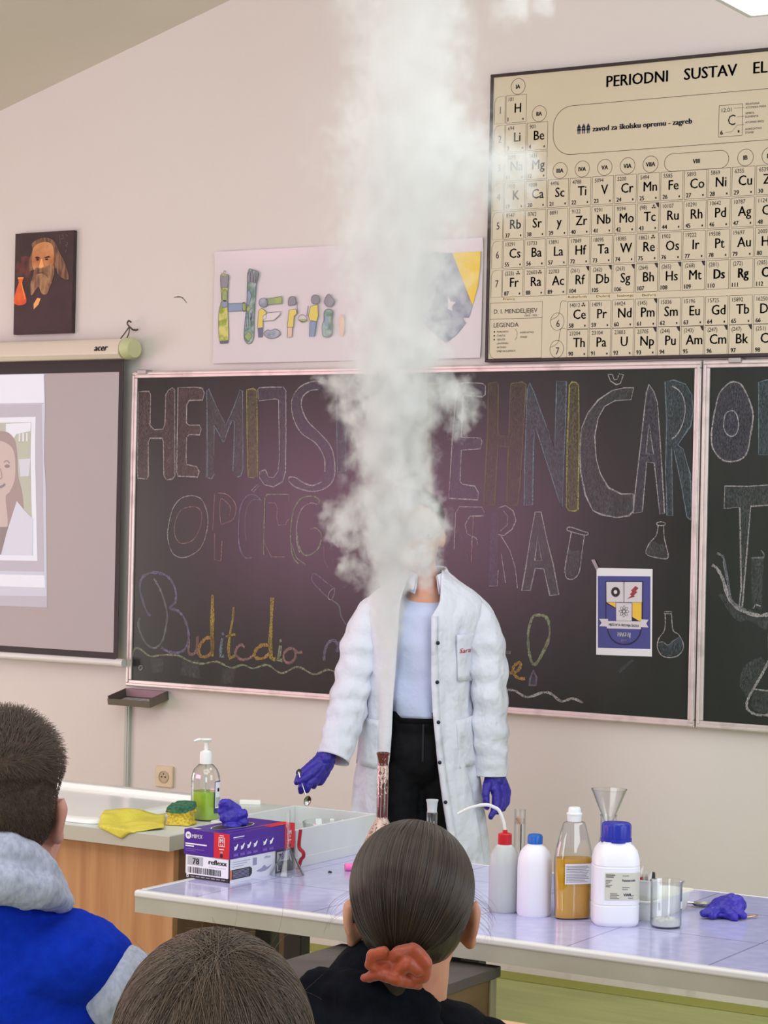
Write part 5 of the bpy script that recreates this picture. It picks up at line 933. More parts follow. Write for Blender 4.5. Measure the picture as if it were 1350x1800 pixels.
    b.rect(g2, Lg*.84, 0, Lg, H2, 5, 1); cx = Lg*.92; b.text(g2, 'M', cx, H2-.024, .014, 7, 'c', bold=.0008, lift=3); b.text(g2, '7-8', cx, H2-.031, .0065, 7, 'c', lift=3); b.rect(g2, cx-.006, H2-.038, cx+.006, H2-.036, 7, 2); b.poly(g2, [(cx-.003, .002), (cx+.003, .002), (cx+.004, .008), (cx, .012), (cx-.004, .008)], 8, 3)
    for i, wd in enumerate((.04, .036)): b.rect(g2, .012, H2-.010-i*.004, .012+wd, H2-.008-i*.004, 7 if i == 0 else 6, 2)
    for i in range(6):
        x = .012+i*.024+(.012 if i > 3 else 0); b.frame2(g2, x, .012, x+.022, .036, .0006, 6, 2)
        b.poly(g2, [(x+.004, .018), (x+.012, .020), (x+.018, .030), (x+.016, .033), (x+.008, .026), (x+.004, .028)], 7, 3); b.rect(g2, x+.002, .005, x+.019, .0105, 6, 2)
    tp = Fr((0, 0, H2), (1, 0, 0), (0, 1, 0), .0004)
    b.rect(tp, W2*.75, Lg*.62, W2, Lg, 5, 1); b.rect(tp, W2*.8, .02, W2*.84, .19, 6, 2); b.rect(tp, .01, .012, .035, .022, 7, 2); b.ell(tp, W2*.45, Lg*.42, .028, .07, 1, 2); b.line(tp, [(W2*.45+.029*math.cos(a_), Lg*.42+.071*math.sin(a_)) for a_ in [2*math.pi*i/36 for i in range(36)]], .002, 7, 3, closed=True)
    b.build('carton', M_, t, bevel=.0008, seg=1)
    # glove drawn half out of the slot
    ca, sa = math.cos(ang), math.sin(ang)
    base = A2 + Vector((ca*W2*.45-sa*Lg*.42, sa*W2*.45+ca*Lg*.42, H2))
    s_ = 0.001314
    pr = [('e', (0, 0, .002), (.022, .02, .008)), ('e', (-.003, 0, .020), (.027, .013, .022)), ('e', (-.010, .002, .038), (.027, .011, .022)), ('e', (-.016, 0, .050), (.020, .009, .013)), ('e', (.014, .003, .026), (.022, .011, .016)), ('e', (.026, .003, .009), (.014, .012, .011)), ('e', (.004, .003, .042), (.018, .009, .014))]
    gl = blob('disposable_glove', pr, .0022, glove_m, None, 3, [(.03, .012), (.010, .004)], loc=base, rz=YAW+.1)
    tag(gl, 'crumpled violet glove sticking up out of the purple carton', 'glove')
glove_boxes()

# ------------------------------------------------------------------ white tray box with glass dishes
def tray_box():
    A, Bq = Vector((-2.8637,-2.4781,0.76)), Vector((-2.8981,-2.1146,0.76)); C_ = Vector((A.x-.21, A.y, TZ))
    x1, x0, y0, y1 = (A.x+Bq.x)/2+.018, (A.x+Bq.x)/2-.228, A.y, Bq.y; h = 0.001353*66
    t = thing('tray_box', 'white open box with glass dishes inside, behind the upturned funnel', 'box', ((x0+x1)/2, (y0+y1)/2, TZ))
    ox, oy = (x0+x1)/2, (y0+y1)/2; w_ = .008
    m = mat('white_painted_box', (216, 218, 216), .4, noise=(8, (208, 210, 210)))
    b = MB()
    b.box((x0-ox, y0-oy, 0), (x1-ox, y1-oy, .008))
    for lo, hi in (((x0, y0, .008), (x1, y0+w_, h)), ((x0, y1-w_, .008), (x1, y1, h)), ((x0, y0+w_, .008), (x0+w_, y1-w_, h)), ((x1-w_, y0+w_, .008), (x1, y1-w_, h))): b.box((lo[0]-ox, lo[1]-oy, lo[2]), (hi[0]-ox, hi[1]-oy, hi[2]))
    b.build('box_shell', m, t, bevel=.0015)
    b = MB(); 
    for lo, hi in (((x0-.003, y0-.003, 0), (x1+.003, y0, h*.27)), ((x1, y0, 0), (x1+.003, y1+.003, h*.27)), ((x0-.003, y0, 0), (x0, y1+.003, h*.27))): b.box((lo[0]-ox, lo[1]-oy, lo[2]), (hi[0]-ox, hi[1]-oy, hi[2]))
    b.build('base_band', m, t, bevel=.001)
    for i, (dx, dy, r, lab) in enumerate(((.02, -.03, .075, 'large clear glass dish lying in the front of the white box'), (.03, .10, .062, 'smaller clear glass dish lying in the back of the white box'))):
        b = MB(); b.lathe([(0, .001), (r*.55, .001), (r*.8, .012), (r*.93, .034), (r, .060), (r*.985, .061), (r*.91, .035), (r*.78, .0145), (r*.53, .0035), (0, .0035)], 40)
        o = b.build('glass_dish', glass, loc=(ox+dx, oy+dy, TZ+.0085)); tag(o, lab, 'glass dish', 'dishes in the white box')
tray_box()

# ------------------------------------------------------------------ glass funnel standing upside down, red clip
def up_funnel():
    s_ = 0.001296; p = Vector((-2.8317,-2.5661,0.76)); p.x += .006
    r = 31*s_; ha = 46*s_; ht = 116*s_; rs = 4*s_; th = .0014
    prof = [(r, 0), (r-.0005, .002), (rs+.002, ha), (rs, ha+.006), (rs*.85, ht-.003), (rs*.6, ht), (rs*.3, ht-.0015), (rs*.85-th, ht-.006), (rs-th, ha+.004), (r-th-.0006, .0005), (r, 0)]
    o = MB().lathe(prof, 48).build('glass_funnel', glass, loc=p); tag(o, 'clear glass funnel standing upside down beside the glove cartons', 'funnel')
    q = Vector((-2.8462,-2.5163,0.76)); q.y += .03
    b = MB(); b.tube(sp([(-.002, 0, .0), (.004, 0, .022), (.010, 0, .03), (.009, 0, .040), (.001, 0, .048), (-.001, 0, .06), (.002, 0, .093)]), .0058, 10, flat=.45)
    o = b.build('red_clip', mat('red_plastic', (160, 22, 36), .35), loc=q, rz=YAW); tag(o, 'bent red plastic strip upright against the white box behind the funnel', 'plastic strip')
up_funnel()

# ------------------------------------------------------------------ the steaming flask and its neighbour
def flask(name, label, p, prof, m, t_=.0018):
    t = thing(name, label, 'flask', p)
    inner = [(max(r-t_, 0), z+(t_ if i == 0 else 0)) for i, (r, z) in enumerate(prof)]
    inner[0] = (0, t_)
    b = MB(); b.lathe([(0, 0)]+prof+[(prof[-1][0]-t_, prof[-1][1])]+[(max(r-t_, .0008), z+t_*.6 if z < .01 else z) for r, z in reversed(prof[:-1])]+[(0, t_)], 48)
    return t, b
def mottled():
    m = mat('stained_glass_wall', (70, 30, 24), .1, spec=.6, coat=.4)
    nt = m.node_tree; b = nt.nodes['Principled BSDF']; tc = nt.nodes.new('ShaderNodeTexCoord')
    mp = nt.nodes.new('ShaderNodeMapping'); mp.inputs['Scale'].default_value = (1, 1, .42)
    n = nt.nodes.new('ShaderNodeTexNoise'); n.inputs['Scale'].default_value = 210; n.inputs['Detail'].default_value = 3; n.inputs['Distortion'].default_value = 1.2
    sx = nt.nodes.new('ShaderNodeSeparateXYZ'); nt.links.new(tc.outputs['Object'], sx.inputs[0]); nt.links.new(tc.outputs['Object'], mp.inputs[0]); nt.links.new(mp.outputs[0], n.inputs['Vector'])
    fc = nt.nodes.new('ShaderNodeFloatCurve'); zn = nt.nodes.new('ShaderNodeMath'); zn.operation = 'DIVIDE'; zn.inputs[1].default_value = FLH
    nt.links.new(sx.outputs['Z'], zn.inputs[0]); nt.links.new(zn.outputs[0], fc.inputs['Value'])
    cv = fc.mapping.curves[0]; pts = [(0, .40), (.44, .42), (.50, .40), (.515, .72), (.60, .68), (.66, .60), (.80, .50), (.90, .38), (.905, .66), (1, .64)]
    cv.points[0].location = pts[0]; cv.points[1].location = pts[-1]
    for q in pts[1:-1]: cv.points.new(*q)
    for q in cv.points: q.handle_type = 'VECTOR'
    fc.mapping.update()
    lt = nt.nodes.new('ShaderNodeMath'); lt.operation = 'SUBTRACT'; nt.links.new(n.outputs['Fac'], lt.inputs[0]); nt.links.new(fc.outputs[0], lt.inputs[1])
    mr = nt.nodes.new('ShaderNodeMapRange'); mr.inputs[1].default_value = -.02; mr.inputs[2].default_value = .03; nt.links.new(lt.outputs[0], mr.inputs[0])
    n2 = nt.nodes.new('ShaderNodeTexNoise'); n2.inputs['Scale'].default_value = 60; nt.links.new(tc.outputs['Object'], n2.inputs['Vector'])
    dk = nt.nodes.new('ShaderNodeMix'); dk.data_type = 'RGBA'; dk.inputs['A'].default_value = lin((40, 20, 16)); dk.inputs['B'].default_value = lin((112, 40, 34)); nt.links.new(n2.outputs['Fac'], dk.inputs['Factor'])
    mx = nt.nodes.new('ShaderNodeMix'); mx.data_type = 'RGBA'; mx.inputs['B'].default_value = lin((196, 168, 152)); nt.links.new(dk.outputs['Result'], mx.inputs['A'])
    nt.links.new(mr.outputs[0], mx.inputs['Factor']); nt.links.new(mx.outputs['Result'], b.inputs['Base Color'])
    return m
FS = 0.001302; FP = Vector((-2.5964,-2.5283,0.76)); FLH = 227*FS
def steaming_flask():
    r = 10.6*FS; h = FLH
    prof = [(48*FS, 0), (51*FS, .008), (50*FS, .02), (41*FS, h*.20), (22*FS, h*.40), (10.2*FS, h*.49), (r*.93, h*.50), (r*.95, h*.895), (r*.86, h*.905), (r*.84, h*.93), (r*.98, h*.97), (r*1.12, h*.99), (r*1.12, h)]
    t, b = flask('conical_flask', 'tall conical flask stained dark brown, with the white smoke column rising from it', FP, prof, None)
    b.build('glass_body', mottled(), t)
    b = MB().lathe([(0, .004), (50*FS, .004), (50*FS, .03), (0, .03)], 40); b.build('brown_liquid', mat('brown_liquid', (70, 34, 26), .2), t)
steaming_flask()
FP2 = Vector((-2.5222,-2.4304,0.76))
def clear_flask():
    s_ = 0.001314; h = 141*s_
    t, b = flask('conical_flask', 'clear glass flask with frosted neck, mostly hidden behind the dark-haired head', FP2, [(30*s_, 0), (32*s_, .006), (31*s_, .016), (24*s_, h*.4), (12*s_, h*.62), (9.3*s_, h*.68), (9.3*s_, h*.84)], None)
    b.build('glass_body', glass, t)
    b = MB().lathe([(9.3*s_, h*.842), (8.2*s_, h*.86), (9.4*s_, h*.96), (10.6*s_, h*.985), (10.6*s_, h), (9*s_, h), (8.2*s_, h*.96), (6.8*s_, h*.86), (7.8*s_, h*.842), (9.3*s_, h*.842)], 32); b.build('frosted_joint', mat('frosted_glass', (226, 230, 228), .5, trans=.35), t)
clear_flask()
# small things lying between them
o = MB().tube([(0, 0, .009), (.018, .004, .009), (.034, .008, .009), (.07, .016, .008)], [.0085, .0092, .0088, .007], 18).build('marker_cap', mat('pink_plastic', (255, 120, 190), .4), loc=(-2.7493,-2.439,0.76), rz=YAW); tag(o, 'bright pink plastic pen cap lying by the steaming flask', 'pen cap')
o = MB().lathe([(0, .0), (.0035, .0), (.004, .002), (.002, .004), (0, .004)], 12, sx=1.3).build('black_crumb', ink, loc=(-2.7632,-2.4811,0.76)); tag(o, 'tiny black crumb on the tiles left of the pink cap', 'crumb')

# ------------------------------------------------------------------ row of bottles
def wash_bottle():
    s_ = 0.001201; t = thing('wash_bottle', 'translucent wash bottle with red cap and long bent spout', 'wash bottle', (-2.2038,-2.6713,0.76), YAW)
    r = 27*s_; h = 140*s_
    pe = mat('translucent_plastic', (236, 238, 238), .22, trans=.5, ior=1.3)
    prof = [(0, .001), (r*.9, 0), (r, .006), (r, h*.56), (r*.96, h*.66), (r*.84, h*.75), (r*.62, h*.82), (r*.42, h*.85), (r*.42, h*.87)]
    MB().lathe(prof+[(max(a-.0015, 0), z+.0012) for a, z in reversed(prof[1:])]+[(0, .0025)], 40).build('bottle_body', pe, t)
    MB().lathe([(r*.45, h*.845), (r*.46, h*.85), (r*.46, h*.975), (r*.36, h*.985), (r*.16, h*.99), (r*.16, h*1.02), (r*.11, h*1.03), (0, h*1.03)], 28).build('cap', mat('red_cap', (196, 28, 38), .35), t)
    pts = [(0, 0, h*1.02), (-3*s_, 0, h+18*s_), (-11*s_, 0, h+37*s_), (-20*s_, 0, h+43*s_), (-33*s_, 0, h+47*s_), (-50*s_, 0, h+45*s_), (-68*s_, 0, h+39*s_), (-84*s_, 0, h+30*s_)]
    MB().tube(sp(pts), [3.1*s_]*25+[2.6*s_]*(len(sp(pts))-25), 12).build('spout', mat('milky_tube', (240, 240, 238), .3, trans=.2), t)
    MB().tube([(0, 0, h*.84), (2*s_, 0, h*.5), (10*s_, 0, .01)], 2*s_, 8).build('inner_tube', pe, t)
wash_bottle()
def blue_cap_bottle():
    s_ = 0.001191; t = thing('reagent_bottle', 'matt white plastic bottle with mid-blue ribbed cap, next to the wash bottle', 'bottle', (-2.1341,-2.6671,0.76))
    r = 30.5*s_; h = 142*s_
    MB().lathe([(0, .001), (r*.92, 0), (r, .006), (r, h*.60), (r*.96, h*.70), (r*.83, h*.79), (r*.6, h*.85), (r*.44, h*.87), (r*.44, h*.885), (0, h*.885)], 40).build('bottle_body', mat('milky_plastic', (236, 233, 242), .35, sub=.3), t)
    b = MB(); n = 48
    for i, (z, q) in enumerate(((h*.88, 1), (h*.97, 1), (h*.995, .9))): pass
    rings = [[((r*.42*q+(.0007 if j % 2 else 0)*(1 if k < 2 else 0))*math.cos(2*math.pi*j/n), (r*.42*q+(.0007 if j % 2 else 0)*(1 if k < 2 else 0))*math.sin(2*math.pi*j/n), z) for j in range(n)] for k, (z, q) in enumerate(((h*.885, 1), (h*.975, 1), (h*1.0, .88)))]
    b.loft(rings, cap=True, sm=False); b.build('cap', mat('mid_blue_cap', (24, 98, 186), .35), t)
blue_cap_bottle()
def dish_soap():
    s_ = 0.001180; t = thing('dish_soap_bottle', 'clear tapered bottle of amber dish soap with white flip cap', 'bottle', (-2.0511,-2.6519,0.76), YAW+.25)
    W = 35*s_; h = 197*s_
    pr = [(0, .001), (W*.90, .001), (W*.96, .008), (W*.93, h*.12), (W*.97, h*.25), (W*1.0, h*.42), (W*1.0, h*.54), (W*.93, h*.62), (W*.76, h*.74), (W*.62, h*.83), (W*.56, h*.86), (W*.40, h*.872), (W*.36, h*.875)]
    pet = glass
    MB().lathe(pr+[(max(a-.0012, 0), z+(.001 if z < .003 else 0)) for a, z in reversed(pr[1:])]+[(0, .002)], 44, sy=.55, power=2.5).build('bottle_body', pet, t)
    lq = [(0, .003), (W*.87, .003), (W*.96-.0024, .009), (W*.93-.0024, h*.12), (W*.97-.0024, h*.25), (W-.0024, h*.42), (W-.0024, h*.545), (0, h*.545)]
    MB().lathe(lq, 44, sy=.54, power=2.5).build('amber_liquid', mat('amber_liquid', (250, 186, 44), .08, trans=.2, ior=1.33), t)
    MB().lathe([(W*.36, h*.873), (W*.37, h*.93), (W*.40, h*.932), (W*.40, h*.945), (W*.33, h*.95), (W*.31, h*.985), (W*.25, h), (0, h)], 28).build('flip_cap', white_pl, t)
    f = Fr((0, -W*.55-.0012, 0), (1, 0, 0), (0, 0, 1), .0004)
    b = MB(); x0, x1, z0, z1 = -W*.62, W*.86, h*.322, h*.503; curve = lambda x: .0045*(x/W)**2
    N = 8
    for i in range(N):
        xa, xb = x0+(x1-x0)*i/N, x0+(x1-x0)*(i+1)/N
        b.add([(xa, f.o.y+curve(xa), z0), (xb, f.o.y+curve(xb), z0), (xb, f.o.y+curve(xb), z1), (xa, f.o.y+curve(xa), z1)], [(0, 1, 2, 3)], 0)
    for r_ in range(11):
        z = z1-.004-r_*(z1-z0-.006)/11; xr = x1-.003-random.random()*.012
        for i in range(N-1):
            xa, xb = x0+.002+(xr-x0)*i/N, x0+.002+(xr-x0)*(i+1)/N
            b.add([(xa, f.o.y+curve(xa)-.0004, z-.0011), (xb, f.o.y+curve(xb)-.0004, z-.0011), (xb, f.o.y+curve(xb)-.0004, z), (xa, f.o.y+curve(xa)-.0004, z)], [(0, 1, 2, 3)], 1)
    b.build('label', [paper, mat('label_print', (120, 116, 116), .6)], t)
dish_soap()
def big_bottle():
    s_ = 0.001165; t = thing('chemical_bottle', 'large white squarish chemical bottle with dark blue cap and cream label', 'bottle', (-1.9552,-2.6499,0.76), YAW+.06)
    r = 42.5*s_; h = 179*s_; pw = 3.4
    wp = mat('white_hdpe', (238, 237, 242), .32, sub=.2)
    b = MB(); b.lathe([(0, .001), (r*.86, 0), (r*.94, .004), (r*.97, .012), (r*.97, h*.20), (r*.945, h*.205), (r*.945, h*.215), (r*.97, h*.22), (r*.975, h*.58), (r*.955, h*.585), (r*.955, h*.595), (r*.97, h*.60), (r*.95, h*.66), (r*.86, h*.735), (r*.70, h*.785), (r*.60, h*.80), (r*.60, h*.82), (0, h*.82)], 56, power=pw); b.build('bottle_body', wp, t)
    bl = mat('dark_blue_cap', (32, 44, 160), .33, spec=.5); n = 60
    b = MB(); rc = r*.63
    rings = [[((rc*q+(.0009 if (j//2) % 2 and 1 < k < 4 else 0))*math.cos(2*math.pi*j/n), (rc*q+(.0009 if (j//2) % 2 and 1 < k < 4 else 0))*math.sin(2*math.pi*j/n), z) for j in range(n)] for k, (z, q) in enumerate(((h*.812, 1.04), (h*.845, 1.04), (h*.85, .97), (h*.97, .97), (h*.99, .95), (h*1.0, .86)))]
    b.loft(rings, cap=True); b.build('cap', bl, t)
    lab = [mat('cream_label', (206, 203, 186), .5), mat('label_ink', (92, 88, 84), .6), mat('label_navy_ink', (40, 46, 84), .6)]
    f = Fr((0, 0, 0), (1, 0, 0), (0, 0, 1)); b = MB()
    def surf(a, z, off=.0009):
        ca, sa = math.cos(a), math.sin(a); q = (abs(ca)**pw+abs(sa)**pw)**(-1/pw); rr = r*.975+off; return Vector((rr*q*ca, rr*q*sa, z))
    def A_(x): return R_(-90)+math.atan2(x, r)           # arc position x -> angle on the front
    def band(x0, x1, z0, z1, mi, off):
        n_ = max(2, int((x1-x0)/.005))
        for i in range(n_):
            a, c_ = A_(x0+(x1-x0)*i/n_), A_(x0+(x1-x0)*(i+1)/n_)
            b.add([surf(a, z0, off), surf(c_, z0, off), surf(c_, z1, off), surf(a, z1, off)], [(0, 1, 2, 3)], mi)
    def txt(t_, x, z, size, mi, width=None, bold=0):
        V, F_ = text_geo(t_); xm = min(p[0] for p in V); wd = max(p[0] for p in V)-xm; k = width/(wd*size) if width else 1
        for dx in ([0, bold] if bold else [0]):
            b.add([surf(A_(x+dx+(px-xm)*size*k), z+py*size, .0016) for px, py in V], F_, mi)
    x0, x1, z0, z1 = -r*.62, r*1.35, h*.27, h*.535
    band(x0, x1, z0, z1, 0, .0008)
    for i in range(2): band(x0+.002, x0+.022-i*.003, z1-.005-i*.004, z1-.003-i*.004, 1, .0014)
    for i in range(5): band(x0+.002, x0+.016-(i % 3)*.004, z1-.016-i*.0032, z1-.0147-i*.0032, 1, .0014)
    for i in range(4): band(x0+.012, x0+.031-(i % 2)*.004, z0+.003+i*.0032, z0+.0042+i*.0032, 1, .0014)
    txt('Potassium iodide', r*.12, z1-.017, .0068, 2, width=.030, bold=.0003); band(r*.12, r*.12+.016, z1-.030, z1-.0288, 1, .0014); band(r*.12, r*.12+.012, z1-.034, z1-.0328, 1, .0014); band(r*.12, r*.12+.014, z1-.006, z1-.0048, 1, .0014)
    txt('VWR', r*.18, z0+.008, .0085, 2, width=.017, bold=.0005); band(r*.18+.017, r*.18+.024, z0+.0085, z0+.0095, 2, .0014); band(r*.38, r*.38+.012, z0+.0035, z0+.0048, 1, .0014)
    b.build('label', lab, t)
big_bottle()
def back_flask():
    s_ = 0.001232; p = Vector((-2.085,-2.4146,0.76)); h = 152*s_
    t, b = flask('conical_flask', 'clear conical flask holding a glass funnel, behind the big white bottle', p, [(32*s_, 0), (34*s_, .006), (33*s_, .014), (26*s_, h*.35), (16*s_, h*.72), (14.5*s_, h*.78), (14.5*s_, h*.98), (15.5*s_, h)], None)
    b.build('glass_body', glass, t)
    th = .0013; f0 = h-.012
    prof = [(32*s_, h+46*s_), (31*s_, h+44*s_), (13.3*s_, h+1*s_), (4*s_, h-24*s_), (3*s_, h-60*s_), (3*s_-.001, h-60*s_), (4*s_-th, h-23*s_), (13.3*s_-th, h+2*s_), (31*s_-th, h+45*s_), (32*s_, h+46*s_)]
    o = MB().lathe(prof, 44).build('glass_funnel', glass, loc=p); tag(o, 'upright clear glass funnel in the neck of the flask behind the big white bottle', 'funnel')
back_flask()
def cylinder():
    s_ = 0.001276; p = Vector((-2.3692,-2.2895,0.76)); t = thing('measuring_cylinder', 'narrow glass cylinder with brown froth near the top, behind the wash bottle', 'cylinder', p)
    r = 10.2*s_; h = 126*s_
    MB().lathe([(0, 0), (20*s_, 0), (20*s_, .004), (r, .010), (r, h), (r-.0012, h), (r-.0012, .014), (0, .014)], 36).build('glass_tube', glass, t)
    MB().lathe([(0, h*.80), (r-.0016, h*.80), (r-.0016, h*.885), (0, h*.885)], 28).build('froth', mat('brown_froth', (176, 132, 112), .7, noise=(120, (206, 180, 160), .4, .6)), t)
    MB().tube([(r*.35, -r*.2, .016), (r*.35, -r*.2, h*.795)], .0014, 8).build('thermometer_rod', ink, t)
cylinder()
def beaker():
    s_ = 0.001160; p = Vector((-1.854,-2.6191,0.76)); t = thing('glass_beaker', 'small glass beaker with a layer of white powder, right of the big white bottle', 'beaker', p, YAW)
    r = 28*s_; h = 82*s_; th = .0014
    b = MB(); prof = [(0, 0), (r*.9, 0), (r*.985, .005), (r*.985, h*.93), (r*1.03, h*.985), (r*1.03, h), (r*1.0, h), (r*.985-th, h*.93), (r*.985-th, .006), (r*.88, .0018), (0, .0018)]
    b.lathe(prof, 48)
    for v_ in b.v:          # pouring lip
        if v_.z > h*.9:
            a = math.atan2(v_.y, v_.x); k_ = math.exp(-(a/.22)**2)*(v_.z-h*.9)/(h*.1); v_.x *= 1+.12*k_
    b.build('glass_wall', glass, t)
    f = MB(); n = 5
    for i in range(n):
        a0, a1 = R_(-32+i*5), R_(-27+i*5); rr = r*.985+.0006
        f.add([(rr*math.cos(a0), rr*math.sin(a0), h*.42), (rr*math.cos(a1), rr*math.sin(a1), h*.42), (rr*math.cos(a1), rr*math.sin(a1), h*.57), (rr*math.cos(a0), rr*math.sin(a0), h*.57)], [(0, 1, 2, 3)])
    f.build('marking_patch', white_pl, t)
    rp = r*.985-th-.001
    pr = []; rings = []
    for k_, q in enumerate((.86, 1, 1, .93, .75, .5, .25)):
        z = (.0022, .005, .0125, .0155, .0165, .0165, .018)[k_]
        rings.append([(rp*q*math.cos(a), rp*q*math.sin(a), z+(.0022*math.sin(a*5+k_*2)*(k_ > 1))) for a in [2*math.pi*j/40 for j in range(40)]])
    o = MB().loft(rings, cap=True).build('white_powder', mat('white_salt', (238, 238, 232), .9, bump=(300, .5)), loc=p); tag(o, 'layer of white powder in the bottom of the glass beaker', 'powder', kind='stuff')
beaker()
def plastic_tray():
    A, Bq = Vector((-1.8947,-2.6111,0.76)), Vector((-1.8897,-2.3848,0.76)); ang = math.atan2(Bq.y-A.y, Bq.x-A.x)-R_(90); A.y += .012
    Lg = (Bq-A).length+.005; Wd = .085; h = .042
    t = thing('plastic_tray', 'white shallow plastic tray behind the beaker and the big white bottle', 'tray', A, ang)
    def rr(x0, x1, y0, y1, z, r=.018, n=6):
        o_ = []
        for cx, cy_, a0 in ((x1-r, y1-r, 0), (x0+r, y1-r, 90), (x0+r, y0+r, 180), (x1-r, y0+r, 270)): o_ += [(cx+r*math.cos(R_(a0+90*i/n)), cy_+r*math.sin(R_(a0+90*i/n)), z) for i in range(n+1)]
        return o_
    e = .006
    MB().loft([rr(-Wd+.012, -.012, .012, Lg-.012, 0), rr(-Wd+e, -e, e, Lg-e, h*.85), rr(-Wd+e, -e, e, Lg-e, h*.92), rr(-Wd, 0, 0, Lg, h*.93), rr(-Wd, 0, 0, Lg, h), rr(-Wd+e+.002, -e-.002, e+.002, Lg-e-.002, h), rr(-Wd+.015, -.015, .015, Lg-.015, .003)], cap=True).build('tray_shell', mat('white_tray_plastic', (234, 234, 226), .35), t)
    q = A+Matrix.Rotation(ang, 3, 'Z') @ Vector((-.042, .05, .0035))
    t2 = thing('plastic_cup', 'square white plastic cup holding crumpled sachets, standing in the shallow tray', 'cup', q, ang)
    w_ = .026; hh = .078
    MB().loft([rr(-w_*.85, w_*.85, -w_*.85, w_*.85, 0, .006), rr(-w_, w_, -w_, w_, hh*.97, .007), rr(-w_-.002, w_+.002, -w_-.002, w_+.002, hh*.97, .008), rr(-w_-.002, w_+.002, -w_-.002, w_+.002, hh, .008), rr(-w_+.002, w_-.002, -w_+.002, w_-.002, hh, .006), rr(-w_*.8, w_*.8, -w_*.8, w_*.8, .003, .005)], cap=True).build('cup_wall', mat('grey_white_cup', (224, 224, 222), .3), t2)
    pk = [mat('sachet_foil', (214, 208, 204), .4, bump=(60, .6)), mat('sachet_red', (180, 60, 60), .5), ink]
    for i, (dx, dy, hz, rz, lab) in enumerate(((-.012, 0, .098, .3, 'taller crumpled sachet with red print sticking out of the square cup'), (.009, .004, .090, -.5, 'shorter crumpled sachet with dark corner sticking out of the square cup'))):
        b = MB(); nn = 6
        for k_ in range(nn+1):
            for j in range(5):
                u = j/4-.5; v_ = k_/nn; b.v.append(Vector((u*.026*(1-.2*v_), .006*math.sin(u*7+v_*5), .006+v_*(hz-.006)+.004*math.sin(j*2+i))))
        for k_ in range(nn):
            for j in range(4):
                a = k_*5+j; b.f.append((a, a+1, a+6, a+5)); b.m.append(2 if (i == 1 and k_ == nn-1 and j > 2) else (1 if k_ == nn-2 and j in (1, 2) and i == 0 else 0)); b.sm.append(True)
        o = b.build('sachet', pk, loc=q+Vector((dx, dy, 0)), rz=YAW+rz, solid=.0012); tag(o, lab, 'sachet', 'sachets in the square cup')
plastic_tray()
# used gloves, spoon, ring
gp = Vector((-1.7914,-2.4509,0.76))
gl = blob('used_glove', [('e', (.002, .008, .022), (.036, .03, .022)), ('e', (.022, .012, .026), (.022, .024, .020)), ('e', (-.014, .004, .018), (.026, .022, .016)), ('c', (-.018, -.006, .017), .013, (-.048, -.014, .011), .0085), ('c', (-.022, -.012, .012), .008, (-.034, -.024, .008), .006), ('c', (.006, -.012, .012), .013, (.012, -.030, .0085), .008), ('c', (.024, -.004, .014), .012, (.034, -.016, .009), .008), ('c', (-.018, .012, .028), .009, (.012, .016, .042), .008), ('e', (0, 0, .008), (.042, .022, .008))], .0022, glove_m, None, 3, [(.025, .010), (.008, .003)], loc=gp, rz=YAW)
tag(gl, 'bundled violet gloves lying at the right end of the table', 'glove')
sv = MB(); sv.lathe([(0, .001), (.012, .002), (.017, .008), (.0162, .008), (.0115, .0032), (0, .0022)], 24, (-.005, 0, .001), sx=1.5); sv.tube([(-.025, 0, .009), (-.04, -.002, .010), (-.06, -.004, .004)], [.003, .0022, .0025], 8)
tag(sv.build('metal_spoon', steel, loc=(-1.8822,-2.353,0.76), rz=YAW+.1), 'steel spoon lying partly behind the bundled violet gloves', 'spoon')
rg = MB(); rg.tube(sp([(-.03, 0, .003), (0, .004, .004), (.016, .010, .006), (.02, .016, .006), (.008, .017, .005), (-.02, .013, .003)]), .0016, 8)
tag(rg.build('wire_loop', mat('brass_wire', (176, 150, 124), .3, metal=.9), loc=(-1.7475,-2.4333,0.76), rz=YAW), 'thin wire loop poking out right of the bundled violet gloves', 'wire')

# ------------------------------------------------------------------ people
def lerp_tab(tab, z):
    """tab: rows (z, ...) from high to low, smoothly interpolated"""
    if z >= tab[0][0]: return tab[0][1:]
    for a, b in zip(tab, tab[1:]):
        if z >= b[0]:
            t = (a[0]-z)/(a[0]-b[0]); return tuple(p+(q-p)*t for p, q in zip(a[1:], b[1:]))
    return tab[-1][1:]
EAR = lambda x, y, z, s, tilt=.35: [('e', (x+s*.003, y, z), (.0085, .020, .033), (0, s*.16, s*tilt)), ('e', (x+s*.006, y-.002, z+.014), (.009, .018, .017)), ('e', (x-s*.004, y+.008, z-.010), (.013, .013, .026)), ('e', (x+s*.001, y+.004, z-.027), (.009, .012, .013))]
def human_head(c, sc_=1.0, ears=True):
    x, y, z = c; k = sc_                       # centre of the cranium; the face looks towards +y
    pr = [('e', (x, y, z), (.076*k, .094*k, .098*k)), ('e', (x, y+.03*k, z-.055*k), (.066*k, .068*k, .082*k)), ('e', (x, y+.062*k, z-.105*k), (.042*k, .035*k, .03*k)),
          ('e', (x, y+.098*k, z-.05*k), (.011*k, .017*k, .022*k)), ('e', (x, y+.092*k, z-.03*k), (.008*k, .012*k, .022*k)), ('e', (x, y+.088*k, z-.088*k), (.022*k, .010*k, .009*k)),
          ('e', (x-.033*k, y+.083*k, z-.012*k), (.018*k, .010*k, .008*k)), ('e', (x+.033*k, y+.083*k, z-.012*k), (.018*k, .010*k, .008*k)),
          ('e', (x-.032*k, y+.074*k, z-.026*k), (.012*k, .010*k, .009*k)), ('e', (x+.032*k, y+.074*k, z-.026*k), (.012*k, .010*k, .009*k))]
    if ears:
        for s in (-1, 1): pr += EAR(x+s*.081*k, y-.006, z-.037*k, s)
    return pr

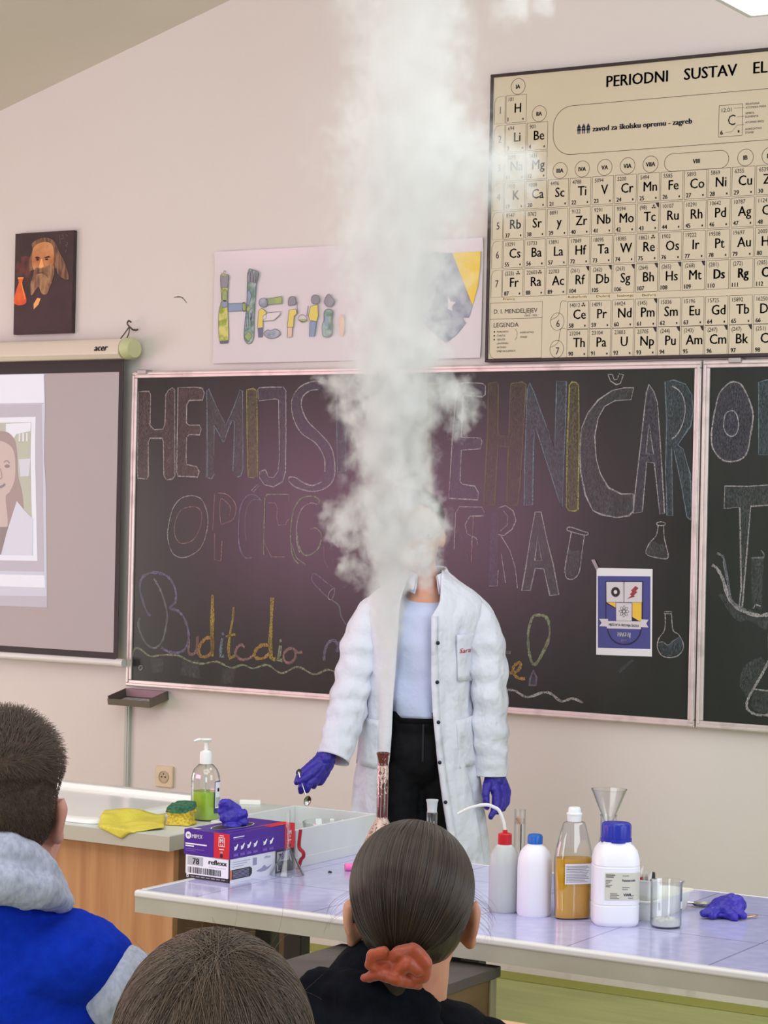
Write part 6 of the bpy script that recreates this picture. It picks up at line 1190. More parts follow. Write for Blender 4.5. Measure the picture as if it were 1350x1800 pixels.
def woman():
    O_ = (-3.3771,-1.0118,0)
    hc = Vector((-0.0305,0,1.5589))
    J = [(-0.001,0,1.3004,0),(0.0052,0,0.9983,0),(-0.1629,0,1.2799,0),(-0.2296,-0.04,1.0229,0),(-0.2825,-0.13,0.8653,0),(0.1686,0,1.2866,0),(0.2011,0,1.0455,0),(0.2118,-0.02,0.8115,0)]
    neck, waist, shl, ell_, wrl, shr, elr, wrr = [Vector(j[:3]) for j in J]
    # head faces the camera (-y): build facing +y and turn
    hp = []
    for p in human_head((0, 0, 0), .98, False): hp.append((p[0], (hc.x-p[1][0], hc.y-p[1][1], hc.z+p[1][2]), p[2]) if len(p) < 4 else (p[0], (hc.x-p[1][0], hc.y-p[1][1], hc.z+p[1][2]), p[2], (0, p[3][1], p[3][2])))
    for s in (-1, 1): hp += [('e', (hc.x+s*.077, hc.y+.006, hc.z-.036), (.008, .018, .030), (0, 0, s*.35)), ('e', (hc.x+s*.073, hc.y+.0, hc.z-.045), (.010, .012, .022))]
    hp += [('e', (hc.x, hc.y-.055, hc.z-.075), (.050, .034, .04)), ('e', (hc.x, hc.y-.075, hc.z-.108), (.026, .02, .018)), ('e', (hc.x-.034, hc.y-.062, hc.z-.052), (.026, .026, .024)), ('e', (hc.x+.034, hc.y-.062, hc.z-.052), (.026, .026, .024))]
    hipz = .93; cx = waist.x-.008
    body = hp + [('c', (hc.x+.004, hc.y+.012, hc.z-.09), .050, (neck.x-.004, .015, neck.z+.03), .054), ('c', (neck.x, .012, neck.z+.035), .060, (neck.x, .012, neck.z-.02), .085),
      ('e', (neck.x-.05, .012, neck.z-.05), (.09, .075, .07)), ('e', (neck.x+.05, .012, neck.z-.05), (.09, .075, .07)), ('e', (cx, .01, waist.z+.13), (.125, .088, .16)), ('e', (cx, .01, waist.z-.05), (.135, .095, .14))]
    body += chain([(*shl, .036), (*ell_, .031), (*wrl, .020)]) + chain([(*shr, .036), (*elr, .031), (*wrr, .020)])
    for s in (-1, 1):
        body += chain([(cx+s*.075, .01, .86, .082), (cx+s*.085, .0, .5, .056), (cx+s*.085, .02, .1, .036)]) + chain([(cx+s*.085, .02, .05, .034), (cx+s*.095, -.12, .035, .03)])
        hd = (wrl if s < 0 else wrr); d = Vector((-.03 if s < 0 else 0, -.02, -.06))
        body += chain([(*hd, .020), (*(hd+d*.6), .016)])
    bo = blob('person', body, .005, skin_m, None, 5, loc=O_, rz=YAW)
    tag(bo, 'standing person in open white lab coat and violet gloves, face hidden by the smoke', 'person')
    hair = mat('dark_hair', (52, 38, 34), .5, noise=(60, (74, 54, 46), .4, .6), bump=(120, .4), stretch=(1, 1, .2))
    blob('hair', [('e', (hc.x, hc.y+.016, hc.z+.022), (.083, .094, .092)), ('e', (hc.x, hc.y+.05, hc.z-.03), (.078, .066, .065)), ('e', (hc.x, hc.y+.10, hc.z+.045), (.045, .04, .042))], .004, hair, bo, 4, [(.012, .004)])
    ey = [mat('eye_white', (232, 228, 224), .25), mat('iris_brown', (74, 52, 40), .2), mat('pupil', (12, 10, 10), .15)]
    for s in (-1, 1):
        b = MB(); b.lathe([(0, .0118), (.0021, .0117), (.0021, .01172), (.0050, .0107), (.0052, .0106), (.009, .0077), (.0118, 0), (.009, -.0077), (0, -.0118)], 24)
        for i, f_ in enumerate(b.f):
            zc = sum(b.v[j].z for j in f_)/len(f_); b.m[i] = 2 if zc > .0116 else (1 if zc > .0106 else 0)
        e = b.build('eye', ey, bo); e.rotation_euler = (R_(90), 0, 0); e.location = (hc.x+s*.031, hc.y-.0755, hc.z-.026)
        MB().tube(sp([(hc.x+s*.017, hc.y-.0915, hc.z-.006), (hc.x+s*.032, hc.y-.0905, hc.z-.0015), (hc.x+s*.047, hc.y-.080, hc.z-.007)]), [.0018]*6+[.0024]*5, 8).build('eyebrow', hair, bo)
    MB().tube(sp([(hc.x-.024, hc.y-.083, hc.z-.0855), (hc.x-.009, hc.y-.0955, hc.z-.084), (hc.x, hc.y-.0965, hc.z-.0855), (hc.x+.009, hc.y-.0955, hc.z-.084), (hc.x+.024, hc.y-.083, hc.z-.0855)]), [.0015]*3+[.0045]*15+[.0015]*3, 10).build('lips', mat('lips', (176, 92, 88), .45), bo)
    gm = mat('thin_metal_frame', (110, 96, 84), .3, metal=.8)
    b = MB()
    for s in (-1, 1):
        b.tube([(hc.x+s*.032+.021*math.cos(a), hc.y-.098, hc.z-.02+.017*math.sin(a)) for a in [2*math.pi*i/20 for i in range(21)]], .0012, 6)
        b.tube([(hc.x+s*.053, hc.y-.098, hc.z-.015), (hc.x+s*.074, hc.y-.05, hc.z-.016), (hc.x+s*.079, hc.y+.004, hc.z-.02)], .0014, 6)
    b.tube([(hc.x-.012, hc.y-.1, hc.z-.016), (hc.x+.012, hc.y-.1, hc.z-.016)], .0012, 6); b.build('eyeglasses', gm, bo)
    # trousers, shirt, shoes
    den = mat('black_denim', (15, 15, 19), .8, spec=.2, noise=(40, (20, 20, 25)), bump=(150, .2))
    pr = [('e', (cx, .01, waist.z-.03), (.136, .107, .085)), ('e', (cx, .01, waist.z-.12), (.145, .112, .13))]
    for s in (-1, 1): pr += chain([(cx+s*.070, .008, waist.z-.18, .088), (cx+s*.082, .0, .5, .068), (cx+s*.085, .02, .07, .052)])
    tr_ = blob('trousers', pr, .005, den, bo, 5, [(.05, .010)])
    b = MB(); wr = [(cx+.132*math.sin(a), .01-.106*math.cos(a)) for a in [2*math.pi*i/40 for i in range(40)]]
    b.loft([[(x, y, waist.z-.03) for x, y in wr], [(x*1.0, y, waist.z+.004) for x, y in wr]]); b.build('waistband', den, tr_, solid=.004)
    b = MB(); b.tube([(cx+.0, -.1065, waist.z-.03), (cx+.0, -.112, waist.z-.08), (cx, -.113, waist.z-.14)], .0028, 6); b.build('fly_seam', mat('seam', (34, 34, 40), .8), tr_)
    for s in (-1, 1): blob('shoe', [('e', (cx+s*.09, -.05, .045), (.047, .135, .045)), ('e', (cx+s*.088, .03, .06), (.045, .055, .055))], .005, mat('black_shoe', (24, 24, 26), .4), bo, 4)
    sh = mat('pale_blue_shirt', (186, 196, 230), .8, noise=(4, (196, 204, 232)), bump=(9, .7, .02))
    tab = [(z, *v) for z, v in [((-0.0021,0,1.3557)[2], (.046, .060, .022)), ((-0.0018,0,1.3402)[2], (.066, .078, .014)), ((-0.001,0,1.3004)[2], (.125, .098, .012)), ((0.0009,0,1.2055)[2], (.142, .108, .01)), ((0.0031,0,1.1019)[2], (.137, .104, .01)), ((0.0047,0,1.0242)[2], (.139, .110, .01)), ((0.0055,0,0.9845)[2], (.132, .106, .01))]]
    b = MB(); rings = []
    zs = np.linspace(tab[0][0], tab[-1][0], 40)
    for z in zs:
        a, d, y0 = lerp_tab(tab, z); n = 72; ring = []
        t = (tab[0][0]-z)/(tab[0][0]-tab[-1][0])
        for i in range(n):
            th = 2*math.pi*i/n; fold = .005*max(0, t-.55)*math.sin(th*11+z*20)+.004*math.sin(th*5+z*34)*t
            sag = -.020*math.cos(th)*(1-min(1, t*5)) if t < .2 else 0
            ring.append((neck.x*(1-t)+cx*t+(a+fold)*math.sin(th), y0-(d+fold)*math.cos(th), z+sag))
        rings.append(ring)
    b.loft(rings); so = b.build('t_shirt', sh, bo, solid=.003)
    b = MB(); n = 48
    b.tube([(neck.x+.050*math.sin(2*math.pi*i/n), .022-.062*math.cos(2*math.pi*i/n), zs[0]-.002-.019*math.cos(2*math.pi*i/n)) for i in range(n+1)], .0065, 8, cap=False); b.build('neck_band', sh, so)
    # lab coat
    cm = mat('white_coat_cotton', (224, 226, 238), .8, noise=(5, (218, 220, 234)), bump=(6.5, 1.0, .05), stretch=(1, 1, .8))
    T_ = [(t[2], t[0], h, d, r[0], l[0]) for t, h, d, r, l in [
      ((-0.0001,0,1.4248), .058, .066, (0.0448,0,1.4257), (-0.0484,0,1.4238)), ((0.0006,0,1.392), .098, .084, (0.0438,0,1.3929), (-0.0616,0,1.3907)), ((-0.0005,0,1.3609), .150, .10, (0.0409,0,1.3618), (-0.0713,0,1.3595)),
      ((-0.0016,0,1.3298), .183, .112, (0.0381,0,1.3306), (-0.0776,0,1.3282)), ((-0.0043,0,1.2917), .190, .122, (0.0147,0,1.2921), (-0.0837,0,1.2901)), ((-0.0163,0,1.2051), .166, .135, (0.0165,0,1.2058), (-0.0854,0,1.2037)),
      ((-0.0194,0,1.1014), .160, .130, (0.0186,0,1.1022), (-0.0902,0,1.1)), ((-0.019,0,0.9978), .164, .130, (0.0259,0,0.9987), (-0.095,0,0.9963)), ((-0.0162,0,0.8597), .178, .140, (0.0425,0,0.8609), (-0.1025,0,0.8579)),
      ((-0.0145,0,0.6957), .202, .155, (0.07,0,0.6974), (-0.1164,0,0.6936)), ((-0.0115,0,0.5489), .218, .166, (0.0972,0,0.5511), (-0.1307,0,0.5465)), ((-0.0087,0,0.4108), .230, .172, (0.1173,0,0.4134), (-0.1417,0,0.4081))]]
    Y0 = .012
    def section(z): return lerp_tab(T_, z)
    def front_y(x, z):
        c_, a, d, xr, xl = section(z); u = max(-.98, min(.98, (x-c_)/a)); return Y0-d*math.sqrt(1-u*u)
    b = MB(); rings = []; n = 90
    for z in np.linspace(T_[0][0], T_[-1][0], 70):
        c_, a, d, xr, xl = section(z)
        tr0, tl0 = math.asin(max(-.99, min(.99, (xr-c_)/a))), math.asin(max(-.99, min(.99, (xl-c_)/a)))
        t = (T_[0][0]-z)/(T_[0][0]-T_[-1][0]); ring = []
        for i in range(n):
            th = tr0+(2*math.pi+tl0-tr0)*i/(n-1)
            amp = .010*max(0, t-.35)+.002
            fold = amp*math.sin(th*9+math.sin(z*9)*1.3)+.6*amp*math.sin(th*17+z*14) + .006*mnoise.noise(Vector((math.sin(th)*7, math.cos(th)*7, z*9)))
            if i < 4 or i > n-5: fold -= .0
            ring.append((c_+(a+fold)*math.sin(th), Y0-(d+fold)*math.cos(th), z))
        rings.append(ring)
    b.loft(rings, closed=False); co = b.build('lab_coat', cm, bo, solid=.0035)
    # sleeves with creases
    def sleeve(pts, ph):
        P_ = sp([p[:3] for p in pts], n=9); Rr = [r[0] for r in sp([(p[3], 0) for p in pts], n=9)]
        b = MB(); n = 40; rings = []
        ref = Vector((0, 1, 0)); Pv = [Vector(p) for p in P_]
        for i, p in enumerate(Pv):
            d = (Pv[min(i+1, len(Pv)-1)]-Pv[max(i-1, 0)]).normalized(); u = (ref-d*ref.dot(d)).normalized(); v_ = d.cross(u); t = i/(len(Pv)-1); ring = []
            for j in range(n):
                th = 2*math.pi*j/n
                el = math.exp(-((t-.52)/.22)**2)
                cr = .0030*(.35+1.2*el)*math.sin(i*1.05+1.6*math.sin(th+ph)+ph+1.5*mnoise.noise(Vector((th*.8, i*.11, ph+3))))+.0055*mnoise.noise(Vector((math.cos(th)*1.6+i*.10, math.sin(th)*1.6-i*.16, ph)))+.003*mnoise.noise(Vector((math.cos(th)*3+i*.3, math.sin(th)*3, ph+i*.2)))
                if t > .93: cr *= .3
                ring.append(p+(u*math.cos(th)*.92+v_*math.sin(th))*(Rr[i]+cr))
            rings.append(ring)
        b.loft(rings); s = b.build('sleeve', cm, co, solid=.003)
        hem = MB(); hem.loft([[q*1.0 for q in rings[-1]], [q+(Pv[-1]-Pv[-2]).normalized()*.001+(q-Pv[-1])*.02 for q in rings[-1]]]); 
        return s
    sleeve([(-0.1014,0.014,1.3168,0.0345),(-0.1492,0.008,1.285,0.0587),(-0.1889,-0.005,1.2019,0.0622),(-0.2141,-0.03,1.0997,0.0553),(-0.2306,-0.06,1.0075,0.057),(-0.2504,-0.1,0.9256,0.0535),(-0.2706,-0.13,0.8621,0.0501)], .4)
    sleeve([(0.0889,0.014,1.3207,0.0345),(0.1447,0.008,1.2875,0.0587),(0.1788,0,1.2091,0.0604),(0.1965,-0.005,1.089,0.0535),(0.2007,-0.012,0.9517,0.0535),(0.2074,-0.018,0.8663,0.0484),(0.2084,-0.02,0.808,0.0458)], 2.1)
    b = MB(); n = 44; rings = []
    for k_, (dz, ex) in enumerate(((-.045, .016), (-.018, .006), (.010, .000), (.012, .004), (-.012, .016), (-.034, .026))):
        ring = []
        for i in range(n):
            th = R_(30)+(2*math.pi-R_(60))*i/(n-1); op = abs(math.cos(th/2))**6
            ring.append((neck.x+.002+(.056+ex)*math.sin(th), .016-(.062+ex)*math.cos(th)-.01*op, T_[0][0]+dz-.03*op))
        rings.append(ring)
    b.loft(rings, closed=False); b.build('collar', cm, co, solid=.003)
    fx = lambda pts: [Vector((p[0], front_y(p[0], p[2])-.0055, p[2])) for p in pts]
    # front facing strip, snaps, pockets
    b = MB(); edge = []
    for z in np.linspace(T_[4][0], T_[-1][0], 40):
        xr = section(z)[3]; edge.append([(xr-.001, front_y(xr, z)-.006, z), (xr+.020, front_y(xr+.020, z)-.006, z)])
    b.loft(edge, closed=False); b.build('button_facing', cm, co, solid=.002)
    sn = mat('snap_metal', (52, 54, 66), .3, metal=.8)
    for p in fx([(0.0353,0,1.2131),(0.036,0,1.0957),(0.0419,0,0.9766),(0.0478,0,0.8576),(0.0674,0,0.7405)]):
        b = MB(); b.lathe([(0, .0035), (.0022, .0035), (.0045, .0025), (.0055, .001), (.0058, 0), (0, 0)], 16); s = b.build('snap_button', sn, co); s.rotation_euler = (R_(90), 0, 0); s.location = p+Vector((0, -.003, 0))
    def pocket(pts, name, m):
        q = [Vector(p) for p in pts]; b = MB(); N = 8
        for i in range(N+1):
            for j in range(N+1):
                u, v_ = j/N, i/N; p = q[0]*(1-u)*(1-v_)+q[1]*u*(1-v_)+q[2]*u*v_+q[3]*(1-u)*v_
                b.v.append(Vector((p.x, front_y(p.x, p.z)-.0065-.004*(1-v_)*math.sin(math.pi*u), p.z)))
        for i in range(N):
            for j in range(N): a = i*(N+1)+j; b.f.append((a, a+1, a+N+2, a+N+1)); b.m.append(0); b.sm.append(True)
        return b.build(name, m, co, solid=.002)
    pk = pocket([(0.0919,0,1.2367),(0.1488,0,1.2413),(0.1431,0,1.0944),(0.0982,0,1.0969)], 'breast_pocket', cm)
    pocket([(0.0954,0,0.9794),(0.1607,0,0.9929),(0.1758,0,0.8464),(0.1087,0,0.8364)], 'hip_pocket', cm); pocket([(-0.1914,0,0.9805),(-0.1325,0,0.9748),(-0.1365,0,0.8313),(-0.2023,0,0.8386)], 'hip_pocket', cm)
    o0 = Vector((0.0999,0,1.1816)); o1 = Vector((0.1533,0,1.1862))
    V, F_ = text_geo('Sara'); xm = max(p[0] for p in V); b = MB(); size = .027
    for dx in (0, .0007): b.add([(lambda X, Zz: Vector((X, front_y(X, Zz)-.0125, Zz)))(o0.x+dx+(px*.78+.22*py)*size, o0.z+py*size*.78+px*.0012) for px, py in V], F_)
    b.build('embroidery', mat('red_thread', (186, 48, 66), .7), pk)
    # gloves
    g = chain([(-0.2857,-0.13,0.8812,0.0288),(-0.294,-0.135,0.864,0.0288)])
    for s_ in ([(-0.3051,-0.14,0.8643,0.0179),(-0.3514,-0.155,0.8251,0.0153),(-0.3682,-0.165,0.8097,0.0122),(-0.3748,-0.165,0.7952,0.0092)], [(-0.2976,-0.14,0.862,0.0192),(-0.3373,-0.16,0.8147,0.016),(-0.3576,-0.175,0.7986,0.0113),(-0.3609,-0.18,0.7842,0.0097),(-0.3613,-0.175,0.768,0.0082)], [(-0.2887,-0.14,0.8596,0.0192),(-0.3223,-0.155,0.8094,0.0153),(-0.3377,-0.17,0.7934,0.0123),(-0.3448,-0.17,0.7733,0.0102)], [(-0.2813,-0.135,0.8555,0.0166),(-0.3126,-0.145,0.8059,0.0134),(-0.3232,-0.155,0.7919,0.0113),(-0.3257,-0.15,0.7825,0.0097)], [(-0.2751,-0.13,0.8525,0.0128),(-0.2967,-0.13,0.8069,0.0115),(-0.3063,-0.135,0.7923,0.0102),(-0.3114,-0.13,0.7884,0.0084)], [(-0.3107,-0.15,0.8441,0.0179),(-0.3467,-0.175,0.8113,0.0128),(-0.3637,-0.18,0.8004,0.0102)]): g += chain(s_)
    blob('glove', g, .0022, glove_m, bo, 3, [(.012, .004)])
    g = chain([(0.2208,-0.02,0.822,0.0315),(0.2213,-0.02,0.799,0.0315)])
    for s_ in ([(0.207,-0.03,0.8,0.02),(0.1942,-0.05,0.7808,0.0141),(0.1897,-0.06,0.7561,0.0117),(0.1921,-0.065,0.7355,0.0104),(0.1943,-0.06,0.7181,0.0089)], [(0.21,-0.03,0.8,0.02),(0.2239,-0.045,0.7579,0.0161),(0.2225,-0.055,0.7241,0.0129),(0.2141,-0.065,0.7048,0.0107),(0.2065,-0.07,0.6916,0.0089)], [(0.2258,-0.02,0.7991,0.0215),(0.2384,-0.03,0.7563,0.0172),(0.2386,-0.04,0.724,0.0141),(0.2292,-0.05,0.7068,0.012)], [(0.2369,-0.015,0.7972,0.0184),(0.2515,-0.015,0.7577,0.0153),(0.2525,-0.02,0.7308,0.0129),(0.2439,-0.03,0.7121,0.0107)], [(0.2423,0,0.7955,0.0138),(0.2583,0,0.7621,0.0111),(0.2596,0,0.7391,0.0095),(0.2542,-0.005,0.7243,0.0083)]): g += chain(s_)
    blob('glove', g, .0022, glove_m, bo, 3, [(.012, .004)])
    # spoon held in the left-hand glove
    P_ = [Vector(p[:3]) for p in [(-0.3416,-0.19,0.7436,0),(-0.3489,-0.19,0.7646,0),(-0.3583,-0.187,0.7914,0),(-0.3652,-0.18,0.8115,0),(-0.3701,-0.172,0.8254,0)]]
    Mw = Matrix.Translation(O_) @ Matrix.Rotation(YAW, 4, 'Z')
    b = MB(); dirv = (P_[0]-P_[1]).normalized()
    b.tube([P_[1]+dirv*.004, P_[2], P_[3], P_[4]], .0021, 8)
    def bowl(c_, rx, rz_, ang):
        R3 = Matrix.Rotation(ang, 3, 'Y') @ Matrix.Rotation(R_(90), 3, 'X'); k = len(b.v)
        b.lathe([(0, -.006), (rx*.6, -.0045), (rx*.92, -.001), (rx, .001), (rx*.9, .001), (rx*.55, -.003), (0, -.0045)], 24, sx=1, sy=rz_/rx)
        for i in range(k, len(b.v)): b.v[i] = R3 @ b.v[i] + c_
    bowl(P_[0], .0105, .0155, R_(18)); bowl(P_[4], .0075, .011, R_(25))
    for i in range(len(b.v)): b.v[i] = Mw @ b.v[i] - (Mw @ P_[2])
    so2 = b.build('measuring_spoon', steel, loc=Mw @ P_[2]); tag(so2, 'double-ended steel spoon held in the gloved hand over the white box', 'spoon')
woman()

# ------------------------------------------------------------------ seated audience, seen from behind
def sitter(name_label, O_, hc, nk, bx, zs, hw, tilt=0, hood=None, top_m=None, sleeve_m=None, hood_m=None, skin=None, hs=1.0, extra=()):
    """hc: cranium centre, nk: neck base, bx: torso x, zs: shoulder height, hw: half shoulder width (all in the sitter's own frame)"""
    hc = Vector(hc)
    body = human_head(hc, hs) + list(extra)
    body += [('c', (hc.x, hc.y-.012, hc.z-.07), .056*hs, (nk[0], nk[1]-.01, nk[2]), .058), ('c', (nk[0], nk[1], nk[2]+.01), .06, (bx, 0, zs-.05), .09),
             ('e', (bx-hw*.40, 0, zs-.075), (hw*.44, .075, .065)), ('e', (bx+hw*.40, 0, zs-.075), (hw*.44, .075, .065)), ('e', (bx, 0, zs-.2), (hw*.78, .10, .18)), ('e', (bx, -.02, .56), (hw*.82, .12, .14))]
    for s in (-1, 1):
        body += chain([(bx+s*hw*.80, 0, zs-.075, .042), (bx+s*(hw+.03), .09, zs-.27, .036), (bx+s*.10, .26, max(.60, zs-.36), .028)])
        hx, hy, hz = bx+s*.10, .26, max(.60, zs-.36)
        body += [('e', (hx-s*.01, hy+.04, hz), (.036, .045, .014))] + [('c', (hx-s*.03+s*.016*i, hy+.07, hz), .009, (hx-s*.03+s*.017*i, hy+.13-.01*abs(i-1), hz-.012), .007) for i in range(4)] + [('c', (hx-s*.03, hy+.03, hz), .011, (hx-s*.06, hy+.075, hz-.006), .008)]
        body += chain([(bx+s*.09, 0, .50, .082), (bx+s*.11, .40, .47, .06), (bx+s*.11, .42, .10, .038)]) + chain([(bx+s*.11, .42, .05, .036), (bx+s*.115, .58, .035, .03)])
    o = blob('person', body, .0055, skin or skin_m, None, 5, loc=O_, rz=YAW); tag(o, name_label, 'person')
    return o
def garment(parent, bx, zs, hw, top_m, sleeve_m, hood_m, hood, name='hoodie', disp=[(.06, .012), (.02, .004)], sho=0):
    ps = [('e', (bx-hw*.42-sho*.4, -.005, zs-.035), (hw*.58+sho*.45, .105, .075)), ('e', (bx+hw*.42+sho*.4, -.005, zs-.035), (hw*.58+sho*.45, .105, .075)), ('e', (bx, -.005, zs-.2), (hw*1.04, .128, .22)), ('e', (bx, -.01, zs-.30), (hw*1.02, .13, .2)), ('e', (bx, -.02, .56), (hw*.93, .145, .15)), ('c', (bx, -.01, zs+.035), .085, (bx, -.01, zs-.1), .12)]
    g = blob(name, ps, .006, top_m, parent, 6, disp)
    for s in (-1, 1):
        sl = blob('sleeve', chain([(bx+s*(hw*.86+sho*.75), -.012, zs-.052-sho*1.1, .066), (bx+s*(hw+.02+sho*.2), .035, zs-.17, .066), (bx+s*(hw+.045), .10, zs-.29, .056), (bx+s*.11, .25, max(.60, zs-.36), .042)]), .005, sleeve_m, g, 5, disp)
    if hood:
        for (nm, ps) in hood: blob(nm, ps, .0045, hood_m, g, 4, [(.05, .014), (.016, .004)])
    return g

# boy on the left
hb = hair_mat('brown_hair', (58, 44, 34), (88, 68, 52))
def boy():
    O_ = (-2.1301,-4.3512,0)
    hc = Vector((-0.0019,0,1.183)); sk = mat('skin_rosy', (204, 156, 140), .5, sub=.15, noise=(14, (196, 134, 120), .4, .7))
    nk = (0.0027,0,1.0775); zs = (0.1632,0,0.9752)[2]
    bx = (-0.0092,0,1.0113)[0]; hw = .190
    o = sitter('person seated at far left, short brown hair, blue jacket with grey hood and sleeves', O_, hc, nk, bx, zs, hw, skin=sk, extra=[('e', (hc.x+.056, hc.y+.045, hc.z-.055), (.026, .045, .055)), ('e', (hc.x+.05, hc.y+.03, hc.z-.095), (.024, .045, .04))])
    blue = mat('royal_blue_fleece', (10, 44, 168), .95, spec=.15, noise=(70, (14, 50, 178)), bump=(220, .25)); grey = mat('heather_grey_fleece', (178, 182, 200), .95, noise=(150, (158, 163, 184), .4, .65), bump=(220, .3), stretch=(1, 1, .5))
    hz = zs+.055
    hood = [('hood', chain([(-0.067,-0.06,1.11,0.033),(0.0182,-0.085,1.1107,0.033),(0.0568,-0.062,1.0869,0.0297),(0.0755,-0.02,1.0511,0.0231),(0.0819,0.03,1.0244,0.0165)]) + chain([(-0.0611,-0.085,1.0657,0.0379),(0.0216,-0.1,1.0699,0.0363),(0.0627,-0.075,1.0569,0.0297),(0.0858,-0.02,1.0316,0.0198)]))]
    garment(o, bx, zs, hw, blue, grey, grey, hood, 'jacket', sho=.018)
    cap = mat('cropped_hair', (64, 49, 40), .7, noise=(90, (82, 63, 51), .4, .6), bump=(300, .5))
    hp = blob('hair', [('e', (hc.x, hc.y+.004, hc.z+.028), (.0795, .096, .088)), ('e', (hc.x, hc.y-.022, hc.z-.012), (.0785, .079, .086))], .0035, cap, o, 3)
    N, K = 14000, 5; P_ = np.zeros((N, K, 3)); i = 0; rad = np.array((.079, .096, .10))
    els = [(np.array(hc)+np.array((0, .004, .028)), np.array((.0795, .096, .088))), (np.array(hc)+np.array((0, -.022, -.012)), np.array((.0785, .079, .086)))]
    while i < N:
        e = i % 2; d = RNG.normal(size=3); d /= np.linalg.norm(d); root = els[e][0]+d*els[e][1]*1.012
        if np.linalg.norm((root-els[1-e][0])/els[1-e][1]) < 1.0: continue
        nrm = d/els[e][1]; d = nrm/np.linalg.norm(nrm)
        hz = (root[2]-hc.z)/.1
        if hz < -.80 or (hz < .1 and root[1]-hc.y > .03): continue
        top = np.clip((hz-.15)/.6, 0, 1)
        L_ = .0045+.021*top**1.2*(.8+.4*RNG.random())
        flow = d*(1-.45*top)+np.array((.25*(RNG.random()-.6)-.15, .75+.3*RNG.random(), .2))*top+np.array((0, 0, -.7))*(1-top)
        flow += RNG.normal(size=3)*(.13 if top > .3 else .2); flow /= np.linalg.norm(flow)
        for k in range(K): P_[i, k] = root+flow*L_*k/(K-1)+np.array((0, .15, -.3))*L_*(k/(K-1))**2*top
        i += 1
    strands('hair_strands', P_, .00034, hb, hp)
boy()

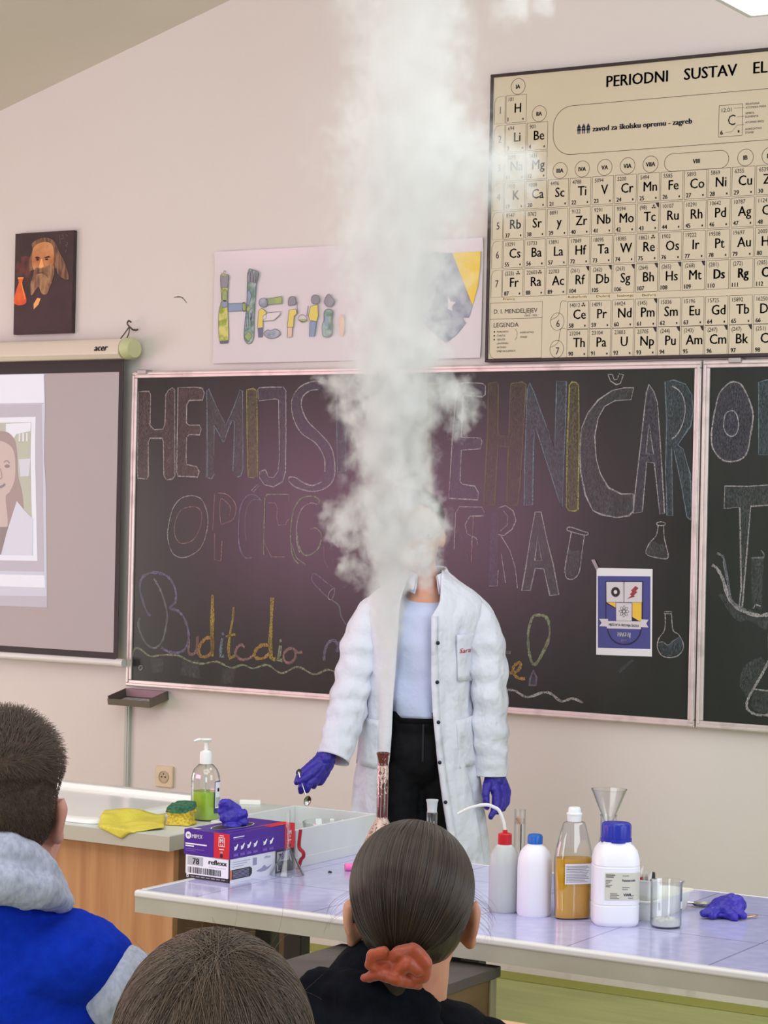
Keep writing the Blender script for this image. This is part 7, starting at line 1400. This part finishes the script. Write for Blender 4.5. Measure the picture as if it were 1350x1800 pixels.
# girl in the middle with the low pony tail
def girl():
    O_ = (-1.5452,-4.1699,0)
    hc = Vector((-0.0022,0,1.0726)); tie = Vector((-0.0199,-0.075,0.9948))
    nk = (-0.0076,0,0.9522); bx = (-0.041,0,0.9712)[0]; zs = (-0.0394,0,0.8926)[2]; hw = .165
    sk = mat('skin_warm', (206, 150, 122), .5, sub=.15, noise=(16, (190, 124, 100), .4, .7))
    o = sitter('person seated in the middle, dark hair tied low with an orange scrunchie, black hoodie', O_, hc, nk, bx, zs, hw, skin=sk, hs=1.0)
    blk = mat('navy_black_fleece', (8, 9, 16), .95, spec=.15, noise=(60, (12, 14, 22)), bump=(160, .3))
    h0 = Vector((-0.1276,-0.03,0.9429)); h1 = Vector((-0.0648,-0.075,0.9386)); h2 = Vector((0.0086,-0.055,0.9257)); h3 = Vector((0.0376,0,0.8942))
    hood = [('hood', chain([(*h0, .034), (*h1, .042), (*h2, .030), (*h3, .022)]) + chain([(h0.x, h0.y-.02, h0.z-.05, .05), (h1.x, h1.y-.02, h1.z-.06, .06), (h2.x, h2.y-.02, h2.z-.05, .05), (h3.x, h3.y, h3.z-.04, .035)]))]
    garment(o, bx, zs, hw, blk, blk, blk, hood)
    cap = mat('dark_brown_cap', (40, 32, 28), .45, noise=(50, (54, 43, 37), .4, .6), bump=(90, .5), stretch=(1, 1, .2))
    hp = blob('hair', [('e', (hc.x, hc.y-.006, hc.z+.014), (.0835, .1, .088)), ('e', (hc.x, hc.y-.026, hc.z-.03), (.074, .070, .07)), ('c', (hc.x-.003, hc.y-.052, hc.z-.05), .042, (*(tie+Vector((.004, .016, .008))),), .024)], .0035, cap, o, 4)
    hm = hair_mat('dark_brown_hair', (36, 28, 23), (74, 57, 45), .4)
    N, K = 8000, 12; P_ = np.zeros((N, K, 3)); C0 = np.array(hc)+np.array((0, -.008, .012)); rad = np.array((.0845, .1015, .090)); b_ = np.array(tie)-C0; bd_ = b_/rad; bl = np.linalg.norm(bd_); bd_ /= bl
    for i in range(N):
        while True:
            d = RNG.normal(size=3); d /= np.linalg.norm(d)
            if d[2] > -.85 and np.dot(d, bd_) < .95 and not (d[2] < -.3 and abs(d[0]) > .75) and not (d[1] > .45 and d[2] < .35): break
        om = math.acos(np.clip(np.dot(d, bd_), -1, 1)); lift = 1.008+.014*RNG.random()
        e = 1.0+.03*RNG.normal()
        for k in range(K):
            t = k/(K-1); q = (math.sin((1-t)*om)*d+math.sin(t*om)*bd_)/math.sin(om); q /= np.linalg.norm(q)
            s = lift*(1+(bl*.96-1)*max(0, (t-.55)/.45)**1.5)
            p = C0+q*rad*s
            p[2] -= .012*math.sin(math.pi*t)*max(0, -q[2])
            P_[i, k] = p
        P_[i, -1] += RNG.normal(size=3)*.006
    strands('hair_strands', P_, .00042, hm, hp)
    # loose wisps beside the ears
    W_ = np.zeros((30, 8, 3))
    for i in range(30):
        s = 1 if i % 3 else -1; r0 = np.array(hc)+np.array((s*.080, .02+.03*RNG.random(), .01-.05*RNG.random())); dd = np.array((s*(.25+.5*RNG.random()), .2*RNG.normal(), -1.0))
        for k in range(8): t = k/7; W_[i, k] = r0+dd*.036*t+np.array((s*.018*math.sin(t*2.2), .006*math.sin(t*3+i), 0))
    strands('loose_hair', W_, .00014, hm, hp)
    sc_m = mat('rust_satin', (150, 58, 28), .45, noise=(20, (168, 70, 34), .35, .65), sheen=.3)
    A_ = lambda q: chain([(tie.x+(p[0]-tie.x)*.92, p[1], tie.z+(p[2]-tie.z)*.92, p[3]*.86) for p in q])
    ps = A_([(-0.0277,-0.1,0.9967,0.0102),(-0.0191,-0.112,1.0145,0.0126),(0.0005,-0.118,1.0191,0.0134),(0.0175,-0.115,1.0022,0.0134),(0.0165,-0.11,0.9814,0.0118),(-0.003,-0.108,0.973,0.0102)]) + A_([(-0.0215,-0.112,0.9856,0.0102),(-0.0068,-0.125,1.0022,0.011),(0.0085,-0.12,0.9924,0.0094)])
    ps += A_([(-0.0293,-0.1,0.9982,0.0071),(-0.0418,-0.11,1.0151,0.0086),(-0.0576,-0.112,1.0122,0.0086),(-0.0611,-0.11,0.9965,0.0086),(-0.0473,-0.112,0.9896,0.0086),(-0.0323,-0.108,0.9967,0.0071)]) + A_([(-0.0684,-0.095,0.9735,0.0071),(-0.0472,-0.11,0.9847,0.011),(-0.0214,-0.118,0.9793,0.0118),(0.0093,-0.105,0.9681,0.0079)]) + A_([(-0.0476,-0.1,0.9993,0.0126),(-0.0048,-0.1,0.9926,0.0204)])
    blob('scrunchie', ps, .0018, sc_m, o, 2, [(.02, .004)])
    pt = MB(); pt.tube([tie+Vector((0, .01, .005)), tie+Vector((-.004, -.02, -.01)), tie+Vector((-.008, -.0, -.04)), tie+Vector((-.01, .0, -.07))], [.016, .018, .018, .012], 14); pt.build('pony_tail', cap, hp)
    ts = MB().tube([Vector((-0.0816,-0.02,1.0487)), Vector((-0.0821,-0.02,1.0354))], .0018, 8); ts.build('hair_pin', mat('black_pin', (26, 24, 26), .3), o)
girl()

# long-haired head in the foreground
def front():
    O_ = (-1.1663,-5.1688,0)
    hc = Vector((0.0011,0,1.1073)); nk = (hc.x, hc.y, hc.z-.17); zs = hc.z-.24; bx = hc.x
    o = sitter('person in the foreground, only the crown of long loose brown hair in view', O_, hc, nk, bx, zs, .17, hs=1.02)
    gm = mat('dark_grey_jersey', (60, 62, 70), .9, bump=(150, .2)); garment(o, bx, zs, .17, gm, gm, gm, None, 'sweater')
    cap = mat('mid_brown_cap', (62, 50, 42), .5, noise=(50, (82, 66, 54), .4, .6), bump=(80, .5), stretch=(1, 1, .15))
    hp = blob('hair', [('e', (hc.x, hc.y-.004, hc.z+.006), (.085, .1, .1)), ('e', (hc.x, hc.y-.03, hc.z-.06), (.088, .085, .09)), ('e', (hc.x, hc.y-.05, hc.z-.16), (.095, .06, .11))], .0045, cap, o, 4)
    hm = hair_mat('mid_brown_hair', (62, 50, 41), (122, 100, 82), .42)
    N, K = 17000, 15; P_ = np.zeros((N, K, 3)); C0 = np.array(hc)+np.array((0, -.003, .004)); rad = np.array((.0895, .104, .1045)); tl = R_(24); ct, st = math.cos(tl), math.sin(tl)
    for i in range(N):
        ph = RNG.random()*2*math.pi; th0 = math.acos(1-RNG.random()**1.3*.95); r_ = 1+.035*RNG.random()
        Lx = .26+.12*RNG.random(); cen = ph; cl = math.sin(ph*23+1.3*math.sin(ph*5))*.5+math.sin(ph*57+2)*.3; tw = RNG.normal()*.35+cl*.25; p = None
        t2 = tl+RNG.normal()*.16; ct, st = math.cos(t2), math.sin(t2); jx = RNG.normal()*.12
        for k in range(K):
            s = Lx*k/(K-1); th = th0+s/.10; c2 = cen+tw*s*2.2
            q = np.array((math.sin(th)*math.cos(c2), math.sin(th)*math.sin(c2), math.cos(th))); q = np.array((q[0], ct*q[1]-st*q[2], st*q[1]+ct*q[2])); q = np.array((q[0]*math.cos(jx)+q[2]*math.sin(jx), q[1], -q[0]*math.sin(jx)+q[2]*math.cos(jx)))
            if p is None or (th < R_(150) and q[2] > -.16): p = C0+q*rad*(r_+.018*cl*min(1, s/.08)); out = q.copy()
            else: p = p+np.array((out[0]*.0018, out[1]*.0018, -Lx/(K-1)))
            P_[i, k] = p
    strands('hair_strands', P_, .00028, hm, hp)
    M_ = 60; W_ = np.zeros((M_, 9, 3))
    for i in range(M_):
        ph = RNG.random()*2*math.pi; th = RNG.random()*1.2; q = np.array((math.sin(th)*math.cos(ph), math.sin(th)*math.sin(ph), math.cos(th))); p = C0+q*rad; d = q+RNG.normal(size=3)*.6; L_ = .006+.018*RNG.random(); c2 = RNG.normal(size=3)
        for k in range(9): t = k/8; W_[i, k] = p+d*L_*t*.8+c2*L_*.5*t*t+np.array((0, 0, -.5))*L_*t*t
    strands('loose_hair', W_, .00013, hm, hp)
front()

# ------------------------------------------------------------------ the column of smoke
def smoke():
    O_ = (-2.6249,-2.4858,1.056)
    zO = O_[2]
    # (height, centre x, radius, density) up the column
    S_ = 5.05/3880
    tab = [(-0.0182,0.0004,0.0143,60),(0.0365,0.0006,0.0169,60),(0.1146,0.0042,0.0260,42),(0.2188,0.0059,0.0351,36),(0.3230,0.0064,0.0521,34),(0.4142,0.0098,0.0703,32),(0.5054,0.0131,0.0911,32),(0.5964,0.0086,0.1041,30),(0.6875,0.0068,0.1015,30),(0.7787,0.0127,0.1197,26),(0.8700,0.0187,0.1380,20),(0.9611,0.0168,0.1458,16),(1.0912,0.0116,0.1614,13),(1.2215,0.0193,0.1900,11),(1.3453,0.0272,0.2056,12),(1.4821,0.0296,0.1900,9),(1.6122,0.0270,0.1744,9),(1.7685,0.0290,0.1822,8.5),(1.9248,0.0362,0.1952,8),(2.1592,0.0392,0.2148,6),(2.3937,0.0448,0.2343,1)]
    zmin, zmax = tab[0][0], tab[-1][0]
    # hull
    b = MB(); rings = []
    zz = np.linspace(zmin, zmax, 52)
    def at(z):
        for a, b2 in zip(tab, tab[1:]):
            if z <= b2[0]+1e-9:
                t = (z-a[0])/(b2[0]-a[0]); return [p+(q-p)*t for p, q in zip(a[1:], b2[1:])]
        return list(tab[-1][1:])
    for z in zz:
        cx, r, d = at(z); lo = (z-zmin)/(zmax-zmin)
        m_ = r*1.25+.012 if lo < .097 else r*1.55+.06
        if .217 < lo < .40 or .58 < lo: m_ = max(m_, r+.10)
        if lo < .02: m_ = r*1.0
        rings.append([(cx+m_*math.cos(2*math.pi*j/24), m_*math.sin(2*math.pi*j/24), z) for j in range(24)])
    b.loft(rings, cap=True)
    m = bpy.data.materials.new('white_smoke'); m.use_nodes = True; nt = m.node_tree
    for n in list(nt.nodes): nt.nodes.remove(n)
    N = nt.nodes.new; Lk = nt.links.new
    out = N('ShaderNodeOutputMaterial'); pv = N('ShaderNodeVolumePrincipled'); Lk(pv.outputs[0], out.inputs['Volume'])
    pv.inputs['Color'].default_value = (.905, .918, .918, 1); pv.inputs['Anisotropy'].default_value = .1
    tc = N('ShaderNodeTexCoord'); sx = N('ShaderNodeSeparateXYZ'); Lk(tc.outputs['Object'], sx.inputs[0])
    def math_(op, a, b=None, c=None, clamp=False):
        n = N('ShaderNodeMath'); n.operation = op; n.use_clamp = clamp
        for i, v in enumerate((a, b, c)):
            if v is None: continue
            if isinstance(v, (int, float)): n.inputs[i].default_value = v
            else: Lk(v, n.inputs[i])
        return n.outputs[0]
    X, Yy, Zz = sx.outputs[0], sx.outputs[1], sx.outputs[2]
    zn = math_('DIVIDE', math_('SUBTRACT', Zz, zmin), zmax-zmin)
    def curve(idx, scale, off=0):
        fc = N('ShaderNodeFloatCurve'); Lk(zn, fc.inputs['Value']); cv = fc.mapping.curves[0]
        pts = [((t[0]-zmin)/(zmax-zmin), (t[idx]-off)/scale) for t in tab]
        cv.points[0].location = pts[0]; cv.points[1].location = pts[-1]
        for q in pts[1:-1]: cv.points.new(*q)
        fc.mapping.update()
        return math_('MULTIPLY_ADD', fc.outputs[0], scale, off)
    CXc = curve(1, .2, -.02); Rc = curve(2, .25); Dc = curve(3, 70.0)
    # turbulent displacement: two octaves of curls, growing with the width of the column
    mp = N('ShaderNodeMapping'); mp.inputs['Scale'].default_value = (1, 1, .75); Lk(tc.outputs['Object'], mp.inputs[0])
    n1 = N('ShaderNodeTexNoise'); n1.inputs['Scale'].default_value = 9; n1.inputs['Detail'].default_value = 2; n1.inputs['Roughness'].default_value = .5; Lk(mp.outputs[0], n1.inputs['Vector'])
    n2 = N('ShaderNodeTexNoise'); n2.inputs['Scale'].default_value = 27; n2.inputs['Detail'].default_value = 4; n2.inputs['Roughness'].default_value = .6; n2.inputs['Distortion'].default_value = .4; Lk(mp.outputs[0], n2.inputs['Vector'])
    s1 = N('ShaderNodeSeparateColor'); Lk(n1.outputs['Color'], s1.inputs[0])
    grow = math_('MULTIPLY', Rc, 1.1)
    dx = math_('MULTIPLY', math_('SUBTRACT', s1.outputs[0], .5), grow); dy = math_('MULTIPLY', math_('SUBTRACT', s1.outputs[1], .5), grow)
    px = math_('ADD', math_('SUBTRACT', X, CXc), dx); py = math_('ADD', Yy, dy)
    dist = math_('SQRT', math_('ADD', math_('MULTIPLY', px, px), math_('MULTIPLY', py, py)))
    core = math_('SUBTRACT', 1.0, math_('DIVIDE', dist, Rc))
    # side puffs: (x, y, z, radius)
    puffs = [(-0.0964,-0.0100,0.5136,0.0443),(-0.1333,-0.0200,0.5375,0.0260),(-0.0632,0.0000,0.5455,0.0547),(-0.1167,-0.0100,0.4871,0.0221),(-0.0798,0.0000,0.4670,0.0260),(-0.0973,0.0000,0.4276,0.0234),(-0.0656,-0.0100,0.4074,0.0364),(0.1317,-0.0200,0.8176,0.0625),(0.1715,-0.0300,0.7794,0.0390),(0.1918,-0.0200,0.8084,0.0260),(0.1515,-0.0200,0.7399,0.0286),(-0.1080,0.0100,0.8258,0.0547),(-0.1473,0.0000,0.8367,0.0234),(-0.0809,0.0000,0.7742,0.0547),(0.0808,-0.0400,0.5068,0.0703),(0.0926,-0.0300,0.5669,0.0443),(0.0362,-0.0300,0.3965,0.0521),(0.0690,-0.0500,0.4466,0.0599),(0.0958,-0.0300,0.4081,0.0338),(0.2763,-0.0300,1.3244,0.0859),(0.2200,-0.0200,1.3402,0.1041),(0.2513,-0.0300,1.2718,0.0729),(0.2685,0.0000,1.7057,0.0651),(0.3269,0.0000,1.7160,0.0469)]
    s2 = N('ShaderNodeSeparateColor'); n3 = N('ShaderNodeTexNoise'); n3.inputs['Scale'].default_value = 17; n3.inputs['Detail'].default_value = 3; n3.inputs['Roughness'].default_value = .6; Lk(tc.outputs['Object'], n3.inputs['Vector']); Lk(n3.outputs['Color'], s2.inputs[0])
    pdx, pdy, pdz = [math_('MULTIPLY', math_('SUBTRACT', s2.outputs[i], .5), a) for i, a in enumerate((.10, .10, .12))]
    for (ax, ay, az, ar) in puffs:
        qx = math_('SUBTRACT', math_('ADD', X, pdx), ax); qy = math_('SUBTRACT', math_('ADD', Yy, pdy), ay); qz = math_('SUBTRACT', math_('ADD', Zz, pdz), az)
        d2 = math_('SQRT', math_('ADD', math_('ADD', math_('MULTIPLY', qx, qx), math_('MULTIPLY', qy, qy)), math_('MULTIPLY', qz, qz)))
        core = math_('MAXIMUM', core, math_('MULTIPLY_ADD', d2, -.9/ar, .9))
    bil = math_('MULTIPLY', math_('SUBTRACT', n2.outputs['Fac'], .5), math_('MULTIPLY_ADD', math_('MULTIPLY', zn, 5, clamp=True), 1.5, .25))
    f = math_('ADD', core, bil)
    mr = N('ShaderNodeMapRange'); mr.interpolation_type = 'SMOOTHSTEP'; mr.inputs[1].default_value = 0.0; mr.inputs[2].default_value = .7; Lk(f, mr.inputs[0])
    Lk(math_('MULTIPLY', mr.outputs[0], Dc), pv.inputs['Density'])
    o = b.build('smoke', m, loc=O_, rz=YAW)
    tag(o, 'tall billowing column of white smoke shooting up from the stained flask', 'smoke', kind='stuff')
    m.cycles.volume_step_rate = 1.0 if hasattr(m, 'cycles') and hasattr(m.cycles, 'volume_step_rate') else 1.0
smoke()
